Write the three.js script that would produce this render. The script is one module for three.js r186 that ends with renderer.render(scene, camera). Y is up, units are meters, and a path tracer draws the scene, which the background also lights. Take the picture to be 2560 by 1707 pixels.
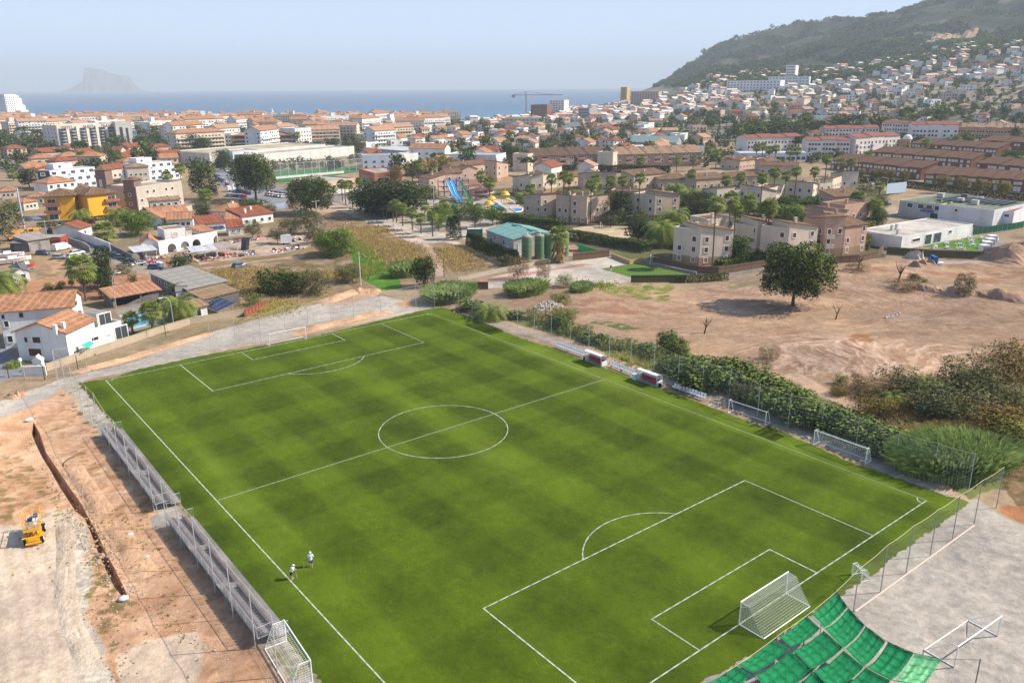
import * as THREE from 'three';
import { mergeGeometries } from 'three/addons/utils/BufferGeometryUtils.js';
import { MarchingCubes } from 'three/addons/objects/MarchingCubes.js';
import { FontLoader } from 'three/addons/loaders/FontLoader.js';
import { TextGeometry } from 'three/addons/geometries/TextGeometry.js';

// ---------- camera, sky, sun, exposure ----------
const scene = new THREE.Scene();
const camera = new THREE.PerspectiveCamera(46.077, 1024 / 682, 1, 60000);
camera.position.set(-57.885, 46.567, 88.193);
camera.rotation.set(-0.30798, -0.67404, -0.00608, 'YXZ');
const renderer = new THREE.WebGLRenderer({ antialias: true });
renderer.toneMapping = THREE.LinearToneMapping;
renderer.toneMappingExposure = 1.6;
renderer.shadowMap.enabled = true;
const SUN = new THREE.Vector3(2.46, 2.44, 1.52).normalize();
const sun = new THREE.DirectionalLight(new THREE.Color().setRGB(1, 0.91, 0.77), 5);
sun.position.set(60, 0, -40).addScaledVector(SUN, 900);
sun.target.position.set(60, 0, -40);
sun.castShadow = true; sun.shadow.mapSize.set(4096, 4096);
Object.assign(sun.shadow.camera, { left: -450, right: 450, top: 450, bottom: -450, near: 1, far: 2400 });
scene.add(sun, sun.target);
{ // clear hazy sky: pale at the horizon, bluer overhead, a wide soft glow round the sun
  const W = 256, H = 128, data = new Float32Array(W * H * 4), d = new THREE.Vector3();
  for (let j = 0; j < H; j++) for (let i = 0; i < W; i++) {
    const el = ((j + 0.5) / H - 0.5) * Math.PI, az = ((i + 0.5) / W - 0.5) * 2 * Math.PI;
    d.set(Math.cos(el) * Math.cos(az), Math.sin(el), Math.cos(el) * Math.sin(az));
    const up = Math.max(d.y, 0), k = Math.pow(1 - up, 6), c = Math.max(d.dot(SUN), 0);
    const g = 0.10 * Math.pow(c, 3) + 0.35 * Math.pow(c, 40);
    const o = (j * W + i) * 4, hz = Math.exp(-up * 22);
    data[o] = 0.14 * (1 - k) + 0.68 * k + g; data[o + 1] = 0.23 * (1 - k) + 0.81 * k + g * 0.95; data[o + 2] = 0.40 * (1 - k) + 1.0 * k + g * 0.85; data[o] *= 1 - 0.26 * hz; data[o + 1] *= 1 - 0.15 * hz; data[o + 2] *= 1 - 0.04 * hz; data[o + 3] = 1;
  }
  const sky = new THREE.DataTexture(data, W, H, THREE.RGBAFormat, THREE.FloatType);
  sky.mapping = THREE.EquirectangularReflectionMapping; sky.magFilter = THREE.LinearFilter; sky.needsUpdate = true;
  scene.background = sky; scene.environment = sky;
}
scene.fog = new THREE.FogExp2(new THREE.Color().setRGB(0.80, 0.90, 1.0), 0.00016);

// ---------- small tools ----------
function rng(s) { return () => { s = (s + 0x6d2b79f5) | 0; let t = Math.imul(s ^ (s >>> 15), 1 | s); t = (t + Math.imul(t ^ (t >>> 7), 61 | t)) ^ t; return ((t ^ (t >>> 14)) >>> 0) / 4294967296; }; }
let rnd = rng(7);
const R = (a, b) => a + (b - a) * rnd(), pick = (a) => a[Math.floor(rnd() * a.length)], lerp = (a, b, t) => a + (b - a) * t, clamp = (x, a, b) => Math.min(Math.max(x, a), b);
const V = (x, y, z) => new THREE.Vector3(x, y, z);
const ORD = 'first second third fourth fifth sixth seventh eighth ninth tenth eleventh twelfth thirteenth fourteenth fifteenth sixteenth seventeenth eighteenth nineteenth twentieth twenty-first twenty-second twenty-third twenty-fourth twenty-fifth twenty-sixth'.split(' ');
const taken = new Map();
function numbered(n) { const k = taken.get(n) ?? 0; taken.set(n, k + 1); return k ? n + '_' + String(k).padStart(3, '0') : n; }

// tileable fractal noise, 512 x 512, values about 0..1
const NS = 512, NZ = (() => {
  const r = rng(99), out = new Float32Array(NS * NS);
  for (let o = 0, f = 4, a = 1; o < 7; o++, f *= 2, a *= 0.56) {
    const g = new Float32Array(f * f).map(() => r() * 2 - 1);
    for (let y = 0; y < NS; y++) for (let x = 0; x < NS; x++) {
      const u = x / NS * f, v = y / NS * f, i = Math.floor(u), j = Math.floor(v);
      let p = u - i, q = v - j; p = p * p * (3 - 2 * p); q = q * q * (3 - 2 * q);
      const A = g[j * f + i], B = g[j * f + (i + 1) % f], C = g[((j + 1) % f) * f + i], D = g[((j + 1) % f) * f + (i + 1) % f];
      out[y * NS + x] += a * lerp(lerp(A, B, p), lerp(C, D, p), q);
    }
  }
  for (let k = 0; k < out.length; k++) out[k] = 0.5 + out[k] * 0.42;
  return out;
})();
function nz(u, v) { // u, v in tiles
  u = (u - Math.floor(u)) * NS; v = (v - Math.floor(v)) * NS;
  const i = u | 0, j = v | 0, p = u - i, q = v - j, i1 = (i + 1) % NS, j1 = (j + 1) % NS;
  return lerp(lerp(NZ[(j % NS) * NS + i % NS], NZ[(j % NS) * NS + i1], p), lerp(NZ[j1 * NS + i % NS], NZ[j1 * NS + i1], p), q);
}
const NF = (() => { // finer grain, 512 x 512, most of it in the high octaves
  const r = rng(123), out = new Float32Array(NS * NS);
  for (let o = 0, f = 16, a = 0.5; o < 6; o++, f *= 2, a *= 1.02) {
    const g = new Float32Array(f * f).map(() => r() * 2 - 1);
    for (let y = 0; y < NS; y++) for (let x = 0; x < NS; x++) {
      const u = x / NS * f, v = y / NS * f, i = Math.floor(u), j = Math.floor(v), p = u - i, q = v - j;
      out[y * NS + x] += a * lerp(lerp(g[j * f + i], g[j * f + (i + 1) % f], p), lerp(g[((j + 1) % f) * f + i], g[((j + 1) % f) * f + (i + 1) % f], p), q);
    }
  }
  for (let k = 0; k < out.length; k++) out[k] = 0.5 + out[k] * 0.3;
  return out;
})();
function nf(u, v) { u = (u - Math.floor(u)) * NS; v = (v - Math.floor(v)) * NS; const i = u | 0, j = v | 0, p = u - i, q = v - j, i1 = (i + 1) % NS, j1 = (j + 1) % NS; return lerp(lerp(NF[(j % NS) * NS + i % NS], NF[(j % NS) * NS + i1], p), lerp(NF[j1 * NS + i % NS], NF[j1 * NS + i1], p), q); }
// terrain: heights by viewing column and distance forward of the survey point
const SY = Math.sin(-0.67404), CY = Math.cos(-0.67404);
const TPX = [-1500, 0, 1100, 1300, 1450, 1560, 1650, 1800, 2100, 2400, 2700, 3300, 6000];
const TFW = [450, 620, 900, 1200, 1350, 1500, 2000, 2400, 2800, 3400];
const THT = [[0, 0, -1, -4, -7, -12, -20, -20, -20, -20], [0, 0, -1, -4, -7, -12, -20, -20, -20, -20], [0, 0, -1, -4, -7, -12, -20, -20, -20, -20],
  [0, 0, 0, -2, -4, -7, -14, -20, -20, -20], [0, 0, 1, 3, 4, 4, -4, -15, -20, -20], [0, 1, 3, 8, 10, 12, 8, -2, -20, -20], [0, 1, 5, 11, 14, 20, 45, 70, 10, -20],
  [0, 3, 12, 28, 40, 53, 100, 152, 161, 90], [0, 4, 18, 42, 61, 80, 150, 226, 220, 160], [0, 10, 30, 70, 97, 120, 225, 288, 310, 300],
  [0, 14, 42, 90, 120, 150, 250, 330, 380, 400], [0, 20, 60, 120, 150, 180, 270, 350, 420, 450], [0, 20, 60, 120, 150, 180, 270, 350, 420, 450]];
function polar(x, z) { const dx = x + 57.885, dz = z - 88.193, f = -dx * SY - dz * CY, r = dx * CY - dz * SY; return [f, r]; }
function fromPolar(px, f) { const r = (px - 1280) / 2106 * f; return [-57.885 - f * SY + r * CY, 88.193 - f * CY - r * SY]; }
function H(x, z) {
  let [f, r] = polar(x, z);
  if (f < 450) return 0;
  let p = clamp(1280 + 2106 * r / f, TPX[0], TPX[TPX.length - 1] - 1e-6);
  const f0 = f; f = Math.min(f, 3399);
  let i = 0, j = 0; while (TPX[i + 1] <= p) i++; while (TFW[j + 1] <= f) j++;
  const u = (p - TPX[i]) / (TPX[i + 1] - TPX[i]), v = (f - TFW[j]) / (TFW[j + 1] - TFW[j]);
  let h = lerp(lerp(THT[i][j], THT[i + 1][j], u), lerp(THT[i][j + 1], THT[i + 1][j + 1], u), v);
  const w = clamp((f - 1250) / 500, 0, 1) * clamp((h - 25) / 70, 0, 1);
  if (w > 0) h += w * (-10 + (nz(x / 900, z / 900) - 0.5) * 55 + (nz(x / 260 + 0.3, z / 260) - 0.5) * 18);
  return f0 > 3400 ? h - (f0 - 3400) * 0.1 * clamp((p - 1700) / 200, 0, 1) : h;
}

// geometry collector: flat-shaded, uv in metres laid by each face's main direction
class G {
  constructor() { this.p = []; this.n = []; this.u = []; this.c = null; this.m = new THREE.Matrix4(); this.has = false; }
  at(m) { this.m = m; this.has = true; return this; }
  tri(a, b, c, na, nb, nc) {
    const q = [a, b, c].map((v) => { const w = new THREE.Vector3(v[0], v[1], v[2]); return this.has ? w.applyMatrix4(this.m) : w; });
    const n = new THREE.Vector3().subVectors(q[1], q[0]).cross(new THREE.Vector3().subVectors(q[2], q[0])).normalize();
    const ax = Math.abs(n.x), ay = Math.abs(n.y), az = Math.abs(n.z);
    const ns = [na, nb, nc];
    q.forEach((v, i) => {
      this.p.push(v.x, v.y, v.z);
      if (ns[i]) { const w = new THREE.Vector3(...ns[i]); if (this.has) w.transformDirection(this.m); this.n.push(w.x, w.y, w.z); } else this.n.push(n.x, n.y, n.z);
      if (ay > 0.8) this.u.push(v.x, v.z); else { const l = Math.hypot(n.x, n.z) || 1; this.u.push((v.x * n.z - v.z * n.x) / l, ay > 0.2 ? -(v.x * n.x + v.z * n.z) / l / Math.max(ay, 0.3) * 0.9 : v.y); }
    });
    if (this.c) for (let i = 0; i < 3; i++) this.col.push(...this.c);
    return this;
  }
  color(r, g, b) { if (!this.col) this.col = []; this.c = [r, g, b]; return this; }
  quad(a, b, c, d) { this.tri(a, b, c); this.tri(a, c, d); return this; }
  poly(pts) { for (let i = 1; i < pts.length - 1; i++) this.tri(pts[0], pts[i], pts[i + 1]); return this; }
  box(x0, y0, z0, x1, y1, z1) {
    const A = [x0, y0, z0], B = [x1, y0, z0], C = [x1, y0, z1], D = [x0, y0, z1], E = [x0, y1, z0], F = [x1, y1, z0], I = [x1, y1, z1], J = [x0, y1, z1];
    return this.quad(D, C, I, J).quad(B, A, E, F).quad(A, D, J, E).quad(C, B, F, I).quad(J, I, F, E).quad(A, B, C, D);
  }
  cbox(x, y, z, sx, sy, sz) { return this.box(x - sx / 2, y, z - sz / 2, x + sx / 2, y + sy, z + sz / 2); }
  cyl(a, b, r0, r1 = r0, n = 8, cap = true) {
    const A = V(...a), B = V(...b), d = B.clone().sub(A).normalize(), s = Math.abs(d.y) > 0.9 ? V(1, 0, 0) : V(0, 1, 0), e1 = s.clone().cross(d).normalize(), e2 = d.clone().cross(e1);
    const ring = (c, r) => Array.from({ length: n }, (_, k) => { const t = k / n * 2 * Math.PI, v = e1.clone().multiplyScalar(Math.cos(t)).addScaledVector(e2, Math.sin(t)); return [v.toArray(), c.clone().addScaledVector(v, r).toArray()]; });
    const P = ring(A, r0), Q = ring(B, r1);
    for (let k = 0; k < n; k++) { const l = (k + 1) % n; this.tri(P[k][1], P[l][1], Q[l][1], P[k][0], P[l][0], Q[l][0]); this.tri(P[k][1], Q[l][1], Q[k][1], P[k][0], Q[l][0], Q[k][0]); }
    if (cap) { this.poly(Q.map((x) => x[1])); this.poly(P.map((x) => x[1]).reverse()); }
    return this;
  }
  tube(pts, r, n = 5) { for (let i = 0; i < pts.length - 1; i++) { const a = Array.isArray(r) ? r[i] : r, b = Array.isArray(r) ? r[i + 1] : r; this.cyl(pts[i], pts[i + 1], a, b, n, i === 0 || i === pts.length - 2); } return this; }
  lathe(prof, n = 16, cx = 0, cz = 0) {
    for (let i = 0; i < prof.length - 1; i++) for (let k = 0; k < n; k++) {
      const t = k / n * 2 * Math.PI, s = (k + 1) / n * 2 * Math.PI, [r0, y0] = prof[i], [r1, y1] = prof[i + 1], dr = r1 - r0, dy = y1 - y0, l = Math.hypot(dr, dy) || 1;
      const P = (r, y, a) => [cx + r * Math.cos(a), y, cz + r * Math.sin(a)], N = (a) => [Math.cos(a) * dy / l, -dr / l, Math.sin(a) * dy / l];
      if (r1 > 1e-4 || r0 > 1e-4) { if (r1 > 1e-4) this.tri(P(r0, y0, t), P(r1, y1, t), P(r1, y1, s), N(t), N(t), N(s)); if (r0 > 1e-4) this.tri(P(r0, y0, t), P(r1, y1, s), P(r0, y0, s), N(t), N(s), N(s)); }
    }
    return this;
  }
  geo() {
    const g = new THREE.BufferGeometry();
    g.setAttribute('position', new THREE.Float32BufferAttribute(this.p, 3)); g.setAttribute('normal', new THREE.Float32BufferAttribute(this.n, 3)); g.setAttribute('uv', new THREE.Float32BufferAttribute(this.u, 2));
    if (this.col) g.setAttribute('color', new THREE.Float32BufferAttribute(this.col, 3));
    return g;
  }
}
function mesh(name, geo, mat, parent, extra) {
  const o = new THREE.Mesh(geo instanceof G ? geo.geo() : geo, mat); o.castShadow = o.receiveShadow = true;
  o.name = parent ? name : numbered(name); if (extra) Object.assign(o.userData, extra); (parent ?? scene).add(o); return o;
}
function thing(name, label, category, x = 0, z = 0, turn = 0, group, y) {
  const o = new THREE.Group(); o.name = numbered(name); scene.add(o); o.position.set(x, y ?? H(x, z), z); o.rotation.y = turn; o.userData = { label, category }; if (group) o.userData.group = group; return o;
}
function tag(o, label, category, group) { Object.assign(o.userData, { label, category }); if (group) o.userData.group = group; return o; }
function structure(o, label) { o.userData.kind = 'structure'; if (label) o.userData.label = label; return o; }
function stuff(o, label, category) { o.userData.kind = 'stuff'; if (label) Object.assign(o.userData, { label, category }); return o; }
function copy(o, x, z, turn, s = 1, label, group, y) {
  const c = o.clone(); c.name = numbered(o.name.replace(/_\d{3}$/, '')); scene.add(c); c.position.set(x, y ?? H(x, z), z); c.rotation.y = turn; if (Array.isArray(s)) c.scale.set(...s); else c.scale.setScalar(s);
  c.userData = { ...o.userData }; if (label) c.userData.label = label; if (group) c.userData.group = group; return c;
}

// ---------- materials ----------
function tex(size, fn, srgb, rep) {
  const d = new Uint8Array(size * size * 4);
  for (let y = 0; y < size; y++) for (let x = 0; x < size; x++) { const c = fn(x / size, y / size), o = (y * size + x) * 4; d[o] = clamp(c[0], 0, 255); d[o + 1] = clamp(c[1], 0, 255); d[o + 2] = clamp(c[2], 0, 255); d[o + 3] = 255; }
  const t = new THREE.DataTexture(d, size, size, THREE.RGBAFormat); t.wrapS = t.wrapT = THREE.RepeatWrapping; t.magFilter = THREE.LinearFilter; if (srgb) t.colorSpace = THREE.SRGBColorSpace; if (rep) t.repeat.set(1 / rep, 1 / rep); t.needsUpdate = true; return t;
}
const grey = (v) => [v, v, v];
const TX = {
  plaster: tex(256, (u, v) => { const n = nz(u, v), s = nz(u * 6, v); return grey(240 - (n - 0.5) * 24 - Math.max(0, s - 0.62) * 40); }, true, 9),
  concrete: tex(512, (u, v) => grey(226 - (nz(u, v) - 0.5) * 70 - (nf(u, v) - 0.5) * 60), true, 27),
  tile: tex(256, (u, v) => { const n = nz(u, v), m = nz(u * 4, v * 4), row = (v * 16) % 1, colm = (u * 20) % 1, b = 205 + 8 + (m - 0.5) * 70 + (n - 0.5) * 40 - (row < 0.16 ? 24 : 0) - (colm < 0.22 ? 12 : 0); return [b, b * 0.985, b * 0.96]; }, true, 5),
  tileB: tex(256, (u, v) => grey(128 + 90 * Math.sin(u * 20 * 2 * Math.PI) + 30 * (1 - (v * 16) % 1)), false, 5),
  sheet: tex(128, (u, v) => grey(222 + (((u * 16) % 1) < 0.14 ? -34 : 0) - (nz(u, v) - 0.5) * 36), true, 4),
  bark: tex(128, (u, v) => grey(190 - (nz(u * 6, v) - 0.5) * 190), true, 1.5),
  fine: tex(256, (u, v) => grey(215 - (nz(u * 3, v * 3) - 0.5) * 110), true, 4),
  rough: (() => { const t = tex(512, (u, v) => grey(255 * nf(u, v)), false, 31); t.rotation = 0.6; return t; })(),
  bump: tex(256, (u, v) => grey(255 * nz(u * 2, v * 2)), false, 3),
};
const mats = new Map();
function M(r, g, b, o = {}) { // linear colour, options
  const key = [r, g, b, JSON.stringify(o)].join();
  if (!mats.has(key)) {
    const { t, bump, bs, v, two, phys, ...rest } = o, m = new THREE.MeshPhysicalMaterial({ specularIntensity: (rest.rough ?? 0.85) > 0.5 ? 0.3 : 1 });
    m.color.setRGB(r, g, b); m.roughness = rest.rough ?? 0.85; m.metalness = rest.metal ?? 0; if (t) m.map = TX[t]; if (bump) { m.bumpMap = TX[bump]; m.bumpScale = bs ?? 0.02; } if (v) m.vertexColors = true; if (two) m.side = THREE.DoubleSide;
    if (phys) Object.assign(m, phys); mats.set(key, m);
  }
  return mats.get(key);
}
const P_ = (r, g, b) => M(r, g, b, { t: 'plaster' });
const C = {
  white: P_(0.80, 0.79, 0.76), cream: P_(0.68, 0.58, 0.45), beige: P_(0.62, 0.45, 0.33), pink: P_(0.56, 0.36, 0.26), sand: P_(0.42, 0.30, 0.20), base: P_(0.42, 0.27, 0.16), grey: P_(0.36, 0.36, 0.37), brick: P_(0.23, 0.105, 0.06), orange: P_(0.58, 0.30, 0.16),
  yellow: P_(0.80, 0.42, 0.035), dark: M(0.02, 0.022, 0.03, { rough: 0.35 }), charcoal: M(0.03, 0.032, 0.045, { rough: 0.6, t: 'sheet' }),
  tileO: M(0.60, 0.31, 0.18, { t: 'tile', bump: 'tileB', bs: 0.02 }), tileR: M(0.40, 0.135, 0.075, { t: 'tile', bump: 'tileB', bs: 0.02 }), tileB: M(0.27, 0.165, 0.10, { t: 'tile', bump: 'tileB', bs: 0.02 }), tileP: M(0.46, 0.30, 0.20, { t: 'tile', bump: 'tileB', bs: 0.02 }), tileK: M(0.20, 0.13, 0.09, { t: 'tile', bump: 'tileB', bs: 0.02 }),
  tileW: M(0.42, 0.16, 0.12, { t: 'tile', bump: 'tileB', bs: 0.02 }),
  conc: M(0.40, 0.37, 0.33, { t: 'concrete' }), concD: M(0.22, 0.20, 0.19, { t: 'concrete' }), gravelRoof: M(0.42, 0.39, 0.35, { t: 'concrete' }),
  glass: M(0.05, 0.065, 0.08, { rough: 0.12 }), shutter: M(0.13, 0.055, 0.03, { rough: 0.7 }), frame: M(0.74, 0.72, 0.68), frameB: M(0.60, 0.50, 0.40), steel: M(0.42, 0.43, 0.45, { rough: 0.45, metal: 0.4 }), galv: M(0.50, 0.52, 0.54, { rough: 0.5, metal: 0.3 }),
  wpaint: M(0.80, 0.80, 0.80, { rough: 0.4 }), wood: M(0.16, 0.09, 0.05, { t: 'bark' }), trunk: M(0.16, 0.115, 0.08, { t: 'bark', bump: 'bump', bs: 0.03 }), palmTrunk: M(0.20, 0.15, 0.105, { t: 'bark', bump: 'bump', bs: 0.03 }),
  black: M(0.015, 0.015, 0.017, { rough: 0.6 }), rubber: M(0.022, 0.022, 0.024, { rough: 0.9 }), red: M(0.55, 0.02, 0.03, { rough: 0.4 }), corr: M(0.42, 0.38, 0.34, { t: 'sheet' }), corrW: M(0.68, 0.68, 0.70, { t: 'sheet', rough: 0.5 }), green: M(0.02, 0.26, 0.13, { t: 'sheet' }),
  pool: M(0.08, 0.42, 0.58, { rough: 0.06 }), pv: M(0.03, 0.04, 0.09, { rough: 0.15 }),
};


// ---------- ground ----------
const KEXP = 1.55; // how much brighter sunlit ground photographs than its own reflectance
const lin = (c) => (c <= 0.04045 ? c / 12.92 : Math.pow((c + 0.055) / 1.055, 2.4)), srgb = (c) => (c <= 0.0031308 ? c * 12.92 : 1.055 * Math.pow(c, 1 / 2.4) - 0.055);
const soil = (r, g, b, a = 1) => { const f = (c) => Math.round(255 * srgb(lin(c / 255) / KEXP)); return `rgba(${f(r)},${f(g)},${f(b)},${a})`; };
const trenchR = [[-44.97,-40.68], [-44.97,-36.15], [-45.50,-27.81], [-45.33,-21.42], [-45.19,-15.58], [-44.98,-9.46], [-45.06,-6.15], [-45.05,-2.06], [-45.31,3.29], [-45.34,7.09], [-45.47,11.07], [-45.56,13.43]];
const trenchL = [[-45.87,-37.38], [-46.11,-31.88], [-46.21,-26.25], [-46.11,-21.27], [-46.11,-15.96], [-45.90,-7.91], [-45.46,-5.60], [-45.61,-1.90], [-45.92,2.59], [-46.11,7.17], [-46.18,10.81], [-45.98,13.09]];
function groundOps(c) { // c: drawing tools in world metres
  rnd = rng(11);
  const B = 300;
  c.fill([[-400, -600], [700, -600], [700, 300], [-400, 300]], soil(176, 152, 124));
  c.spots(-160, -480, 640, 640, 260, 3, 16, [soil(120, 118, 82, 0.5), soil(196, 172, 142, 0.5), soil(150, 128, 100, 0.5)]);
  // gardens and paving of the beige estate
  c.fill([[156.0,-222.9], [326.4,-187.9], [304.7,-91.9], [162.49,-21.22], [108.49,-48.26], [103.84,-87.96], [106.91,-114.55]], soil(112, 108, 74));
  c.spotsIn([[170.5,-189.6], [283.2,-90.6], [159.71,-23.58], [108.55,-93.13]], 90, 2, 7, [soil(82, 98, 48, 0.7), soil(170, 150, 122, 0.7), soil(140, 128, 96, 0.6)]);
  c.fill([[129.16,-112.94], [138.35,-113.37], [149.37,-101.47], [127.48,-84.88], [123.13,-93.61], [120.81,-103.40]], soil(214, 190, 158));
  // dry lot and scrap yard
  c.fill([[-1.64,-124.49], [20.10,-159.30], [53.33,-160.45], [50.34,-116.46], [35.27,-93.36], [33.76,-71.38], [13.06,-73.69], [-1.82,-70.66], [0.92,-93.71]], soil(160, 136, 102));
  c.spotsIn([[16.56,-145.14], [47.46,-118.90], [33.83,-88.37], [1.47,-74.30]], 150, 1, 5, [soil(140, 118, 82, 0.7), soil(205, 182, 156, 0.5), soil(124, 110, 74, 0.6)]);
  c.fill([[10.99,-136.09], [21.71,-138.60], [33.42,-136.88], [45.22,-140.02], [56.18,-155.20], [46.05,-166.53], [33.57,-169.35], [16.69,-153.24]], soil(208, 182, 156));
  c.line([[9.10,-130.42], [23.81,-130.91], [36.97,-129.70]], 3.2, soil(206, 180, 154, 0.7));
  c.spotsIn([[10.99,-136.09], [21.71,-138.60], [45.22,-140.02], [46.05,-166.53], [16.69,-153.24]], 60, 0.5, 2.4, [soil(160, 134, 104, 0.7), soil(226, 206, 184, 0.6)]);
  // brown bank with dead scrub, weed-filled ditch, footpath
  c.fill([[77.97,-198.26], [87.31,-174.49], [71.27,-122.43], [64.74,-102.07], [54.61,-85.05], [45.20,-83.27], [48.84,-100.37], [59.69,-132.31], [62.71,-166.14]], soil(158, 132, 104));
  c.spotsIn([[76.47,-192.43], [85.43,-171.15], [70.33,-120.92], [63.08,-99.54], [45.42,-86.25], [60.57,-133.92]], 170, 0.6, 2.6, [soil(132, 108, 82, 0.7), soil(186, 160, 130, 0.7), soil(148, 128, 70, 0.6)]);
  c.fill([[61.42,-142.99], [61.47,-135.55], [54.10,-113.12], [46.31,-93.76], [39.13,-76.39], [34.93,-78.50], [36.42,-93.84], [46.88,-117.23]], soil(96, 148, 44));
  c.spotsIn([[61.42,-142.99], [61.47,-135.55], [54.10,-113.12], [46.31,-93.76], [37.17,-82.41], [36.42,-93.84]], 70, 0.6, 2.2, [soil(78, 128, 36, 0.8), soil(120, 164, 60, 0.7)]);
  c.fill([[69.45,-213.04], [96.7,-230.5], [95.8,-213.9], [79.25,-197.15], [69.35,-195.11]], soil(206, 176, 148));
  c.line([[93.0,-224.9], [91.9,-209.1], [87.69,-179.25], [78.51,-138.73], [75.55,-123.53]], 5.5, soil(214, 192, 170));
  c.line([[75.55,-123.53], [69.07,-108.69], [62.51,-96.19], [54.06,-82.20]], 2.4, soil(216, 188, 162));
  c.line([[77.06,-125.89], [83.58,-116.67]], 4.5, soil(206, 196, 186));
  c.fill([[75.45,-119.68], [82.66,-120.72], [80.13,-104.34], [72.79,-82.54], [65.98,-76.03], [59.30,-83.36], [64.40,-97.15]], soil(164, 138, 110));
  c.spotsIn([[74.73,-117.96], [81.61,-119.18], [79.16,-102.99], [72.56,-82.73], [60.05,-84.44]], 90, 0.5, 2.2, [soil(190, 164, 136, 0.7), soil(134, 110, 84, 0.7), soil(150, 120, 80, 0.6)]);
  // park with palms, its road, water park deck
  c.fill([[100.9,-231.9], [120.5,-242.2], [126.7,-218.1], [138.0,-208.2], [128.50,-154.41], [109.71,-130.04], [89.64,-120.04], [80.32,-129.60], [88.17,-174.09]], soil(204, 192, 178));
  c.spotsIn([[95.96,-182.60], [107.84,-172.31], [90.54,-129.00], [81.66,-131.68]], 26, 1, 3, [soil(176, 150, 120, 0.8), soil(150, 140, 90, 0.6)]);
  c.fill([[100.5,-215.6], [103.1,-210.6], [99.53,-179.51], [92.88,-174.26], [90.65,-180.52]], soil(168, 168, 176));
  c.line([[95.5,-233.8], [107.9,-239.1], [124.1,-245.5], [153.8,-262.3]], 7, soil(158, 160, 166));
  c.fill([[144.9,-216.9], [153.2,-209.6], [159.3,-179.2], [146.1,-159.1], [132.47,-151.11], [134.1,-177.0]], soil(206, 188, 170));
  c.fill([[88.69,-115.16], [93.36,-97.99], [109.59,-90.60], [96.93,-76.99], [80.31,-81.95], [78.03,-93.04]], soil(186, 150, 122));
  // car park and streets
  c.fill([[118.0,-425.2], [124.9,-408.3], [104.6,-316.9], [98.4,-269.4], [75.8,-226.0], [73.1,-237.8], [65.5,-267.2], [77.0,-291.2], [87.5,-347.2]], soil(156, 156, 160));
  c.fill([[73.8,-239.6], [81.6,-240.2], [75.10,-224.38], [70.57,-223.81]], soil(178, 192, 208));
  c.line([[-8.78,-223.37], [-6.50,-205.93], [-6.32,-181.87], [-5.37,-162.27], [-4.30,-145.52]], 6, soil(150, 148, 150));
  c.line([[-6.11,-155.55], [-2.55,-139.61], [-2.46,-130.94]], 6, soil(184, 170, 152));
  c.fill([[-30.05,-187.46], [-20.48,-192.77], [-12.60,-181.46], [-9.52,-163.71], [-15.44,-149.41], [-27.07,-143.77], [-26.92,-160.95], [-32.85,-165.95]], soil(186, 156, 120));
  c.fill([[-21.76,-184.78], [-20.14,-172.72], [-15.81,-164.99], [-21.72,-152.03], [-24.48,-149.97], [-22.82,-161.20]], soil(216, 172, 134));
  c.spotsIn([[-30.05,-187.46], [-12.60,-181.46], [-9.52,-163.71], [-27.07,-143.77]], 60, 0.6, 2.6, [soil(134, 122, 80, 0.7), soil(160, 134, 96, 0.6)]);
  c.fill([[-34.53,-142.21], [-28.18,-146.13], [-19.99,-144.09], [-4.07,-133.98], [-5.13,-115.99], [-19.52,-101.58], [-22.70,-111.62], [-36.11,-124.15]], soil(194, 146, 110));
  c.spotsIn([[-34.53,-142.21], [-4.07,-133.98], [-19.52,-101.58], [-36.11,-124.15]], 60, 0.6, 2.2, [soil(172, 126, 92, 0.6), soil(208, 164, 130, 0.6)]);
  // white house forecourt, pool terrace, lawn
  c.fill([[-45.10,-85.70], [-42.58,-84.04], [-41.56,-74.71], [-42.53,-64.76], [-47.62,-64.73]], soil(152, 152, 158));
  c.fill([[-20.32,-101.05], [-12.65,-103.20], [-6.35,-89.36], [-9.21,-80.51], [-15.86,-78.81], [-22.89,-79.76]], soil(182, 172, 162));
  c.fill([[-22.89,-79.76], [-14.91,-82.11], [-16.11,-75.06], [-23.37,-75.45]], soil(104, 124, 52));
  c.fill([[-38.80,-64.62], [-24.17,-68.30], [-10.63,-77.49], [-0.09,-75.05], [11.26,-84.90], [25.12,-88.18], [34.90,-84.32], [32.50,-80.54], [14.71,-76.60], [-11.63,-68.07], [-25.26,-64.06], [-33.21,-64.20]], soil(164, 140, 104));
  c.spotsIn([[-33.78,-65.85], [-24.54,-66.86], [-1.33,-71.82], [3.35,-72.39], [-11.63,-68.07]], 70, 0.5, 2, [soil(190, 160, 124, 0.6), soil(150, 136, 70, 0.6), soil(136, 112, 80, 0.6)]);
  // pale gravel service road round the far end
  c.fill([[-52.03,-43.34], [-47.58,-52.64], [-37.85,-59.08], [-36.34,-59.64], [-26.21,-60.37], [-11.63,-68.07], [0.47,-72.23], [15.17,-76.93], [21.65,-75.22], [32.36,-73.98], [34.18,-63.22], [34.58,-56.38], [36.72,-55.78], [-35.28,-55.31], [-39.76,-52.23], [-44.87,-46.97], [-48.86,-42.76]], soil(203, 192, 180));
  c.fill([[17.24,-76.67], [30.90,-82.60], [34.73,-76.87], [28.01,-72.92], [21.67,-71.49]], soil(216, 180, 152));
  c.fill([[1.67,-59.24], [13.01,-61.76], [24.18,-63.68], [27.93,-58.48], [19.74,-57.40], [6.21,-56.59]], soil(206, 168, 134));
  c.fill([[30.80,-66.04], [35.12,-66.96], [34.31,-60.17], [30.04,-60.88]], soil(204, 164, 130));
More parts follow.
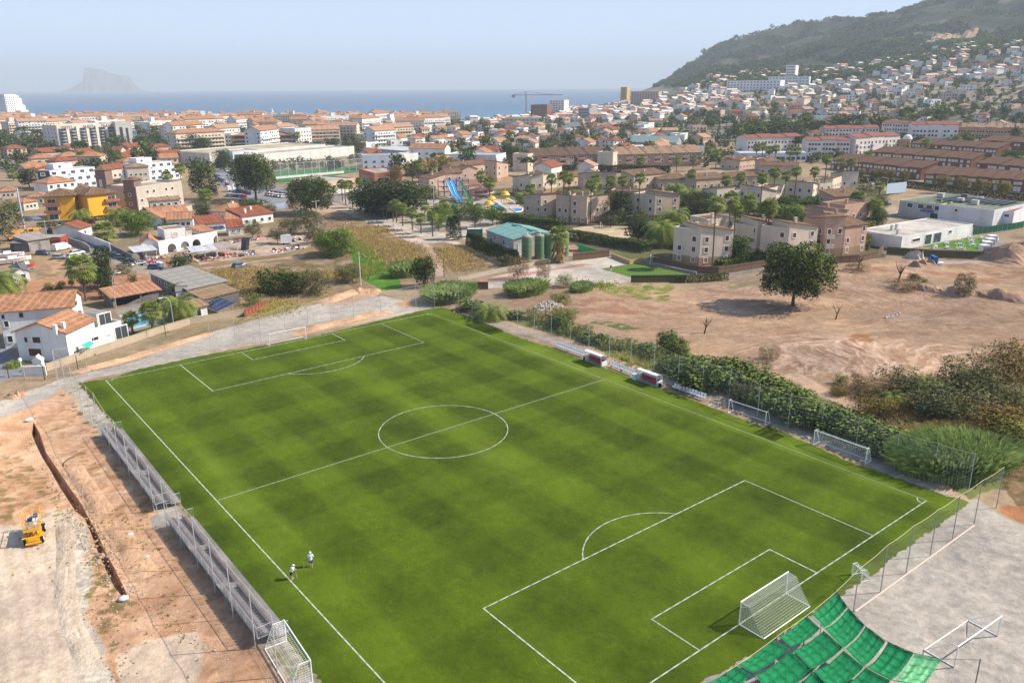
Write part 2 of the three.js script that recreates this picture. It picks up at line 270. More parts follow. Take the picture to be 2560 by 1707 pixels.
  c.spotsIn([[1.67,-59.24], [13.01,-61.76], [24.18,-63.68], [27.07,-59.20], [19.74,-57.40], [6.21,-56.59]], 40, 0.3, 1.4, [soil(170, 130, 96, 0.7), soil(226, 196, 168, 0.6)]);
  c.line([[-15.91,-56.61], [-5.30,-56.32], [6.81,-56.09], [19.26,-56.54], [34.58,-56.38]], 0.9, soil(196, 172, 138));
  c.line([[-35.97,-61.54], [-31.95,-61.60], [-25.78,-62.03], [-10.15,-67.95]], 1.6, soil(222, 184, 150));
  // orange building plot on the near side
  c.fill([[-52.03,-43.34], [-44.20,-47.54], [-38.52,-53.76], [-37.50,-28.45], [-37.17,-0.08], [-36.94,27.77], [-36.89,38.69], [-58.91,20.80]], soil(224, 178, 142));
  c.spotsIn([[-48.49,-45.58], [-40.15,-50.08], [-36.76,26.36], [-39.06,33.67], [-56.91,19.16]], 240, 0.3, 2.2, [soil(206, 156, 118, 0.55), soil(234, 196, 164, 0.55), soil(190, 142, 104, 0.45)]);
  c.fill([[-53.88,-10.98], [-50.78,-9.52], [-47.01,-11.42], [-45.91,-9.58], [-48.28,-1.27], [-50.20,8.51], [-50.71,17.95], [-50.98,25.88], [-57.71,20.41]], soil(226, 204, 180));
  c.fill([[-46.31,-10.85], [-45.30,-5.47], [-45.72,0.83], [-46.97,7.84], [-48.57,14.13], [-48.29,18.31], [-49.16,27.36], [-50.98,25.88], [-50.85,16.23], [-50.15,7.90], [-48.22,-1.22]], soil(214, 198, 178));
  c.fill([[-47.62,21.75], [-45.49,21.40], [-42.21,23.26], [-42.89,26.86], [-44.75,30.95], [-49.25,27.29]], soil(224, 200, 174));
  for (let k = 0; k < 9; k++) c.line([[-51.61,-8.05], [-52.60,5.90], [-54.63,22.92]].map(([x, z]) => [x + k * 0.8 - 3.4, z + k * 0.15]), 0.35, k % 2 ? soil(212, 186, 160, 0.5) : soil(236, 216, 194, 0.5));
  c.spotsIn([[-46.46,-10.04], [-45.45,-4.72], [-48.46,13.93], [-49.16,26.92], [-51.09,25.35]], 420, 0.08, 0.4, [soil(204, 188, 168, 0.7), soil(238, 226, 210, 0.8)]);
  c.spotsIn([[-45.97,0.62], [-44.86,14.13], [-47.98,21.20], [-48.29,12.56]], 80, 0.2, 0.7, [soil(120, 112, 62, 0.6), soil(170, 130, 96, 0.6)]);
  c.spotsIn([[-49.25,-37.73], [-47.51,-27.32], [-45.74,-8.11], [-51.24,-11.96], [-53.07,-10.34]], 120, 0.2, 0.9, [soil(132, 118, 68, 0.55), soil(188, 140, 102, 0.6)]);
  c.spotsIn([[-41.19,-52.93], [-38.90,-29.70], [-39.50,-2.35], [-45.16,-5.40], [-44.48,-20.72]], 110, 0.15, 0.9, [soil(150, 120, 80, 0.5), soil(200, 150, 112, 0.6)]);
  c.spotsIn([[-39.90,-53.13], [-39.66,-44.49], [-38.81,-30.10], [-38.69,-36.02]], 50, 0.2, 0.7, [soil(118, 108, 70, 0.7), soil(200, 182, 160, 0.7)]);
  // gravel strip behind the left touchline
  c.fill([[-38.82,-55.13], [-36.20,-55.62], [-36.13,-48.13], [-36.01,-32.27], [-36.31,-2.02], [-36.09,26.03], [-36.54,35.74], [-36.73,38.33], [-39.19,36.33], [-38.37,28.77], [-38.38,-0.80], [-38.66,-29.50]], soil(190, 180, 166));
  c.spotsIn([[-38.67,-54.67], [-36.26,-55.33], [-36.11,-31.84], [-38.21,-29.61]], 120, 0.1, 0.6, [soil(126, 118, 92, 0.6), soil(214, 206, 192, 0.6)]);
  c.spotsIn([[-38.50,28.41], [-36.29,29.16], [-36.73,35.58], [-38.69,34.00]], 90, 0.1, 0.5, [soil(126, 118, 92, 0.6), soil(150, 150, 80, 0.5)]);
  // bare field on the far side
  c.fill([[49.26,-53.16], [67.18,-57.29], [87.20,-33.01], [115.28,-25.89], [156.14,-20.38], [220.90,2.75], [107.48,40.85], [90.49,37.81], [74.64,36.73], [57.55,31.12], [52.99,25.67], [53.38,11.44], [54.69,-3.03], [47.63,-14.11], [47.87,-33.37]], soil(180, 149, 122));
  const field = [[50.79,-51.89], [85.90,-31.90], [113.25,-24.50], [152.88,-18.63], [213.31,5.30], [107.48,40.85], [76.31,35.99], [59.67,29.96], [56.75,-4.76], [50.05,-35.89]];
  c.spotsIn(field, 260, 0.8, 5, [soil(204, 172, 148, 0.5), soil(160, 122, 98, 0.5), soil(168, 128, 100, 0.4), soil(192, 158, 132, 0.4)]);
  c.streaks(field, 900, 1.5, 7, 0.25, [soil(152, 114, 90, 0.5), soil(214, 184, 160, 0.5), soil(140, 108, 84, 0.4)]);
  c.streaks([[78.51,2.28], [81.80,14.28], [90.85,30.28], [70.83,32.10], [60.26,24.68], [57.53,14.13]], 420, 1, 6, 0.5, [soil(222, 190, 166, 0.7), soil(206, 172, 148, 0.6), soil(160, 124, 102, 0.5)]);
  c.spotsIn([[65.65,-44.59], [73.36,-27.59], [62.11,-24.69], [57.09,-32.86]], 26, 1, 3, [soil(164, 122, 96, 0.5)]);
  c.spotsIn([[136.32,-21.20], [152.26,-16.55], [198.02,2.92], [159.26,17.04], [148.16,-2.87]], 60, 1.2, 4, [soil(170, 120, 86, 0.5), soil(208, 170, 136, 0.5)]);
  c.spotsIn([[87.65,12.76], [90.20,15.82], [86.55,17.34], [84.02,15.23]], 14, 0.6, 1.8, [soil(158, 112, 84, 0.7)]);
  c.spotsIn([[53.40,-28.14], [58.90,-16.25], [54.32,-15.47], [51.13,-22.73]], 26, 0.4, 1.5, [soil(98, 118, 66, 0.7)]);
  c.spotsIn([[77.33,-48.87], [91.28,-36.25], [78.56,-27.63], [74.27,-40.53]], 70, 0.5, 2.2, [soil(126, 134, 56, 0.7), soil(150, 146, 78, 0.6), soil(98, 116, 44, 0.6)]);
  c.line([[100.49,-26.70], [112.28,-25.70], [130.10,-18.57]], 2.5, soil(122, 132, 80, 0.5));
  c.fill([[163.82,-14.22], [182.15,1.33], [214.73,-9.62], [202.67,-3.75], [181.52,2.69], [158.92,-10.91]], soil(194, 182, 170));
  c.fill([[255.1,-67.4], [261.8,-65.5], [237.51,-53.32], [234.05,-49.59], [224.65,-51.21]], soil(190, 172, 152));
  c.fill([[226.99,-52.42], [174.72,-29.78], [163.99,-26.01], [170.82,-24.39]], soil(140, 132, 128));
  c.fill([[185.97,-20.20], [213.50,-18.10], [217.11,-15.02], [192.22,-6.18]], soil(112, 156, 56));
  c.fill([[217.67,-12.02], [215.49,-8.97], [186.38,-0.91], [189.37,-4.43]], soil(166, 162, 164));
  // scrub ground by the near corner and the weedy strip behind the benches
  c.fill([[57.55,31.12], [90.49,37.81], [107.48,40.85], [33.25,65.78], [42.48,57.09], [46.20,47.64], [51.24,28.95]], soil(128, 108, 78));
  c.spotsIn([[57.55,31.12], [90.49,37.81], [107.48,40.85], [38.23,64.11], [46.20,47.64]], 160, 0.5, 2.6, [soil(96, 86, 58, 0.7), soil(146, 122, 60, 0.6), soil(166, 140, 108, 0.6)]);
  c.line([[56.83,19.84], [53.74,26.27], [52.83,33.65]], 3, soil(216, 182, 152));
  c.fill([[39.79,-55.14], [47.87,-33.37], [47.63,-14.11], [54.69,-3.03], [53.38,11.44], [51.24,28.95], [46.20,47.64], [43.67,56.63], [35.13,55.21], [38.90,36.30], [41.04,12.05], [42.24,-16.83], [40.19,-39.78]], soil(120, 126, 62));
  c.spotsIn([[38.94,-53.92], [46.66,-13.15], [51.57,12.76], [43.20,51.72], [40.21,35.52], [43.17,-17.82]], 160, 0.5, 2.2, [soil(96, 116, 40, 0.7), soil(150, 140, 84, 0.6), soil(176, 150, 116, 0.5)]);
  c.line([[38.57,-54.23], [39.59,-39.01], [40.42,-14.90], [40.27,12.67], [38.25,36.69], [35.48,54.56]], 3.2, soil(198, 170, 146));
  c.line([[37.13,-48.03], [39.36,-13.77], [39.20,13.53], [37.36,37.22], [34.73,54.89]], 1.6, soil(182, 172, 162));
  // grey gravel beside the near goal
  c.fill([[35.16,54.70], [37.79,56.04], [35.81,59.67], [34.42,67.82], [4.77,77.07], [-19.82,57.11], [-11.94,55.72], [8.97,55.97]], soil(184, 174, 164));
  c.spotsIn([[34.07,55.67], [33.72,67.25], [7.23,75.72], [-11.05,58.47], [9.30,56.23]], 900, 0.1, 0.9, [soil(156, 150, 146, 0.35), soil(204, 190, 176, 0.35), soil(168, 156, 146, 0.35)]);
  c.fill([[36.67,58.96], [38.02,58.44], [40.75,61.01], [36.46,62.54], [35.90,60.86]], soil(178, 124, 88));
}
function paintGround(x0, z0, size, N, warp) {
  const cv = document.createElement('canvas'); cv.width = cv.height = N; const g = cv.getContext('2d'), k = N / size;
  const X = (x) => (x - x0) * k, Z = (z) => (z - z0) * k;
  const path = (p, close) => { g.beginPath(); p.forEach(([x, z], i) => (i ? g.lineTo(X(x), Z(z)) : g.moveTo(X(x), Z(z)))); if (close) g.closePath(); };
  const inside = (p, x, z) => { let c = false; for (let i = 0, j = p.length - 1; i < p.length; j = i++) if ((p[i][1] > z) !== (p[j][1] > z) && x < (p[j][0] - p[i][0]) * (z - p[i][1]) / (p[j][1] - p[i][1]) + p[i][0]) c = !c; return c; };
  const blob = (x, z, r, c) => { g.fillStyle = c; g.beginPath(); const n = 9, a0 = rnd() * 6, e = R(0.5, 1), t = rnd() * 3; for (let i = 0; i < n; i++) { const a = a0 + i / n * 2 * Math.PI, q = r * R(0.6, 1.15), u = Math.cos(a) * q, v = Math.sin(a) * q * e; g.lineTo(X(x + u * Math.cos(t) - v * Math.sin(t)), Z(z + u * Math.sin(t) + v * Math.cos(t))); } g.closePath(); g.fill(); };
  const T = {
    fill(p, c) { g.fillStyle = c; path(p, true); g.fill(); },
    line(p, w, c) { g.strokeStyle = c; g.lineWidth = w * k; g.lineJoin = g.lineCap = 'round'; path(p); g.stroke(); },
    spots(ax, az, w, h, n, r0, r1, cs) { for (let i = 0; i < n; i++) blob(ax + rnd() * w, az + rnd() * h, R(r0, r1), pick(cs)); },
    spotsIn(p, n, r0, r1, cs) { const xs = p.map((q) => q[0]), zs = p.map((q) => q[1]), a = Math.min(...xs), b = Math.max(...xs), c = Math.min(...zs), d = Math.max(...zs); for (let i = 0, t = 0; i < n && t < n * 9; t++) { const x = R(a, b), z = R(c, d); if (inside(p, x, z)) { i++; blob(x, z, R(r0, r1), pick(cs)); } } },
    streaks(p, n, l0, l1, w, cs) { const xs = p.map((q) => q[0]), zs = p.map((q) => q[1]), a = Math.min(...xs), b = Math.max(...xs), c = Math.min(...zs), d = Math.max(...zs); for (let i = 0, t = 0; i < n && t < n * 9; t++) { const x = R(a, b), z = R(c, d); if (inside(p, x, z)) { i++; const th = nz(x / 300, z / 300) * 9, l = R(l0, l1); T.line([[x, z], [x + Math.cos(th) * l * 0.5, z + Math.sin(th) * l * 0.5], [x + Math.cos(th + 0.2) * l, z + Math.sin(th + 0.2) * l]], w * R(0.5, 2), pick(cs)); } } },
  };
  groundOps(T);
  const s = g.getImageData(0, 0, N, N).data, d = new Uint8Array(N * N * 4);
  for (let y = 0; y < N; y++) for (let x = 0; x < N; x++) {
    const wx = x / k + x0, wz = y / k + z0, a = nz(wx / 67, wz / 67), b = nz(wx / 67 + 0.37, wz / 67 + 0.71), rx = wx * 0.83 + wz * 0.56, rz = wz * 0.83 - wx * 0.56, e = nf(rx / 47, rz / 47), f = nz(rx / 171, rz / 171);
    const sx = clamp(Math.round(x + (a - 0.5) * warp * 2.2 * k + (e - 0.5) * warp * 0.5 * k), 0, N - 1), sy = clamp(Math.round(y + (b - 0.5) * warp * 2.2 * k + (e - 0.5) * warp * 0.4 * k), 0, N - 1), i = (sy * N + sx) * 4, o = (y * N + x) * 4;
    const m = 1 + (e - 0.5) * 0.34 + (a - 0.5) * 0.14 + (f - 0.5) * 0.14;
    d[o] = clamp(s[i] * m, 0, 255); d[o + 1] = clamp(s[i + 1] * m, 0, 255); d[o + 2] = clamp(s[i + 2] * (m * 0.9 + 0.1), 0, 255); d[o + 3] = 255;
  }
  const t = new THREE.DataTexture(d, N, N, THREE.RGBAFormat); t.colorSpace = THREE.SRGBColorSpace; t.magFilter = THREE.LinearFilter; t.wrapS = t.wrapT = THREE.RepeatWrapping;
  t.repeat.set(1 / size, 1 / size); t.offset.set(-x0 / size, -z0 / size); t.needsUpdate = true;
  const m = new THREE.MeshPhysicalMaterial({ specularIntensity: 0.2, roughness: 0.95, bumpMap: TX.rough, bumpScale: 0.05, map: t }); return m;
}
{
  const flat = (pts, holes = []) => { const sh = new THREE.Shape(pts.map((p) => new THREE.Vector2(p[0], -p[1]))); for (const h of holes) sh.holes.push(new THREE.Path(h.map((p) => new THREE.Vector2(p[0], -p[1])))); const g = new THREE.ShapeGeometry(sh).toNonIndexed(); const p = g.attributes.position, n = p.count, q = new G(); for (let i = 0; i < n; i += 3) q.tri(...[0, 1, 2].map((k) => [p.getX(i + k), 0, -p.getY(i + k)])); return q.geo(); };
  const near = flat([[-100, -140], [140, -140], [140, 100], [-100, 100]], [[...trenchR, ...[...trenchL].reverse()]]);
  const mid = new G(), far = new G(), up = (x, z) => [x, H(x, z), z], S = 20, L = 40;
  for (let x = -160; x < 480; x += S) for (let z = -480; z < 160; z += S) if (!(x >= -100 && x < 140 && z >= -140 && z < 100)) mid.quad(up(x, z), up(x, z + S), up(x + S, z + S), up(x + S, z));
  const col = (x, z) => { const [f, r] = polar(x, z), h = H(x, z), p = 1280 + 2106 * r / Math.max(f, 1), n = nz(x / 400, z / 400), q = nz(x / 130, z / 130), w = f > 1150 && h > 45 ? 1 : 0; const k = 0.8 + q * 0.4; return w ? (n + q > 1.08 ? [0.13 * k, 0.10 * k, 0.066 * k] : [0.05 * k, 0.055 * k, 0.026 * k]) : q > 0.56 ? [0.12 * k, 0.12 * k, 0.07 * k] : [0.30 * k, 0.25 * k, 0.19 * k]; };
  for (let x = -2080; x < 4480; x += L) for (let z = -4480; z < 1200; z += L) {
    if (x >= -160 && x < 480 && z >= -480 && z < 160) continue;
    const [f, r] = polar(x + 20, z + 20); if (f > 4200 || f < -300) continue; if (Math.max(H(x, z), H(x + L, z + L)) < -19) continue;
    const c = col(x, z); far.color(...c); far.quad(up(x, z), up(x, z + L), up(x + L, z + L), up(x + L, z));
  }
  far.has = false;
  const g0 = near, g1 = mid.geo(), g2 = far.geo();
  for (const g of [g0, g1]) g.setAttribute('color', new THREE.BufferAttribute(new Float32Array(g.attributes.position.count * 3).fill(1), 3));
  const matA = paintGround(-100, -140, 240, 2048, 1.1), matB = paintGround(-160, -480, 640, 2048, 1.6), matC = new THREE.MeshPhysicalMaterial({ specularIntensity: 0.2, vertexColors: true, roughness: 1, map: tex(256, (u, v) => grey(235 - (nz(u * 2, v * 2) - 0.5) * 150), true, 90) });
  const gr = mergeGeometries([g0, g1, g2], true);
  structure(mesh('ground', gr, [matA, matB, matC]));
  // trench cut into the plot: earth sides and an uneven floor, part of the ground
  const tr = new G(), dep = (i) => -1.35 + 0.25 * Math.sin(i * 2.1), nTr = trenchL.length, J = (p, i, s) => [p[0] + s * 0.12 * Math.sin(i * 3.7), p[1] + 0.1 * Math.cos(i * 5.1)];
  const fine = (a) => { const o = []; for (let i = 0; i < a.length - 1; i++) for (let k = 0; k < 6; k++) o.push([lerp(a[i][0], a[i + 1][0], k / 6), lerp(a[i][1], a[i + 1][1], k / 6)]); o.push(a[a.length - 1]); return o; };
  const FL = fine(trenchL), FR = fine(trenchR);
  for (let i = 0; i < FL.length - 1; i++) {
    const w = (p, q, k) => { const s = 0.18 + 0.1 * Math.sin(k * 2.3); return [lerp(p[0], q[0], s), dep(k * 0.35), lerp(p[1], q[1], s)]; };
    const a = w(FL[i], FR[i], i), b = w(FR[i], FL[i], i + 7), c = w(FL[i + 1], FR[i + 1], i + 1), e = w(FR[i + 1], FL[i + 1], i + 8), t = (p) => [p[0], 0, p[1]];
    tr.quad(t(FL[i]), a, c, t(FL[i + 1])).quad(a, b, e, c).quad(b, t(FR[i]), t(FR[i + 1]), e);
    if (i === 0) tr.quad(t(FR[i]), b, a, t(FL[i])); if (i === FL.length - 2) tr.quad(t(FL[i + 1]), c, e, t(FR[i + 1]));
  }
  structure(mesh('trench', tr, M(0.63, 0.38, 0.23, { t: 'concrete', bump: 'rough', bs: 0.1, two: true })));
  // sea and the far headland rock
  const seaM = new THREE.MeshStandardMaterial({ color: new THREE.Color().setRGB(1, 1, 1), vertexColors: true, roughness: 0.45 });
  const sg = new G(), fs = [1150, 1300, 1400, 1500, 1650, 1900, 2300, 3000, 4500, 7000, 11000, 16500];
  for (let j = 0; j < fs.length - 1; j++) for (let p = -2600; p < 5000; p += 200) {
    const f = fs[j], sh = clamp((f - 1400 - 60 * Math.sin(p * 0.011)) / 700, 0, 1), turq = p > 300 && p < 1000 ? 1 : 0.35, w = Math.pow(1 - sh, 2) * turq;
    sg.color(lerp(0.05, 0.08, w), lerp(0.12, 0.34, w), lerp(0.22, 0.40, w));
    const q = (pp, ff) => { const [x, z] = fromPolar(pp, ff); return [x, -8, z]; };
    sg.quad(q(p, fs[j + 1]), q(p, f), q(p + 200, f), q(p + 200, fs[j + 1]));
  }
  structure(mesh('sea', sg, seaM));
  const rock = new G(), prof = [[150, 0], [176, 12], [196, 26], [212, 40], [217, 62], [221, 86], [232, 90], [250, 84], [268, 82], [276, 72], [296, 66], [312, 60], [330, 58], [338, 36], [352, 12], [372, 0]];
  const F = 13000, HT = (y) => -8 + y * 4.05;
  for (let i = 0; i < prof.length - 1; i++) {
    const sl = (p, y, s) => { const [x, z] = fromPolar(p, F + s); return [x, HT(y), z]; }, [p0, y0] = prof[i], [p1, y1] = prof[i + 1];
    for (let k = 0; k < 4; k++) { const t0 = k / 4, t1 = (k + 1) / 4, o = (t, p) => -700 * (1 - t) - 60 * Math.sin(p * 0.9 + t * 4); rock.quad(sl(p0, y0 * t0, o(t0, p0)), sl(p1, y1 * t0, o(t0, p1)), sl(p1, y1 * t1, o(t1, p1)), sl(p0, y0 * t1, o(t1, p0))); }
    rock.quad(sl(p1, 0, 700), sl(p0, 0, 700), sl(p0, y0, 0), sl(p1, y1, 0));
  }
  structure(mesh('headland', rock, M(0.20, 0.18, 0.16, { t: 'concrete' })), 'hazy flat-topped rock rising from the sea beyond the tower');
}


// ---------- football pitch ----------
const PW = 64.685 / 2, PL = 105.88 / 2;
{
  rnd = rng(21);
  const edge = [[-36.19,-54.47], [-30.64,-53.40], [-27.52,-55.28], [-15.71,-55.77], [-3.72,-53.96], [5.66,-53.67], [18.31,-54.83], [31.67,-56.04], [36.53,-55.73], [37.38,-54.45], [37.14,-43.50], [36.50,-32.49], [37.00,-41.21], [36.09,-27.33], [36.72,-18.19], [36.43,-10.87], [36.28,-2.95], [36.25,9.79], [36.09,18.13], [35.90,25.04], [35.32,31.90], [36.78,28.32], [35.73,36.21], [34.80,42.66], [35.28,48.10], [35.31,53.86], [36.02,56.14], [31.21,56.40], [26.02,56.37], [17.83,56.28], [13.60,56.59], [8.17,56.42], [1.99,56.20], [-4.92,56.25], [-11.14,55.56], [-13.99,55.51], [-20.41,54.89], [-35.30,48.34], [-36.39,38.18], [-36.22,34.23], [-36.31,25.85], [-36.23,14.88], [-36.09,2.07], [-36.15,-2.56], [-35.98,-20.86], [-35.98,-31.74], [-36.16,-42.17], [-36.13,-48.13]];
  const ring = [];
  for (let i = 0; i < edge.length; i++) { const a = edge[i], b = edge[(i + 1) % edge.length], l = Math.hypot(b[0] - a[0], b[1] - a[1]), n = Math.max(2, Math.ceil(l / 0.5)); for (let k = 0; k < n; k++) { const t = k / n, j = 0.22; ring.push(new THREE.Vector2(lerp(a[0], b[0], t) + R(-j, j), -lerp(a[1], b[1], t) - R(-j, j))); } }
  const ix = PW + 0.5, iz = PL + 0.5, turf = new G(), inn = (v) => [clamp(v.x, -ix, ix), 0.03, clamp(-v.y, -iz, iz)], on = (a, b) => Math.hypot(a[0] - b[0], a[2] - b[2]) > 1e-3, rp = ring.map((v) => [v.x, 0.03, -v.y]);
  for (let i = 0; i < ring.length; i++) { const k = (i + 1) % ring.length, A = rp[i], B = rp[k], a = inn(ring[i]), b = inn(ring[k]), T3 = (p, q, r) => { const cr = (q[2] - p[2]) * (r[0] - p[0]) - (q[0] - p[0]) * (r[2] - p[2]); if (Math.abs(cr) > 1e-5) cr > 0 ? turf.tri(p, q, r) : turf.tri(p, r, q); }; T3(A, B, b); T3(A, b, a); }
  for (let a = 0; a < 12; a++) for (let b = 0; b < 20; b++) { const x0 = lerp(-ix, ix, a / 12), x1 = lerp(-ix, ix, (a + 1) / 12), z0 = lerp(-iz, iz, b / 20), z1 = lerp(-iz, iz, (b + 1) / 20); turf.quad([x0, 0.03, z0], [x0, 0.03, z1], [x1, 0.03, z1], [x1, 0.03, z0]); }
  const g = turf.geo();
  const N = 2048, S = 128, d = new Uint8Array(N * N * 4), st = (x) => clamp(Math.sin(x) * 3, -1, 1);
  for (let y = 0; y < N; y++) for (let x = 0; x < N; x++) {
    const wx = (x / N - 0.5) * S, wz = (y / N - 0.5) * S;
    const rx = wx * 0.91 + wz * 0.41, rz = wz * 0.91 - wx * 0.41, big = nz(wx / 150, wz / 150), mid = nz(wx / 70 + 0.4, wz / 150), sx = nz(wx / 31 + 0.2, wz / 210 + 0.3), fi = nf(rx / 61, rz / 61), ff = nf(wx / 29 + 0.5, wz / 29);
    const mow = 0.12 * st(wx * Math.PI / 5.4 + 0.6) + 0.08 * st(wz * Math.PI / 5.5 + 0.3);
    let v = 1 + mow * (0.7 + big) + (big - 0.5) * 0.08 + (mid - 0.5) * 0.08 + (sx - 0.5) * 0.3 + (fi - 0.5) * 0.4 + (ff - 0.5) * 0.3;
    const dry = clamp((mid + sx + big - 1.62) * 1.9, 0, 1) * 0.55 + clamp((ff - 0.72) * 2, 0, 0.4);
    const lr = 0.066 * v + dry * 0.05, lg = 0.102 * v + dry * 0.045, lb = 0.005 * v + dry * 0.012, o = (y * N + x) * 4;
    d[o] = 255 * srgb(clamp(lr, 0, 1)); d[o + 1] = 255 * srgb(clamp(lg, 0, 1)); d[o + 2] = 255 * srgb(clamp(lb, 0, 1)); d[o + 3] = 255;
  }
  const t = new THREE.DataTexture(d, N, N, THREE.RGBAFormat); t.colorSpace = THREE.SRGBColorSpace; t.magFilter = THREE.LinearFilter; t.wrapS = t.wrapT = THREE.RepeatWrapping; t.repeat.set(1 / S, 1 / S); t.offset.set(0.5, 0.5); t.needsUpdate = true;
  const pitch = structure(mesh('grass_pitch', g, new THREE.MeshPhysicalMaterial({ specularIntensity: 0.15, map: t, roughness: 0.95, bumpMap: TX.rough, bumpScale: 0.06 })));
  // painted lines, 12 cm wide
  const LM = M(0.46, 0.50, 0.42, { t: 'fine' }), w = 0.065, Y = 0.042;
  const bar = (x0, z0, x1, z1) => { const q = new G(), dx = x1 - x0, dz = z1 - z0, l = Math.hypot(dx, dz), nx = -dz / l * w, nzz = dx / l * w, ex = dx / l * w, ez = dz / l * w; q.quad([x0 + nx - ex, Y, z0 + nzz - ez], [x1 + nx + ex, Y, z1 + nzz + ez], [x1 - nx + ex, Y, z1 - nzz + ez], [x0 - nx - ex, Y, z0 - nzz - ez]); mesh('pitch_line', q, LM, pitch); };
  const arc = (cx, cz, r, a0, a1, n, name) => { const q = new G(); for (let i = 0; i < n; i++) { const a = lerp(a0, a1, i / n), b = lerp(a0, a1, (i + 1) / n), P = (rr, t) => [cx + rr * Math.cos(t), Y + 0.002, cz + rr * Math.sin(t)]; q.quad(P(r - w, a), P(r - w, b), P(r + w, b), P(r + w, a)); } mesh(name, q, LM, pitch); };
  bar(-PW, -PL, PW, -PL); bar(-PW, PL, PW, PL); bar(-PW, -PL + 0.16, -PW, PL - 0.16); bar(PW, -PL + 0.16, PW, PL - 0.16); bar(-PW + 0.16, 0, PW - 0.16, 0);
  arc(0, 0, 9.15, 0, 2 * Math.PI, 96, 'centre_circle');
  for (const s of [-1, 1]) {
    for (const [h, k] of [[20.16, 16.5], [9.16, 5.5]]) { bar(-h, s * (PL - 0.16), -h, s * (PL - k)); bar(h, s * (PL - 0.16), h, s * (PL - k)); bar(-h + 0.16, s * (PL - k), h - 0.16, s * (PL - k)); }
    const cz = s * (PL - 11), a = Math.acos(5.5 / 9.15), m = s > 0 ? -Math.PI / 2 : Math.PI / 2; arc(0, cz, 9.15, m - a, m + a, 30, 'penalty_arc');
    for (const t of [-1, 1]) { const c = [t * PW, s * PL], b0 = t > 0 ? Math.PI : 0, b1 = s > 0 ? -Math.PI / 2 : Math.PI / 2; let u0 = b0, u1 = b1; if (t > 0 && s > 0) u1 = 1.5 * Math.PI; arc(c[0], c[1], 1, u0, u1, 10, 'corner_arc'); }
  }
}
const netMat = (() => { // knotted cord mesh: mostly holes
  const n = 256, d = new Uint8Array(n * n * 4); for (let y = 0; y < n; y++) for (let x = 0; x < n; x++) { const on = (x % 16) < 1 || (y % 16) < 1 ? 190 : 0, o = (y * n + x) * 4; d[o] = d[o + 1] = d[o + 2] = on; d[o + 3] = 255; }
  const t = new THREE.DataTexture(d, n, n, THREE.RGBAFormat); t.wrapS = t.wrapT = THREE.RepeatWrapping; t.magFilter = THREE.LinearFilter; t.needsUpdate = true; return t;
})();
function NM(r, g, b, cell) { const t = netMat.clone(); t.repeat.set(1 / (cell * 16), 1 / (cell * 16)); t.needsUpdate = true; const m = new THREE.MeshStandardMaterial({ alphaMap: t, transparent: true, side: THREE.DoubleSide, roughness: 0.9 }); m.color.setRGB(r, g, b); return m; }
const fenceNet = NM(0.42, 0.42, 0.30, 0.22), goalNetM = M(0.72, 0.73, 0.70), wireNet = NM(0.45, 0.45, 0.42, 0.12);
// a goal frame of round posts with a corded net; local x along the mouth, z backwards
function goal(label, x, z, turn, W, Ht, topD, botD, o = {}) {
  const g = thing('football_goal', label, 'goal', x, z, turn, 'football goals round the pitch'), r = o.r ?? 0.06, F = C.wpaint, h = W / 2;
  for (const s of [-1, 1]) mesh('post', new G().cyl([s * h, 0, 0], [s * h, Ht, 0], r, r, 8), F, g);
  mesh('crossbar', new G().cyl([-h - r, Ht, 0], [h + r, Ht, 0], r, r, 8), F, g);
  for (const s of [-1, 1]) mesh('base_rail', new G().cyl([s * h, r, 0], [s * h, r, botD], r * 0.8, r * 0.8, 6), F, g);
  mesh('rear_rail', new G().cyl([-h, r, botD], [h, r, botD], r * 0.8, r * 0.8, 6), F, g);
  if (o.stay) for (const s of [-1, 1]) mesh('stay', new G().tube([[s * h, Ht, 0], [s * h, Ht, topD], [s * h, r, botD]], r * 0.55, 6), F, g);
  if (o.hook) for (const s of [-1, 1]) mesh('net_arm', new G().tube([[s * h, Ht * 0.98, 0], [s * h, Ht * 0.98, topD], [s * h, Ht * 0.8, topD * 0.15], [s * h, Ht * 0.8, 0]], 0.02, 5), F, g);
  if (o.net) {
    const q = new G(), c = o.net, t = o.cord ?? 0.011, sag = 0.25; const L = (a, b) => q.cyl(a, b, t, t, 3, false);
    const P = (x, v) => v < 0.35 ? [x, Ht - 0.05 - 0.1 * Math.sin(v / 0.35 * Math.PI), topD * v / 0.35] : [x, (Ht - 0.05) * (1 - (v - 0.35) / 0.65) + r, lerp(topD, botD, (v - 0.35) / 0.65) - sag * Math.sin((v - 0.35) / 0.65 * Math.PI) * 0.5];
    const nx = Math.round(W / c), nv = Math.round((topD + Ht) / c), VS = 10;
    for (let i = 0; i <= nx; i++) for (let k = 0; k < VS; k++) L(P(-h + i * W / nx, k / VS), P(-h + i * W / nx, (k + 1) / VS));
    for (let j = 0; j <= nv; j++) L(P(-h, j / nv), P(h, j / nv));
    for (const s of [-1, 1]) { const ny = Math.round(Ht / c); for (let j = 0; j < ny; j++) { const y = Ht * j / ny, e = lerp(botD, topD, y / Ht) - 0.1; L([s * h, y + r, 0], [s * h, y + r, e]); } const nd = Math.round(botD / c); for (let j = 0; j < nd; j++) { const zz = j * c, yt = zz < topD ? Ht : Ht * (1 - (zz - topD) / Math.max(botD - topD, 0.01)); L([s * h, r, zz], [s * h, yt, zz]); } }
    mesh('net', q, goalNetM, g, { kind: 'stuff' });
  }
  return g;
}
const faceTurn = (dx, dz) => Math.atan2(dx, dz); // turn so that local +z points along (dx, dz)
goal('large white goal with corded net on the near goal line', 0.05, PL, 0, 7.32, 2.44, 0.9, 2.6, { net: 0.16, hook: true, cord: 0.012 });
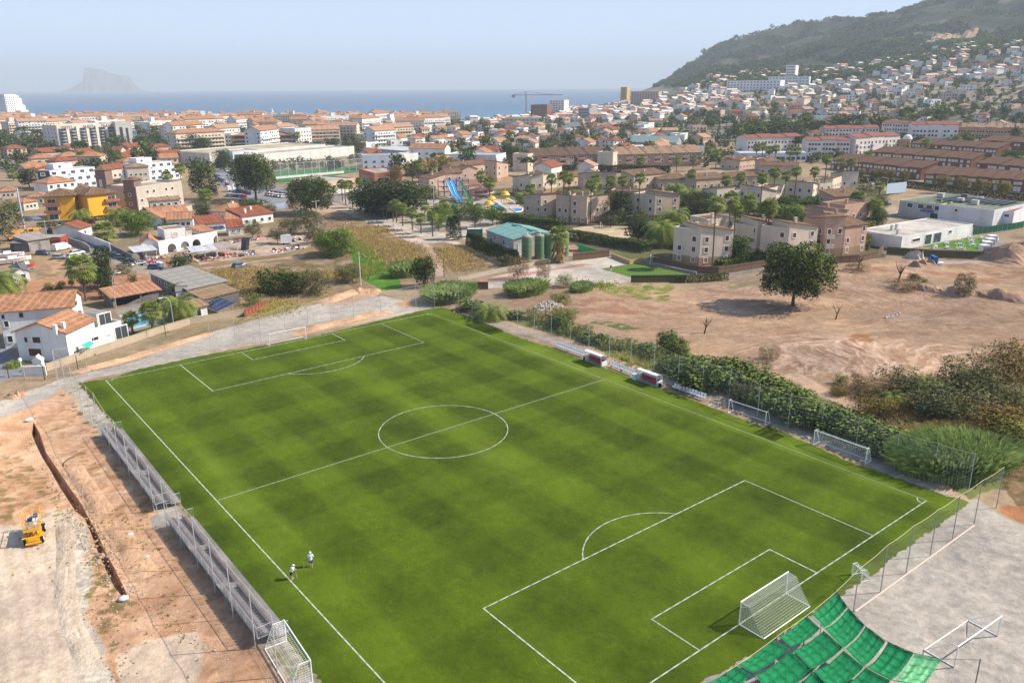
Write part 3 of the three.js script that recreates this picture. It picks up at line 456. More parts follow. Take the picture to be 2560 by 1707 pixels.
goal('white goal standing in front of the pale gravel road', 0, -PL, Math.PI, 7.32, 2.44, 0.4, 1.6, {});
function goalBy(label, ax, az, bx, bz, back, o) { const dx = bx - ax, dz = bz - az, l = Math.hypot(dx, dz); let nx = -dz / l, nzz = dx / l; if (nx * back[0] + nzz * back[1] < 0) { nx = -nx; nzz = -nzz; } return goal(label, (ax + bx) / 2, (az + bz) / 2, faceTurn(nx, nzz), l, o.h ?? 2.1, o.top ?? 0.7, o.bot ?? 1.6, o); }
goalBy('white training goal among weeds, nearer of the two on the right touchline', 35.86,36.09, 35.82,43.50, [1, 0], { stay: true, net: 0.25, top: 0.5, bot: 1.5, h: 2.2 });
goalBy('white training goal beside the small goal on the right touchline', 36.24,21.87, 36.50,28.08, [1, 0], { stay: true, top: 0.5, bot: 1.3, h: 2.1 });
goalBy('small white goal at the end of the seat row', 36.21,18.23, 36.32,19.92, [1, 0], { stay: true, top: 0.45, bot: 0.9, h: 1.0, r: 0.04 });
goalBy('small hexagonal white mini goal by the net fence', 11.51,55.30, 11.04,56.52, [1, 1], { stay: true, net: 0.2, top: 0.5, bot: 1.2, h: 1.35, r: 0.045 });
goalBy('bare white goal lying open on the grey gravel', 5.64,67.71, 12.73,68.32, [-1, -0.4], { stay: true, top: 0.4, bot: 2.6, h: 2.1 });
goalBy('white goal with torn net beside the lower stand', -36.45,29.15, -36.90,35.36, [-1, 0], { stay: true, net: 0.25, top: 1.0, bot: 1.9, h: 2.2 });

// fences: thin posts, a top rope and a nearly see-through net
function fence(label, pts, h, o = {}) {
  const [x0, z0] = pts[0], g = thing(o.name ?? 'net_fence', label, 'fence', x0, z0, 0, undefined, 0), pm = o.pm ?? C.galv, N = o.net ?? fenceNet, hs = Array.isArray(h) ? h : pts.map(() => h), r = o.r ?? 0.05;
  pts.forEach(([x, z], i) => mesh('post', new G().cyl([x - x0, -0.1, z - z0], [x - x0 + (o.lean ? o.lean[0] : 0), hs[i], z - z0 + (o.lean ? o.lean[1] : 0)], r, r * 0.9, 6), pm, g));
  for (let i = 0; i < pts.length - 1; i++) {
    if (o.gap && o.gap.includes(i)) continue;
    const a = pts[i], b = pts[i + 1], l = Math.hypot(b[0] - a[0], b[1] - a[1]), q = new THREE.BufferGeometry(), y0 = o.y0 ?? 0.1, S = 6, P = [], U = [], I = [];
    for (let k = 0; k <= S; k++) { const t = k / S, sag = 0.12 * Math.sin(t * Math.PI); P.push(lerp(a[0], b[0], t) - x0, y0, lerp(a[1], b[1], t) - z0, lerp(a[0], b[0], t) - x0, lerp(hs[i], hs[i + 1], t) - sag, lerp(a[1], b[1], t) - z0); U.push(t * l, 0, t * l, hs[i]); if (k < S) I.push(k * 2, k * 2 + 2, k * 2 + 3, k * 2, k * 2 + 3, k * 2 + 1); }
    q.setAttribute('position', new THREE.Float32BufferAttribute(P, 3)); q.setAttribute('uv', new THREE.Float32BufferAttribute(U, 2)); q.setIndex(I); q.computeVertexNormals();
    if (N !== null && !o.bare) mesh('net', q, N, g);
    if (o.rope !== false) { const rp = []; for (let k = 0; k <= S; k++) rp.push([P[k * 6 + 3], P[k * 6 + 4], P[k * 6 + 5]]); mesh('rope', new G().tube(rp, o.rr ?? 0.025, 4), o.ropeM ?? M(0.55, 0.52, 0.25), g); }
    if (o.rail) mesh('rail', new G().cyl([a[0] - x0, hs[i] - 0.03, a[1] - z0], [b[0] - x0, hs[i + 1] - 0.03, b[1] - z0], 0.03, 0.03, 5), pm, g);
  }
  return g;
}
fence('tall net fence behind the stands on the left touchline', [[-39.03,-55.30], [-38.68,-50.23], [-38.57,-44.74], [-38.64,-38.91], [-38.47,-34.30], [-38.27,-30.63], [-38.70,-22.66], [-38.60,-18.12], [-38.75,-12.72], [-38.66,-7.71], [-38.82,-2.12], [-38.73,2.48], [-38.72,7.52], [-38.72,12.85], [-38.83,18.10], [-38.93,23.15], [-38.91,28.33], [-38.86,33.02]], 6.0);
fence('net fence along the near goal line with leaning grey posts', [[36.84,58.78], [30.99,58.77], [25.80,58.70], [20.87,58.65], [15.95,58.58], [10.96,58.54], [6.19,58.46], [0.59,58.43], [-5.37,58.37], [-12.75,58.24]], [5.2, 5.4, 5.4, 5.4, 5.4, 5.2, 4.6, 3.6, 3.4, 3.2], { pm: M(0.28, 0.28, 0.29, { rough: 0.6 }) });
fence('tall net fence behind the far goal beside the gravel road', [[-38.48,-58.27], [-34.03,-57.73], [-13.06,-57.67], [-8.31,-57.78], [-3.93,-56.24], [2.43,-59.74], [6.80,-58.42], [12.82,-60.66], [17.01,-58.41], [22.83,-57.40], [31.64,-57.45], [35.90,-56.69]], 5.4, { bare: false, net: NM(0.45, 0.45, 0.40, 0.3) });
fence('tall net fence running behind the dugouts along the weeds', [[38.66,-56.53], [39.39,-52.36], [38.62,-46.18], [39.27,-41.73], [39.61,-42.21], [40.22,-37.90], [39.75,-32.23], [39.39,-26.56], [39.54,-21.75], [39.94,-16.72], [40.97,-12.86], [40.19,-6.82], [40.57,-2.00], [40.93,3.02], [39.30,9.67], [39.76,14.17], [40.80,18.59], [38.13,25.64], [37.79,30.89], [40.08,34.71], [37.81,40.98], [37.19,46.61], [37.46,51.19], [37.84,55.25]], 5.2, { pm: M(0.40, 0.46, 0.46, { rough: 0.5, metal: 0.2 }), net: NM(0.40, 0.42, 0.36, 0.35) });


// ---------- plants ----------
const leafM = new THREE.MeshPhysicalMaterial({ vertexColors: true, roughness: 0.95, specularIntensity: 0.25, transmission: 0.35, thickness: 0, side: THREE.DoubleSide });
leafM.color.setRGB(1.2, 1.2, 1.05);
class Leaves { // many small faces with their own colour
  constructor(seed) { this.r = rng(seed); this.p = []; this.n = []; this.c = []; }
  leaf(x, y, z, s, out, cols, slim = 0.6) {
    const r = this.r, a = V(r() - 0.5, r() - 0.5, r() - 0.5).normalize(), b = V(r() - 0.5, r() - 0.5, r() - 0.5).cross(a).normalize(), n = a.clone().cross(b); if (n.dot(out) < 0) n.negate();
    n.multiplyScalar(0.8).addScaledVector(out, 0.7).normalize(); a.multiplyScalar(s); b.multiplyScalar(s * slim);
    const q = [[x - a.x, y - a.y, z - a.z], [x + b.x, y + b.y, z + b.z], [x + a.x, y + a.y, z + a.z], [x - b.x, y - b.y, z - b.z]], c = cols[Math.floor(r() * cols.length)], k = 0.72 + r() * 0.56;
    for (const i of [0, 1, 2, 0, 2, 3]) { this.p.push(...q[i]); this.n.push(n.x, n.y, n.z); this.c.push(c[0] * k, c[1] * k, c[2] * k); }
  }
  tri(a, b, c, col, nn) {
    const A = V(...a), B = V(...b), Cc = V(...c), n = nn ? V(...nn) : B.clone().sub(A).cross(Cc.clone().sub(A)).normalize(), k = 0.8 + this.r() * 0.4;
    for (const v of [A, B, Cc]) { this.p.push(v.x, v.y, v.z); this.n.push(n.x, n.y, n.z); this.c.push(col[0] * k, col[1] * k, col[2] * k); }
  }
  geo() { const g = new THREE.BufferGeometry(); g.setAttribute('position', new THREE.Float32BufferAttribute(this.p, 3)); g.setAttribute('normal', new THREE.Float32BufferAttribute(this.n, 3)); g.setAttribute('color', new THREE.Float32BufferAttribute(this.c, 3)); return g; }
}
// crown in a unit box (x, z -0.5..0.5, y 0..1) made of leaf clumps that leave gaps between them
function crown(seed, o) {
  const L = new Leaves(seed), r = L.r, K = o.clumps ?? 16, cs = [];
  for (let i = 0; i < K; i++) {
    const t = (i + 0.5) / K, y = o.flat ? 0.45 + 0.4 * r() : 0.12 + 0.76 * t, prof = o.cone ? 0.46 * (1 - t) + 0.05 : o.flat ? 0.36 : 0.36 * Math.sqrt(Math.max(0.05, 1 - Math.pow((y - 0.5) / 0.52, 2))), a = i * 2.4 + r(), q = prof * Math.sqrt(0.25 + 0.75 * r());
    cs.push([Math.cos(a) * q, y, Math.sin(a) * q, (o.cr ?? 0.225) * (0.7 + 0.6 * r())]);
  }
  for (let i = 0; i < o.n; i++) {
    const c = cs[Math.floor(r() * K)], d = V(r() - 0.5, (r() - 0.42) * (o.squash ?? 0.9), r() - 0.5).normalize(), q = c[3] * (0.6 + 0.45 * r());
    let x = c[0] + d.x * q, y = c[1] + d.y * q * (o.vy ?? 1), z = c[2] + d.z * q;
    if (y < 0) y = -y * 0.3;
    const out = V(x * 1.2, (y - 0.45) * 1.1, z * 1.2).normalize().lerp(d, 0.5).normalize();
    L.leaf(x, y, z, (o.leaf ?? 0.04) * (0.6 + 0.8 * r()), out, o.cols, o.slim);
  }
  return L.geo();
}
const PAL = {
  pine: [[0.0729, 0.112, 0.0161], [0.0972, 0.143, 0.0207], [0.162, 0.203, 0.0253], [0.0567, 0.0825, 0.0161]], broad: [[0.0648, 0.112, 0.0207], [0.0891, 0.143, 0.023], [0.146, 0.203, 0.0322], [0.0486, 0.0825, 0.0184]],
  bright: [[0.178, 0.27, 0.0345], [0.243, 0.33, 0.046], [0.138, 0.21, 0.0287]], olive: [[0.138, 0.15, 0.0633], [0.186, 0.195, 0.0862], [0.0972, 0.112, 0.046]], plane: [[0.259, 0.217, 0.0403], [0.211, 0.203, 0.0403], [0.308, 0.225, 0.0575], [0.162, 0.18, 0.0345]],
  dark: [[0.0405, 0.0675, 0.0161], [0.0567, 0.09, 0.0207], [0.081, 0.112, 0.0253]], dry: [[0.275, 0.188, 0.092], [0.211, 0.15, 0.0747], [0.324, 0.225, 0.115]], rust: [[0.292, 0.18, 0.0345], [0.227, 0.173, 0.0403], [0.162, 0.15, 0.0345]],
  palm: [[0.126, 0.166, 0.033], [0.169, 0.215, 0.042], [0.211, 0.234, 0.052]], skirt: [[0.324, 0.225, 0.0978], [0.259, 0.18, 0.0805]], reed: [[0.219, 0.293, 0.093], [0.285, 0.344, 0.116], [0.163, 0.234, 0.07]], fig: [[0.113, 0.18, 0.0345], [0.162, 0.232, 0.0517], [0.081, 0.135, 0.0287], [0.243, 0.285, 0.0805]], straw: [[0.486, 0.36, 0.149], [0.389, 0.3, 0.103], [0.324, 0.255, 0.069]], weed: [[0.162, 0.217, 0.0345], [0.211, 0.255, 0.046], [0.259, 0.255, 0.069]], purple: [[0.162, 0.045, 0.046], [0.113, 0.045, 0.0403]],
};
const CROWN = {};
function crownOf(kind, fine) {
  const key = kind + fine, v = Math.floor(rnd() * 3), id = key + v;
  if (!CROWN[id]) {
    const n = { 0: 260, 1: 900, 2: 3600, 3: 15000 }[fine], leaf = { 0: 0.085, 1: 0.05, 2: 0.027, 3: 0.019 }[fine], s = 1000 + v * 31 + fine * 7 + kind.length * 101 + kind.charCodeAt(0);
    const base = { pine: { clumps: 24, cr: 0.21, squash: 0.7, cols: PAL.pine, slim: 0.5 }, umbrella: { flat: true, clumps: 16, cr: 0.2, squash: 0.6, cols: PAL.pine, slim: 0.5 }, broad: { clumps: 17, cols: PAL.broad }, bright: { clumps: 20, cols: PAL.bright, slim: 0.4 }, olive: { clumps: 15, cols: PAL.olive, slim: 0.35 }, plane: { clumps: 14, cols: PAL.plane }, dark: { clumps: 18, cols: PAL.dark }, dome: { clumps: 40, cr: 0.2, cols: PAL.dark }, cypress: { cone: true, clumps: 14, cr: 0.2, cols: PAL.dark, slim: 0.4 }, dry: { clumps: 15, cols: PAL.dry, slim: 0.25 }, rust: { clumps: 14, cols: PAL.rust, slim: 0.4 }, fig: { clumps: 17, cols: PAL.fig, slim: 0.8 }, weed: { clumps: 14, cols: PAL.weed, slim: 0.35 }, purple: { clumps: 10, cols: PAL.purple } }[kind];
    CROWN[id] = crown(s, { n, leaf, ...base });
  }
  return CROWN[id];
}
const trunkG = {};
function limbs(seed, h, r, spread) { const q = new G(), g = rng(seed), bend = [[0, -0.2, 0], [r * 0.4 * (g() - 0.5), h * 0.5, r * (g() - 0.5)], [r * (g() - 0.5), h, r * (g() - 0.5)]]; q.tube(bend, [r * 1.25, r * 0.85, r * 0.6], 7); for (let i = 0; i < 5; i++) { const a = i * 1.3 + g(), y = h * (0.6 + 0.35 * g()); q.tube([[bend[1][0], y, bend[1][2]], [Math.cos(a) * spread * 0.5, y + spread * 0.5, Math.sin(a) * spread * 0.5], [Math.cos(a) * spread, y + spread * 0.9, Math.sin(a) * spread]], [r * 0.5, r * 0.32, r * 0.12], 5); } return q; }
// a tree: x, z, total height, crown width, crown kind, fineness, share of height that is bare trunk
function tree(name, label, x, z, h, w, kind, fine = 1, bare = 0.25, group) {
  const t = thing(name, label, /shrub|bush/.test(name) ? 'shrub' : 'tree', x, z, rnd() * 6.28, group), th = h * bare;
  if (bare > 0.04) mesh('trunk', limbs(Math.floor(rnd() * 999), Math.max(th + h * 0.12, 0.3), Math.max(h * 0.028, 0.05), w * 0.28), C.trunk, t);
  const c = mesh('crown', crownOf(kind, fine), leafM, t); c.position.y = th; c.scale.set(w * 1.12, (h - th) * 1.06, w * 1.12); return t;
}
function shrub(label, x, z, h, w, kind, fine = 1, group, name = 'shrub') { return tree(name, label, x, z, h, w, kind, fine, 0, group); }
// fan palm: ringed trunk, brown skirt, fans on stalks
function fanCrown(seed) {
  const L = new Leaves(seed), r = L.r;
  for (let i = 0; i < 46; i++) {
    const a = i * 2.4, el = lerp(1.25, -0.75, i / 46) + (r() - 0.5) * 0.25, st = 0.75 + 0.25 * r(), d = V(Math.cos(a) * Math.cos(el), Math.sin(el), Math.sin(a) * Math.cos(el)), c = d.clone().multiplyScalar(st), side = V(-Math.sin(a), 0, Math.cos(a)), up = side.clone().cross(d).negate(), col = PAL.palm[i % 3];
    L.tri([0, 0, 0], c.clone().addScaledVector(side, 0.03).toArray(), c.clone().addScaledVector(side, -0.03).toArray(), col);
    for (let k = -5; k <= 5; k++) { const t = k * 0.3, l = 0.95 - Math.abs(k) * 0.05, e = c.clone().addScaledVector(d, Math.cos(t) * l).addScaledVector(side, Math.sin(t) * l); e.y -= 0.12 + 0.3 * r(); const m = c.clone().addScaledVector(d, Math.cos(t + 0.14) * 0.55).addScaledVector(side, Math.sin(t + 0.14) * 0.55), m2 = c.clone().addScaledVector(d, Math.cos(t - 0.14) * 0.55).addScaledVector(side, Math.sin(t - 0.14) * 0.55); L.tri(m.toArray(), e.toArray(), m2.toArray(), col); L.tri(c.toArray(), m.toArray(), m2.toArray(), col); }
  }
  return L.geo();
}
function skirtGeo(seed) { const L = new Leaves(seed), r = L.r; for (let i = 0; i < 90; i++) { const a = r() * 6.28, y = -r() * 1.6, q = 0.25 + 0.35 * r(); L.tri([Math.cos(a) * 0.15, y, Math.sin(a) * 0.15], [Math.cos(a + 0.3) * q, y - 0.7, Math.sin(a + 0.3) * q], [Math.cos(a - 0.3) * q, y - 0.6, Math.sin(a - 0.3) * q], PAL.skirt[i % 2]); } return L.geo(); }
function featherCrown(seed) {
  const L = new Leaves(seed), r = L.r;
  for (let i = 0; i < 44; i++) {
    const a = i * 2.4 + r() * 0.2, el = lerp(1.3, -0.25, i / 44), side = V(-Math.sin(a), 0, Math.cos(a)); let p = V(0, 0, 0), e = el; const N = 9, col = PAL.palm[i % 3];
    for (let k = 0; k < N; k++) {
      const d = V(Math.cos(a) * Math.cos(e), Math.sin(e), Math.sin(a) * Math.cos(e)), q = p.clone().addScaledVector(d, 0.34), w = 0.5 * Math.sin((k + 1.2) / (N + 1.6) * Math.PI) + 0.06;
      for (const s of [-1, 1]) for (const o of [0, 0.5]) { const b = p.clone().lerp(q, o), b2 = p.clone().lerp(q, o + 0.42), tip = b.clone().addScaledVector(side, s * w).addScaledVector(d, 0.3); tip.y -= 0.14; L.tri(b.toArray(), b2.toArray(), tip.toArray(), col); }
      p = q; e -= 0.24 + 0.05 * r();
    }
  }
  return L.geo();
}
const FAN = [fanCrown(1), fanCrown(2), fanCrown(3)], SKIRT = [skirtGeo(4), skirtGeo(5)], FEATHER = [featherCrown(6), featherCrown(7)];
const palmTr = (() => { const q = new G(); for (let i = 0; i < 12; i++) { const a = i / 12, b = (i + 1) / 12, x = (t) => 0.012 * Math.sin(t * 3); q.cyl([x(a), a, 0], [x(b), b, 0], 1 - 0.35 * a, 0.94 - 0.35 * b, 7, i === 11); } return q.geo(); })();
function palm(label, x, z, h, o = {}) {
  const t = thing(o.date ? 'date_palm' : 'fan_palm', label, 'palm tree', x, z, rnd() * 6.28, o.group), r = o.r ?? (o.date ? 0.32 : 0.25), s = o.s ?? (o.date ? 1.5 : 0.98);
  const tr = mesh('trunk', palmTr, C.palmTrunk, t); tr.scale.set(r, h, r); tr.position.y = -0.1; tr.rotation.z = R(-0.02, 0.02);
  const c = mesh('crown', o.date ? pick(FEATHER) : pick(FAN), leafM, t); c.position.y = h; c.scale.setScalar(s * 1.2 * R(0.9, 1.1));
  if (!o.date) { const k = mesh('dead_leaf_skirt', pick(SKIRT), leafM, t); k.position.y = h - 0.1; k.scale.set(s * (o.skirt ?? 0.9), s * (o.skirt ?? 0.7) * 1.1, s * (o.skirt ?? 0.9)); }
  return t;
}
function reedGeo(seed, n, w, d, h, cols) { // a stand of upright blades that arch over at the tip
  const L = new Leaves(seed), r = L.r;
  for (let i = 0; i < n; i++) { const a = r() * 6.28, q = Math.sqrt(r()), x = Math.cos(a) * q * w / 2, z = Math.sin(a) * q * d / 2, hh = h * (0.4 + 0.6 * r()) * (1 - 0.15 * q * q), lx = (r() - 0.5) * 0.8 + x * 0.18, lz = (r() - 0.5) * 0.8 + z * 0.18, b = 0.09 + 0.05 * r(), c = cols[i % cols.length]; L.tri([x - b, 0, z], [x + b, 0, z], [x + lx * 0.5, hh * 0.7, z + lz * 0.5], c); L.tri([x + lx * 0.5, hh * 0.55, z + lz * 0.5], [x + lx * 0.5 + b * 3, hh * 0.8, z + lz * 0.5 + b], [x + lx * 1.5, hh * 0.92, z + lz * 1.5], c); for (let k = 0; k < 2; k++) { const yy = hh * (0.3 + 0.6 * r()), aa = r() * 6.28, l = 0.5 + 0.4 * r(); L.tri([x + lx * 0.3, yy, z + lz * 0.3], [x + lx * 0.3 + 0.06, yy + 0.1, z + lz * 0.3], [x + Math.cos(aa) * l, yy + 0.35, z + Math.sin(aa) * l], c); } }
  return L.geo();
}
function reeds(label, x, z, w, d, h, turn, n, cols = PAL.reed, name = 'reed_bed', cat = 'reeds') { const o = mesh(name, reedGeo(Math.floor(x * 7 + z * 3 + 5000), n, w, d, h, cols), leafM); o.position.set(x, H(x, z), z); o.rotation.y = turn; return stuff(o, label, cat); }
// hedge: leaf faces filling a box along a line
function hedge(label, pts, h, w, cols, dens = 60, leaf = 0.16, name = 'hedge', tips = 0) {
  const L = new Leaves(Math.floor(Math.abs(pts[0][0] * 13 + pts[0][1] * 7) + 300)), r = L.r, [x0, z0] = pts[0];
  for (let i = 0; i < pts.length - 1; i++) {
    const a = pts[i], b = pts[i + 1], l = Math.hypot(b[0] - a[0], b[1] - a[1]), dx = (b[0] - a[0]) / l, dz = (b[1] - a[1]) / l, n = Math.floor(l * dens);
    for (let k = 0; k < n; k++) {
      const t = r(), f = r(), hh = h * (1 + tips * (Math.abs(Math.sin(t * l * 1.9)) - 0.5)) * (0.9 + 0.2 * nz(t * l / 40, i * 0.3)); let s, y, out; if (f < 0.4) { s = (r() - 0.5) * w; y = hh * (0.93 + 0.1 * r()); out = V(0, 1, 0); } else { const sg = f < 0.7 ? 1 : -1; s = sg * w / 2 * (0.85 + 0.25 * r()); y = hh * r(); out = V(-dz * sg, 0.2, dx * sg); }
      if (tips) s *= 1 - 0.6 * y / (h * (1 + tips)); L.leaf(a[0] - x0 + dx * t * l - dz * s, y, a[1] - z0 + dz * t * l + dx * s, leaf * (0.6 + 0.8 * r()), out, cols, 0.55);
    }
  }
  const o = mesh(name, L.geo(), leafM); o.position.set(x0, H(x0, z0), z0); tag(o, label, 'hedge'); return o;
}
function deadTree(label, x, z, h, seed, n = 5, name = 'dead_tree') {
  const g = rng(seed), q = new G(), t = thing(name, label, 'dead tree', x, z, 0); q.tube([[0, -0.1, 0], [h * 0.06, h * 0.25, 0.02], [h * 0.12, h * 0.42, 0]], [h * 0.06, h * 0.045, h * 0.038], 6); mesh('trunk', q, C.trunk, t);
  for (let i = 0; i < n; i++) { const b = new G(), a = i / n * 6.28 + g(), l = h * (0.4 + 0.3 * g()), p0 = [h * 0.11, h * (0.3 + 0.12 * g()), 0], p1 = [p0[0] + Math.cos(a) * l * 0.3, p0[1] + l * 0.5, Math.sin(a) * l * 0.3], p2 = [p1[0] + Math.cos(a + 0.4) * l * 0.25, p1[1] + l * 0.45, p1[2] + Math.sin(a + 0.4) * l * 0.25]; b.tube([p0, p1, p2], [h * 0.03, h * 0.02, h * 0.007], 5); for (let k = 0; k < 3; k++) { const aa = g() * 6.28; b.tube([p1, [p1[0] + Math.cos(aa) * l * 0.25, p1[1] + l * 0.2, p1[2] + Math.sin(aa) * l * 0.25]], [h * 0.012, h * 0.004], 4); } mesh('branch', b, C.trunk, t); }
  return t;
}


// ---------- things round the pitch ----------
function span(name, label, cat, ax, az, bx, bz, group) { const l = Math.hypot(bx - ax, bz - az), g = thing(name, label, cat, ax, az, Math.atan2(-(bz - az), bx - ax), group); g.userData.len = undefined; delete g.userData.len; return [g, l]; }
{
  // bucket seats: shell with back, on a rail with legs
  const shell = new G(); shell.box(-0.21, 0.40, -0.2, 0.21, 0.45, 0.2); shell.quad([-0.21, 0.45, -0.2], [0.21, 0.45, -0.2], [0.19, 0.84, -0.3], [-0.19, 0.84, -0.3]); shell.quad([0.21, 0.42, -0.24], [-0.21, 0.42, -0.24], [-0.19, 0.84, -0.34], [0.19, 0.84, -0.34]); shell.box(-0.23, 0.44, -0.2, -0.19, 0.55, 0.16).box(0.19, 0.44, -0.2, 0.23, 0.55, 0.16).box(-0.19, 0.82, -0.36, 0.19, 0.86, -0.29);
  const sg = shell.geo(), leg = new G().cyl([0, 0, 0.1], [0, 0.4, 0], 0.025, 0.025, 5).cyl([0, 0, -0.25], [0, 0.4, 0], 0.025, 0.025, 5).geo(), whiteSeat = M(0.82, 0.82, 0.82, { rough: 0.6 });
  const rows = [['row of white bucket seats before the first dugout, farthest along the touchline', 37.52,-17.93, 37.45,-10.40], ['row of white bucket seats between the two red dugouts', 37.50,-3.84, 37.15,1.95], ['row of white bucket seats between a dugout and the small goal', 37.49,10.07, 37.42,16.63]];
  for (const [label, ax, az, bx, bz] of rows) {
    const [g, l] = span('seat_row', label, 'seats', ax, az, bx, bz, 'white seat rows on the touchline'), n = Math.round(l / 0.62);
    mesh('rail', new G().box(-0.1, 0.34, -0.04, l + 0.1, 0.40, 0.04), C.galv, g);
    for (let i = 0; i < n; i++) { const s = mesh('seat', sg, whiteSeat, g); s.position.x = (i + 0.5) * l / n; s.scale.set(1.15, 1.2, 1.15); if (i % 2 === 0) { const q = mesh('leg', leg, C.galv, g); q.position.x = (i + 0.5) * l / n; } }
  }
  const redSeat = new G(); redSeat.box(-0.22, 0.40, -0.2, 0.22, 0.46, 0.2); redSeat.box(-0.22, 0.46, -0.27, 0.22, 0.86, -0.2); const rs = redSeat.geo();
  for (const [label, ax, az, bx, bz] of [['white canopied dugout with red seats beside the halfway line, farther one', 36.42,-9.03, 36.19,-4.72], ['white canopied dugout with red seats, nearer one with a black bin', 36.29,3.65, 36.25,7.91]]) {
    const [g, l] = span('dugout', label, 'dugout', ax, az, bx, bz, 'team dugouts'), prof = [[0.25, 2.0], [-0.25, 2.08], [-0.75, 1.95], [-1.1, 1.6], [-1.25, 1.1], [-1.28, 0.1]], can = M(0.78, 0.78, 0.80, { rough: 0.25 }), pan = 4;
    for (let p = 0; p < pan; p++) { const q = new G(), a = p * l / pan + 0.03, b = (p + 1) * l / pan - 0.03; for (let i = 0; i < prof.length - 1; i++) q.quad([a, prof[i][1], prof[i][0]], [b, prof[i][1], prof[i][0]], [b, prof[i + 1][1], prof[i + 1][0]], [a, prof[i + 1][1], prof[i + 1][0]]).quad([a, prof[i + 1][1] - 0.03, prof[i + 1][0] + 0.03], [b, prof[i + 1][1] - 0.03, prof[i + 1][0] + 0.03], [b, prof[i][1] - 0.03, prof[i][0] + 0.02], [a, prof[i][1] - 0.03, prof[i][0] + 0.02]); mesh('canopy_panel', q, can, g); }
    for (let p = 0; p <= pan; p++) mesh('rib', new G().tube(prof.map(([z, y]) => [p * l / pan, y, z]), 0.035, 5), C.wpaint, g);
    for (const x of [0, l]) mesh('side_panel', new G().poly([[x, 0, 0], [x, 0.95, -0.05], [x, 1.1, -1.24], [x, 0, -1.28]]).poly([[x + 0.02, 0, -1.28], [x + 0.02, 1.1, -1.24], [x + 0.02, 0.95, -0.05], [x + 0.02, 0, 0]]), C.wpaint, g);
    for (const x of [0, l]) mesh('front_post', new G().cyl([x, 0, 0], [x, 2.0, 0.22], 0.035, 0.035, 6), C.wpaint, g);
    mesh('plinth', new G().box(-0.05, -0.02, -1.35, l + 0.05, 0.12, 0.05), C.conc, g);
    const n = Math.round(l / 0.56); for (let i = 0; i < n; i++) { const s = mesh('seat', rs, C.red, g); s.position.set((i + 0.5) * l / n, 0.08, -0.75); }
  }
  const bin = (label, x, z) => { const b = thing('litter_bin', label, 'bin', x, z); mesh('body', new G().lathe([[0, 0], [0.22, 0], [0.27, 0.75], [0.27, 0.8]], 12), C.black, b); mesh('liner', new G().lathe([[0.28, 0.74], [0.3, 0.82], [0.22, 0.84], [0.2, 0.5]], 12), C.wpaint, b); };
  bin('black bin with white liner beside the nearer dugout', 36.63,8.22); bin('black bin with white liner by the farther dugout', 36.48,-9.30);
  const box = thing('cool_box', 'pale blue crate between the seats and the nearer dugout', 'crate', 36.30,3.14); mesh('body', new G().cbox(0, 0, 0, 0.9, 0.85, 0.7), M(0.55, 0.66, 0.76), box); mesh('lid', new G().cbox(0, 0.85, 0, 0.94, 0.08, 0.74), M(0.66, 0.74, 0.80), box);
}
{ // grandstands: two tiers of bolted seats behind a baluster rail
  const seat = new G(); seat.box(-0.2, 0.0, -0.2, 0.2, 0.05, 0.2).box(-0.2, 0.05, 0.16, 0.2, 0.36, 0.21); const sg = seat.geo(), seatM = M(0.13, 0.105, 0.115, { rough: 0.5 }), deck = M(0.27, 0.25, 0.26, { t: 'concrete' }), stepM = M(0.45, 0.40, 0.37, { t: 'concrete' });
  for (const [label, ax, az, bx, bz] of [['grey metal stand with dark seats, the upper one nearer the gravel road', -38.46,-28.62, -38.69,-1.75], ['grey metal stand with dark seats, the lower one nearer the torn goal', -38.68,2.86, -38.70,28.55]]) {
    const [g, l] = span('grandstand', label, 'grandstand', ax, az, bx, bz, 'grandstands on the left touchline');
    mesh('front_walkway', new G().box(0, 0.35, -2.85, l, 0.42, -2.0), deck, g); mesh('middle_tier', new G().box(0, 0.62, -2.0, l, 0.70, -1.1), deck, g); mesh('rear_tier', new G().box(0, 0.98, -1.1, l, 1.06, 0), deck, g);
    mesh('riser', new G().box(0, 0.42, -2.0, l, 0.62, -1.96), C.steel, g); mesh('riser', new G().box(0, 0.70, -1.1, l, 0.98, -1.06), C.steel, g);
    mesh('step_strip', new G().box(0.4, 0.704, -1.33, l - 0.4, 0.72, -1.13), stepM, g);
    for (let x = 0.4; x < l; x += 2.4) for (const [z, h] of [[-2.75, 0.35], [-1.2, 0.62], [-0.1, 0.98]]) mesh('leg', new G().cbox(x, 0, z, 0.07, h, 0.07), C.steel, g);
    const n = Math.floor(l / 0.5); for (const [z, y] of [[-1.72, 0.84], [-0.45, 1.2]]) for (let i = 0; i < n; i++) { const x = (i + 0.5) * l / n, f = i / n; if (Math.abs(f - 0.28) < 0.025 || Math.abs(f - 0.62) < 0.025) continue; const s = mesh('seat', sg, seatM, g); s.position.set(x, y, z); }
    const bars = (q, a, b, y0, y1) => { const d = Math.hypot(b[0] - a[0], b[1] - a[1]), k = Math.round(d / 0.16); q.cyl([a[0], y1, a[1]], [b[0], y1, b[1]], 0.028, 0.028, 5); q.cyl([a[0], y0, a[1]], [b[0], y0, b[1]], 0.022, 0.022, 5); for (let i = 0; i <= k; i++) { const t = i / k, x = lerp(a[0], b[0], t), z = lerp(a[1], b[1], t); q.cyl([x, y0, z], [x, y1, z], i % 12 ? 0.012 : 0.03, i % 12 ? 0.012 : 0.03, 4, false); } return q; };
    mesh('back_railing', bars(new G(), [0, 0.02], [l, 0.02], 1.12, 2.15), C.galv, g); for (const x of [0, l]) { mesh('end_railing', bars(new G(), [x, 0], [x, -1.5], 1.0, 2.1), C.galv, g); mesh('end_railing', bars(new G(), [x, -1.7], [x, -2.8], 0.5, 1.6), C.galv, g); }
  }
}
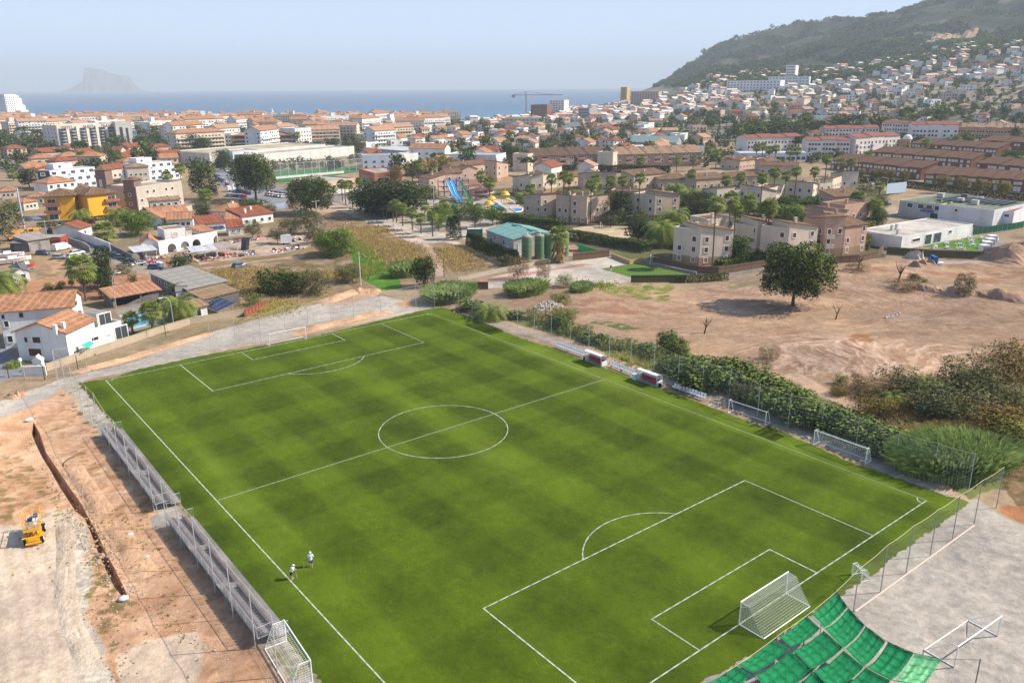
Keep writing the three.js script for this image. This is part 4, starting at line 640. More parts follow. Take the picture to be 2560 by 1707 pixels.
// people: one continuous body from tapered limbs, clothes as shells over it
function limbField(bones, k, cells, box) {
  const [x0, y0, z0, s] = box, mc = new MarchingCubes(cells, M(1, 1, 1), false, false, 60000); mc.isolation = 0; const N = cells, h = s / 2;
  for (let iz = 0; iz < N; iz++) for (let iy = 0; iy < N; iy++) for (let ix = 0; ix < N; ix++) {
    const px = x0 + (ix / (N / 2) - 1) * h, py = y0 + (iy / (N / 2) - 1) * h, pz = z0 + (iz / (N / 2) - 1) * h; let acc = 1;
    for (const b of bones) {
      const [a, c, ra, rc] = b, dx = c[0] - a[0], dy = c[1] - a[1], dz = c[2] - a[2], L = dx * dx + dy * dy + dz * dz || 1e-6, t = clamp(((px - a[0]) * dx + (py - a[1]) * dy + (pz - a[2]) * dz) / L, 0, 1), sx = b[4] ?? 1;
      const ex = (px - a[0] - dx * t) / sx, ey = py - a[1] - dy * t, ez = pz - a[2] - dz * t, d = Math.sqrt(ex * ex + ey * ey + ez * ez) - lerp(ra, rc, t); if (d > acc + k) continue; const hh = clamp(0.5 + 0.5 * (acc - d) / k, 0, 1); acc = lerp(acc, d, hh) - k * hh * (1 - hh);
    }
    mc.field[(iz * N + iy) * N + ix] = -acc;
  }
  mc.update(); const n = mc.count, P = mc.positionArray.slice(0, n * 3), Nn = mc.normalArray.slice(0, n * 3);
  for (let i = 0; i < n; i++) { P[i * 3] = P[i * 3] * h + x0; P[i * 3 + 1] = P[i * 3 + 1] * h + y0; P[i * 3 + 2] = P[i * 3 + 2] * h + z0; }
  const g = new THREE.BufferGeometry(); g.setAttribute('position', new THREE.BufferAttribute(P, 3)); g.setAttribute('normal', new THREE.BufferAttribute(Nn, 3)); return g;
}
function person(label, x, z, turn, J, col) { // J: joints, facing local +z
  const t = thing('person', label, 'person', x, z, turn), sk = M(0.42, 0.24, 0.16, { rough: 0.6 });
  const B = [[J.hip, J.chest, 0.135, 0.15, 1.15], [J.chest, J.neck, 0.14, 0.06, 1.2], [J.neck, J.head, 0.055, 0.055], [J.head, [J.head[0], J.head[1] + 0.05, J.head[2] + 0.012], 0.098, 0.102], [[J.head[0], J.head[1] - 0.045, J.head[2] + 0.06], [J.head[0], J.head[1] - 0.065, J.head[2] + 0.075], 0.045, 0.03], [[J.head[0], J.head[1] + 0.01, J.head[2] + 0.105], [J.head[0], J.head[1] - 0.02, J.head[2] + 0.118], 0.012, 0.017]];
  for (const s of ['L', 'R']) { B.push([J.hip, J['th' + s], 0.13, 0.105], [J['th' + s], J['kn' + s], 0.095, 0.06], [J['kn' + s], J['an' + s], 0.058, 0.04], [J['an' + s], J['to' + s], 0.045, 0.035], [J.chest, J['sh' + s], 0.08, 0.07], [J['sh' + s], J['el' + s], 0.055, 0.042], [J['el' + s], J['wr' + s], 0.042, 0.03]); }
  const parts = [limbField(B, 0.05, 84, [0, 0.93, 0, 2.0])], hand = new G();
  for (const s of ['L', 'R']) { const w = V(...J['wr' + s]), e = V(...J['el' + s]), d = w.clone().sub(e).normalize(), side = d.clone().cross(V(0, 0, 1)).normalize(), nn = side.clone().cross(d), pc = w.clone().addScaledVector(d, 0.09); hand.cyl(w.toArray(), pc.toArray(), 0.032, 0.04, 8); for (let f = 0; f < 4; f++) { const b = pc.clone().addScaledVector(side, (f - 1.5) * 0.021), k1 = b.clone().addScaledVector(d, 0.035 + 0.006 * (f === 1 || f === 2)).addScaledVector(nn, 0.012), k2 = k1.clone().addScaledVector(d, 0.02).addScaledVector(nn, 0.028); hand.tube([b.toArray(), k1.toArray(), k2.toArray()], [0.0095, 0.009, 0.008], 5); } const tb = w.clone().addScaledVector(d, 0.035).addScaledVector(side, 0.035), t1 = tb.clone().addScaledVector(d, 0.03).addScaledVector(side, 0.02).addScaledVector(nn, 0.02); hand.tube([tb.toArray(), t1.toArray(), t1.clone().addScaledVector(d, 0.025).addScaledVector(nn, 0.015).toArray()], [0.012, 0.011, 0.009], 5); }
  const hg = hand.geo(); hg.deleteAttribute('uv'); parts.push(hg); mesh('body', mergeGeometries(parts), sk, t);
  const up = (b, e) => [b[0], b[1], b[2] + e, b[3] + e, b[4] ?? 1], half = (a, b, f) => a.map((v, i) => lerp(v, b[i], f));
  const SB = [up(B[0], 0.018), up([J.chest, half(J.chest, J.neck, 0.75), 0.14, 0.085, 1.2], 0.018)]; for (const s of ['L', 'R']) SB.push(up([J.chest, J['sh' + s], 0.08, 0.07], 0.018), up([J['sh' + s], half(J['sh' + s], J['el' + s], col.sleeve ?? 0.8), 0.058, 0.05], 0.02)); SB.push([J.hip, [J.hip[0], J.hip[1] - 0.06, J.hip[2]], 0.16, 0.165, 1.15]);
  mesh('shirt', limbField(SB, 0.05, 72, [0, 1.2, 0, 1.5]), col.shirt, t);
  const TB = []; for (const s of ['L', 'R']) { TB.push(up([J.hip, J['th' + s], 0.13, 0.11], 0.014), up([J['th' + s], half(J['th' + s], J['kn' + s], col.leg ?? 0.75), 0.1, 0.085], 0.018)); if (col.leg > 1) TB.push(up([J['kn' + s], half(J['kn' + s], J['an' + s], 0.95), 0.062, 0.05], 0.018)); }
  mesh('shorts', limbField(TB, 0.04, 64, [0, 0.6, 0, 1.4]), col.shorts, t);
  const h = J.head, hat = new G().lathe([[0.118, 0.03], [0.116, 0.09], [0.085, 0.145], [0, 0.165]], 14).poly([[-0.09, 0.04, 0.08], [0.09, 0.04, 0.08], [0.07, 0.03, 0.2], [-0.07, 0.03, 0.2]]), hm = mesh('cap', hat, col.cap, t); hm.position.set(...h); if (col.capTurn) hm.rotation.y = col.capTurn;
  const shoe = new G(); for (const s of ['L', 'R']) shoe.cyl([J['an' + s][0], 0.045, J['an' + s][2] - 0.05], [J['to' + s][0], 0.04, J['to' + s][2] + 0.03], 0.052, 0.042, 8); mesh('shoes', shoe, col.shoe, t, { kind: 'stuff' });
  const eye = new G(); for (const s of [-1, 1]) eye.cyl([h[0] + s * 0.036, h[1] + 0.022, h[2] + 0.094], [h[0] + s * 0.036, h[1] + 0.022, h[2] + 0.104], 0.011, 0.009, 6); eye.cbox(h[0], h[1] - 0.058, h[2] + 0.1, 0.045, 0.008, 0.006); mesh('face', eye, C.black, t);
  return t;
}
{
  const base = (o) => ({ hip: [0, 0.93, 0], chest: [0, 1.28, 0.02], neck: [0, 1.48, 0.02], head: [0, 1.6, 0.04], thL: [0.1, 0.86, 0], thR: [-0.1, 0.86, 0], knL: [0.11, 0.48, 0.03], knR: [-0.11, 0.48, 0.0], anL: [0.11, 0.08, 0.0], anR: [-0.11, 0.08, -0.03], toL: [0.13, 0.04, 0.15], toR: [-0.13, 0.04, 0.12], shL: [0.18, 1.42, 0.01], shR: [-0.18, 1.42, 0.01], elL: [0.25, 1.14, 0.02], elR: [-0.25, 1.14, 0.02], wrL: [0.24, 0.9, 0.1], wrR: [-0.24, 0.9, 0.1], ...o });
  const rightish = Math.atan2(0.781, 0.624), away = Math.atan2(0.624, -0.781);
  const a = [-32.09,20.59], b = [-29.67,19.85];
  person('person in white shirt and dark shorts leaning on a pole by the touchline', a[0], a[1], rightish, base({ chest: [0, 1.25, 0.12], neck: [0, 1.43, 0.2], head: [0, 1.52, 0.28], shL: [0.18, 1.37, 0.17], shR: [-0.18, 1.37, 0.17], elL: [0.2, 1.12, 0.3], elR: [-0.2, 1.12, 0.3], wrL: [0.05, 1.0, 0.46], wrR: [-0.05, 1.12, 0.46] }), { shirt: M(0.72, 0.76, 0.82), shorts: M(0.02, 0.025, 0.05), cap: M(0.72, 0.74, 0.78), capTurn: 3.14, shoe: M(0.7, 0.68, 0.6) });
  person('person with white cap and blue shorts seen from behind, carrying a stick', b[0], b[1], away, base({ knL: [0.11, 0.48, 0.1], anL: [0.1, 0.08, 0.14], toL: [0.11, 0.04, 0.28], knR: [-0.12, 0.48, -0.04], anR: [-0.12, 0.08, -0.16], toR: [-0.12, 0.04, -0.02], elL: [0.3, 1.16, -0.03], wrL: [0.36, 0.93, -0.1], elR: [-0.28, 1.18, 0.06], wrR: [-0.22, 1.1, 0.26] }), { shirt: M(0.74, 0.77, 0.84), shorts: M(0.03, 0.05, 0.25), cap: M(0.8, 0.8, 0.82), shoe: M(0.1, 0.1, 0.12) });
  const wood = M(0.55, 0.42, 0.2), stick = (label, p, q) => { const s = thing('tool_pole', label, 'pole', p[0], p[2]); mesh('handle', new G().cyl([0, p[1], 0], [q[0] - p[0], q[1], q[2] - p[2]], 0.02, 0.02, 6), wood, s); mesh('grip', new G().cyl([q[0] - p[0], q[1], q[2] - p[2]], [(q[0] - p[0]) * 1.08, q[1] + (q[1] - p[1]) * 0.08, (q[2] - p[2]) * 1.08], 0.028, 0.028, 6), C.black, s); };
  stick('yellow pole held upright by the person at the touchline', [a[0] + 0.42, 0.02, a[1] + 0.34], [a[0] + 0.3, 1.35, a[1] + 0.24]);
  stick('yellow stick held low by the person in the white cap', [b[0] - 0.75, 0.1, b[1] - 0.2], [b[0] - 0.3, 0.86, b[1] - 0.25]);
  const c = [91.51,-56.99]; person('person in black top and white trousers walking on the court', c[0], c[1], rightish + 0.3, base({ knL: [0.1, 0.48, 0.2], anL: [0.1, 0.09, 0.18], toL: [0.11, 0.05, 0.33], knR: [-0.1, 0.48, -0.02], anR: [-0.1, 0.12, -0.3], toR: [-0.1, 0.05, -0.18], elL: [0.24, 1.16, -0.12], wrL: [0.22, 0.95, 0.02], elR: [-0.24, 1.16, 0.1], wrR: [-0.2, 1.0, 0.26] }), { shirt: M(0.02, 0.02, 0.03), shorts: M(0.7, 0.7, 0.7), leg: 1.01, cap: M(0.03, 0.03, 0.03), shoe: M(0.6, 0.6, 0.6), sleeve: 1 });
}
{ // torn green shade cloth strung on cables by the corner of the gravel
  rnd = rng(77);
  const [ox, oz] = [3.24,57.92], g = thing('shade_canopy', 'torn green shade cloth strung on cables over the gravel', 'canopy', ox, oz, 0, undefined, 0), gm = M(0.008, 0.22, 0.075, { rough: 0.85, two: true, t: 'fine' }), gl = M(0.17, 0.52, 0.23, { rough: 0.55, two: true, t: 'fine' });
  const panels = [
    [[3.24,57.92], [1.98,59.83], [-1.95,59.95], [-1.47,58.47], 3.4, 3.2, 3.1, 3.4], [[1.92,59.95], [1.07,61.92], [-2.82,62.27], [-2.02,60.09], 3.2, 3.0, 2.9, 3.1], [[1.01,62.08], [0.64,63.99], [-3.38,64.31], [-2.80,62.41], 3.0, 2.9, 2.7, 2.9], [[0.65,64.20], [0.82,66.23], [-3.32,66.49], [-3.27,64.50], 2.9, 3.0, 2.8, 2.7], [[0.83,66.28], [1.52,68.04], [-2.30,68.37], [-3.41,66.71], 3.0, 3.2, 3.0, 2.8, 1],
    [[-2.05,58.33], [-2.32,59.85], [-6.16,59.59], [-6.10,58.32], 3.4, 3.1, 3.0, 3.3], [[-2.34,60.19], [-2.89,62.24], [-6.83,61.83], [-6.39,59.74], 3.1, 2.9, 2.7, 3.0], [[-3.13,62.45], [-3.44,64.37], [-7.76,64.07], [-6.86,62.04], 2.9, 2.7, 2.6, 2.7], [[-3.41,64.48], [-3.44,66.51], [-7.42,66.44], [-7.57,64.23], 2.7, 2.8, 2.7, 2.6],
    [[-7.00,58.23], [-6.35,59.54], [-11.04,59.39], [-11.49,58.15], 3.3, 3.0, 2.9, 3.2], [[-6.63,59.81], [-6.95,61.85], [-11.73,61.78], [-11.12,59.59], 3.0, 2.7, 2.6, 2.9], [[-7.07,62.09], [-7.29,63.72], [-11.50,63.96], [-11.60,61.99], 2.7, 2.6, 2.6, 2.6], [[-11.69,58.12], [-11.31,59.39], [-15.79,59.38], [-15.53,57.66], 3.2, 2.9, 2.8, 3.1]];
  for (const [a, b, c, d, ya, yb, yc, yd, light] of panels) {
    const n = 26, m = 12, ph = rnd() * 9, q = new THREE.BufferGeometry(), P = [], I = [], U = [];
    for (let j = 0; j <= m; j++) for (let i = 0; i <= n; i++) { // i runs along the strip from cable to cable
      const s = j / m, t = i / n, pin = Math.pow(Math.sin(t * Math.PI), 0.7), nar = 0.02 * Math.sin(t * Math.PI), ss = lerp(s, 0.5, nar), wr = 0.14 * pin * (Math.sin(s * 17 + t * 2.5 + ph) * 0.6 + Math.sin(s * 29 - t * 5 + ph * 2) * 0.3) + 0.10 * (nz(s * 0.7 + ph, t * 0.35 + ph) - 0.5);
      P.push(lerp(lerp(a[0], b[0], ss), lerp(d[0], c[0], ss), t) - ox, lerp(lerp(ya, yb, ss), lerp(yd, yc, ss), t) - 0.38 * pin + wr, lerp(lerp(a[1], b[1], ss), lerp(d[1], c[1], ss), t) - oz); U.push(t * 6, s * 3);
      if (i < n && j < m) { const k = j * (n + 1) + i; I.push(k, k + 1, k + n + 2, k, k + n + 2, k + n + 1); }
    }
    q.setAttribute('position', new THREE.Float32BufferAttribute(P, 3)); q.setAttribute('uv', new THREE.Float32BufferAttribute(U, 2)); q.setIndex(I); q.computeVertexNormals(); mesh('cloth_panel', q, light ? gl : gm, g);
  }
  const cab = (pts) => mesh('cable', new G().tube(pts.map(([x, z, y]) => [x - ox, y, z - oz]), 0.02, 4), C.black, g);
  cab([[3.24,57.92, 3.4], [1.95,59.89, 3.2], [1.03,62.00, 3.0], [0.65,64.09, 2.9], [0.82,66.25, 3.0], [1.52,68.04, 3.2], [3.50,70.11, 3.4]]);
  cab([[-1.72,58.27, 3.42], [-2.11,60.07, 3.12], [-2.92,62.31, 2.92], [-3.38,64.41, 2.72], [-3.37,66.52, 2.82], [-2.30,68.37, 3.02]]);
  cab([[-6.14,58.34, 3.32], [-6.40,59.69, 3.02], [-6.95,61.96, 2.72], [-7.69,64.03, 2.62], [-7.42,66.44, 2.72]]);
  cab([[-11.55,58.14, 3.22], [-11.22,59.42, 2.92], [-11.68,61.82, 2.62]]);
  const [px, pz] = [3.50,70.11]; mesh('mast', new G().cyl([px - ox, -0.1, pz - oz], [px - ox, 3.5, pz - oz], 0.05, 0.05, 6), M(0.2, 0.2, 0.2), g);
  const [qx, qz] = [-1.63,58.21]; mesh('mast', new G().cyl([qx - ox, -0.1, qz - oz], [qx - ox, 3.5, qz - oz], 0.05, 0.05, 6), M(0.2, 0.2, 0.2), g); const [rx, rz] = [-6.18,58.26]; mesh('mast', new G().cyl([rx - ox, -0.1, rz - oz], [rx - ox, 3.4, rz - oz], 0.05, 0.05, 6), M(0.2, 0.2, 0.2), g);
}
structure(mesh('kerb_strip', new G().tube([[30.74,58.76], [20.87,58.65], [15.95,58.58], [10.96,58.54], [6.19,58.46]].map(([x, z]) => [x + 0.1, 0.03, z + 0.1]), 0.09, 6), M(0.55, 0.45, 0.38)));
{ // yellow scissor lift on the sand
  const Y = M(0.72, 0.36, 0.012, { rough: 0.4 }), [g, w] = span('scissor_lift', 'yellow scissor lift with railed platform parked on pale sand', 'machine', -51.83,-2.85, -50.10,-2.45), L = 3.7, k = w / 2;
  mesh('chassis', new G().box(0.25, 0.45, -L + 0.2, w - 0.25, 0.85, -0.15), Y, g); mesh('front_panel', new G().box(0.25, 0.5, -0.15, w - 0.25, 1.05, 0.02).box(k - 0.45, 0.62, 0.02, k + 0.35, 0.95, 0.08), Y, g); mesh('bumper', new G().box(0.15, 0.3, 0.02, w - 0.15, 0.46, 0.2), Y, g);
  for (const [x, z] of [[0.12, -0.55], [w - 0.12, -0.55], [0.12, -L + 0.7], [w - 0.12, -L + 0.7]]) { const t = mesh('wheel', new G().cyl([x - 0.16, 0.46, z], [x + 0.16, 0.46, z], 0.46, 0.46, 18), C.rubber, g); mesh('rim', new G().cyl([x - 0.175, 0.46, z], [x + 0.175, 0.46, z], 0.24, 0.24, 14), C.wpaint, t); }
  for (const x of [0.1, w - 0.1]) mesh('mudguard', new G().box(x - 0.2, 0.94, -1.05, x + 0.2, 0.99, -0.05), Y, g);
  for (const x of [0.45, w - 0.45]) for (let i = 0; i < 2; i++) { const y0 = 0.9 + i * 0.38; mesh('scissor_arm', new G().cyl([x, y0, -0.4], [x, y0 + 0.38, -L + 0.4], 0.05, 0.05, 6), Y, g); mesh('scissor_arm', new G().cyl([x + 0.06, y0 + 0.38, -0.4], [x + 0.06, y0, -L + 0.4], 0.05, 0.05, 6), Y, g); }
  mesh('platform_deck', new G().box(0.15, 1.66, -L, w - 0.15, 1.74, -0.1), M(0.30, 0.24, 0.18), g); mesh('deck_extension', new G().box(0.2, 1.75, -L + 0.1, w - 0.2, 1.79, -L + 1.35), M(0.62, 0.58, 0.52), g); mesh('toe_board', new G().box(0.13, 1.66, -0.12, w - 0.13, 1.95, -0.06), Y, g);
  const rail = new G(), yb = 1.74, cs = [[0.15, -0.1], [w - 0.15, -0.1], [w - 0.15, -L], [0.15, -L]]; for (let i = 0; i < 4; i++) { const a = cs[i], b = cs[(i + 1) % 4], n = i % 2 ? 4 : 3; for (const y of [yb + 0.5, yb + 1.05]) rail.cyl([a[0], y, a[1]], [b[0], y, b[1]], 0.032, 0.032, 5); for (let j = 0; j < n; j++) { const x = lerp(a[0], b[0], j / n), z = lerp(a[1], b[1], j / n); rail.cyl([x, yb, z], [x, yb + 1.05, z], 0.032, 0.032, 5); } } rail.cyl([0.15, yb + 1.05, -1.5], [w - 0.15, yb + 1.05, -1.5], 0.03, 0.03, 5); mesh('guard_rail', rail, Y, g);
  mesh('tool_box', new G().cbox(0.6, 1.79, -2.5, 0.45, 0.3, 0.4), M(0.02, 0.04, 0.22), g); mesh('tool_box', new G().cbox(w - 0.7, 1.79, -L + 0.4, 0.4, 0.3, 0.4), M(0.02, 0.05, 0.25), g); mesh('control_box', new G().cbox(w - 0.4, 2.4, -0.2, 0.3, 0.35, 0.2), C.wpaint, g);
}
{ // rubble, stones, hose and the concrete pad by the stands
  rnd = rng(31);
  const pad = mesh('concrete_pad', new G().poly([[-39.57,-0.89], [-40.06,1.85], [-38.42,2.21], [-38.67,-1.33]].map(([x, z]) => [x, 0.012, z]).reverse()), C.conc); structure(pad); const stone = (s) => { const g = new THREE.IcosahedronGeometry(1, 1), p = g.attributes.position; for (let i = 0; i < p.count; i++) { const v = V(p.getX(i), p.getY(i), p.getZ(i)), k = 0.75 + 0.5 * nz(v.x * 0.2 + s, v.y * 0.2 + v.z * 0.13 + s); p.setXYZ(i, v.x * k, v.y * k * 0.7, v.z * k); } g.computeVertexNormals(); return g; };
  const ST = [stone(0.1), stone(0.4), stone(0.7)], sm = [M(0.50, 0.43, 0.35, { t: 'fine' }), M(0.42, 0.30, 0.21, { t: 'fine' }), M(0.60, 0.55, 0.48, { t: 'fine' })], rocks = (label, n, fn, name = 'stones') => { const gs = []; for (let i = 0; i < n; i++) { const [x, z, s, y = 0] = fn(i), m = new THREE.Matrix4().compose(V(x, y + s * 0.2, z), new THREE.Quaternion().setFromEuler(new THREE.Euler(rnd() * 6, rnd() * 6, 0)), V(s, s, s)); gs.push(pick(ST).clone().applyMatrix4(m)); } const o = mesh(name, mergeGeometries(gs), pick(sm)); stuff(o, label, 'stones'); return o; };
  const along = (p, t) => { const i = Math.min(Math.floor(t * (p.length - 1)), p.length - 2), u = t * (p.length - 1) - i; return [lerp(p[i][0], p[i + 1][0], u), lerp(p[i][1], p[i + 1][1], u)]; };
  rocks('loose stones and clods along the right lip of the trench', 150, () => { const [x, z] = along(trenchR, rnd()); return [x + R(0.1, 0.9), z + R(-0.3, 0.3), R(0.03, 0.14)]; }); rocks('loose stones and clods along the left lip of the trench', 130, () => { const [x, z] = along(trenchL, rnd()); return [x - R(0.1, 1.2), z + R(-0.3, 0.3), R(0.03, 0.13)]; });
  rocks('pale gravel and stones along the edge of the sand', 200, () => { const [x, z] = along([[-46.63,-8.34], [-45.51,-2.23], [-46.44,4.77], [-48.29,13.77], [-48.29,20.43], [-48.74,25.69]], rnd()); return [x + R(-1.4, 1.0), z + R(-0.8, 0.8), R(0.03, 0.13)]; }); rocks('white boulders in the low end of the trench', 6, (i) => [[-46.11,3.94], [-46.03,4.37], [-47.14,4.55], [-45.77,1.76], [-45.76,4.04], [-47.09,5.13]][i].concat([[0.3, 0.25, 0.22, 0.2, 0.28, 0.18][i]]));
  rocks('scattered stones on the orange earth below the stands', 170, () => { const a = [-44.69,1.67], b = [-41.29,28.65], c = [-48.62,15.25], u = rnd(), v = rnd() * (1 - u); return [a[0] + (b[0] - a[0]) * u + (c[0] - a[0]) * v, a[1] + (b[1] - a[1]) * u + (c[1] - a[1]) * v, R(0.03, 0.11)]; });
  rocks('heap of broken stone and rubble at the edge of the bare field', 300, () => { const r = rnd(), a = rnd() * 6.28, q = 3.6 * Math.sqrt(r); const [x, z] = [54.98,-40.14]; return [x + Math.cos(a) * q, z + Math.sin(a) * q * 0.7, R(0.12, 0.42), 1.5 * (1 - Math.sqrt(r))]; }, 'rubble_heap'); rocks('low pile of yellowish stones on the bare field', 60, () => { const [x, z] = [106.67,11.13], a = rnd() * 6.28, q = 2.2 * Math.sqrt(rnd()); return [x + Math.cos(a) * q * 1.5, z + Math.sin(a) * q * 0.4, R(0.1, 0.3)]; });
  const hose = mesh('hose', new G().tube([[-44.60,-21.70], [-44.37,-22.65], [-43.83,-23.45], [-43.24,-23.81], [-42.80,-23.95]].map(([x, z]) => [x, 0.06, z]), 0.05, 6), C.black); tag(hose, 'curved black hose lying on the orange earth beside the trench', 'hose');
  const bag = (label, x, z, s, m) => { const g = stone(rnd()); const o = mesh('sack', g, m); o.position.set(x, s * 0.45, z); o.scale.set(s * 1.3, s * 0.8, s); tag(o, label, 'sack'); };
  bag('white sack lying at the head of the trench', -45.36,-41.52, 0.45, C.wpaint); bag('grey and white sack at the low end of the trench', -46.10,13.58, 0.4, M(0.5, 0.5, 0.52)); bag('white lump of debris on the earth below the upper stand', -42.33,1.52, 0.22, C.wpaint); bag('pale blue bag on the earth beside the lower stand', -42.13,7.33, 0.2, M(0.5, 0.6, 0.66));
  // earth mounds thrown up from the trench and along the edges
  const mound = (label, pts, w, h, m) => { const q = new G(), n = 40, k = 8, P = []; for (let i = 0; i <= n; i++) { const [x, z] = along(pts, i / n * 0.999), [x2, z2] = along(pts, Math.min(i / n + 0.02, 0.999)), [x1, z1] = along(pts, Math.max(i / n - 0.02, 0)), l = Math.hypot(x2 - x1, z2 - z1) || 1, nx = -(z2 - z1) / l, nn = (x2 - x1) / l, row = []; for (let j = 0; j <= k; j++) { const s = j / k * 2 - 1, e = Math.sin(Math.min(i, n - i) / n * Math.PI), hh = h * Math.max(0, 1 - s * s) * (0.45 + nz(i * 0.07 + pts[0][0], j * 0.09)) * Math.min(1, e * 2.5); row.push([x + nx * s * w / 2, hh - 0.02, z + nn * s * w / 2]); } P.push(row); } for (let i = 0; i < n; i++) for (let j = 0; j < k; j++) q.quad(P[i][j], P[i][j + 1], P[i + 1][j + 1], P[i + 1][j]); const o = mesh('earth_bank', q, m); return structure(o, label); };
  const om = M(0.63, 0.38, 0.23, { t: 'concrete', bump: 'rough', bs: 0.1, two: true }), bm = M(0.39, 0.245, 0.16, { t: 'concrete', bump: 'rough', bs: 0.1, two: true }), pm = M(0.64, 0.51, 0.385, { t: 'concrete', bump: 'rough', bs: 0.1, two: true });
  mound('orange spoil bank beside the trench', [[-43.59,-22.02], [-43.57,-16.48], [-43.40,-10.89], [-43.24,-4.78]], 2.2, 0.3, om); mound('orange spoil bank beside the low end of the trench', [[-43.30,-2.96], [-43.16,1.73], [-43.12,6.38], [-42.99,11.43]], 2.4, 0.2, om); mound('pale gravel berm along the sand', [[-47.19,-7.90], [-48.16,-1.16], [-50.04,8.00], [-50.77,15.19], [-50.58,23.02]], 2.0, 0.2, pm); mound('earth bank beside the gravel road', [[-35.34,-60.28], [-31.95,-61.60], [-27.15,-62.35], [-8.74,-69.06]], 2.6, 0.5, om); mound('earth step across the bare field', [[134.06,1.75], [134.38,6.24], [135.07,10.90], [138.90,14.12], [139.39,19.78], [139.65,27.45]], 5, 1.8, bm); mound('spoil heap by the white building', [[156.88,-9.04], [160.20,-8.02], [164.01,-6.60]], 4, 1.3, bm); mound('brown earth slope rising at the edge of the bare field', [[178.67,2.14], [187.99,2.43], [208.45,1.17]], 14, 3.0, bm); mound('orange verge between road and far goal', [[2.67,-57.83], [11.70,-59.12], [21.22,-60.07], [27.07,-59.20]], 3.5, 0.5, om); mound('orange verge where the gravel road bends', [[18.63,-76.25], [29.19,-80.70], [34.25,-77.27]], 4, 0.8, om); mound('pale spoil heap in front of the white hall', [[166.90,-14.51], [169.75,-14.05], [170.61,-12.33]], 5, 1.7, M(0.55, 0.47, 0.40, { t: 'concrete', two: true })); mound('low spoil bank at the bend of the service road', [[-46.55,-53.69], [-45.38,-54.55], [-43.87,-54.52]], 2.5, 0.6, om);
}


// ---------- building kit ----------
const WIN = {};
function winGeo(w, h, mull) {
  const k = [w, h, mull].join(); if (WIN[k]) return WIN[k];
  const f = new G(), a = w / 2, t = Math.min(0.17, w * 0.16); f.box(-a - t, -t, 0, -a, h + t, 0.09).box(a, -t, 0, a + t, h + t, 0.09).box(-a, h, 0, a, h + t, 0.09).box(-a - 0.06, -t, 0, a + 0.06, 0, 0.14); if (mull) f.box(-0.03, 0, 0, 0.03, h, 0.06);
  return (WIN[k] = [f.geo(), new G().box(-a, 0, -0.02, a, h, 0.025).geo()]);
}
const slab = (q, poly, t) => { const b = poly.map((p) => [p[0], p[1] - t, p[2]]); q.poly(poly); q.poly([...b].reverse()); for (let i = 0; i < poly.length; i++) { const j = (i + 1) % poly.length; q.quad(poly[i], b[i], b[j], poly[j]); } };
function house(name, label, cat, ax, az, bx, bz, group) { const g = thing(name, label, cat, ax, az, Math.atan2(-(bz - az), bx - ax), group); g.updateMatrixWorld(); return g; }
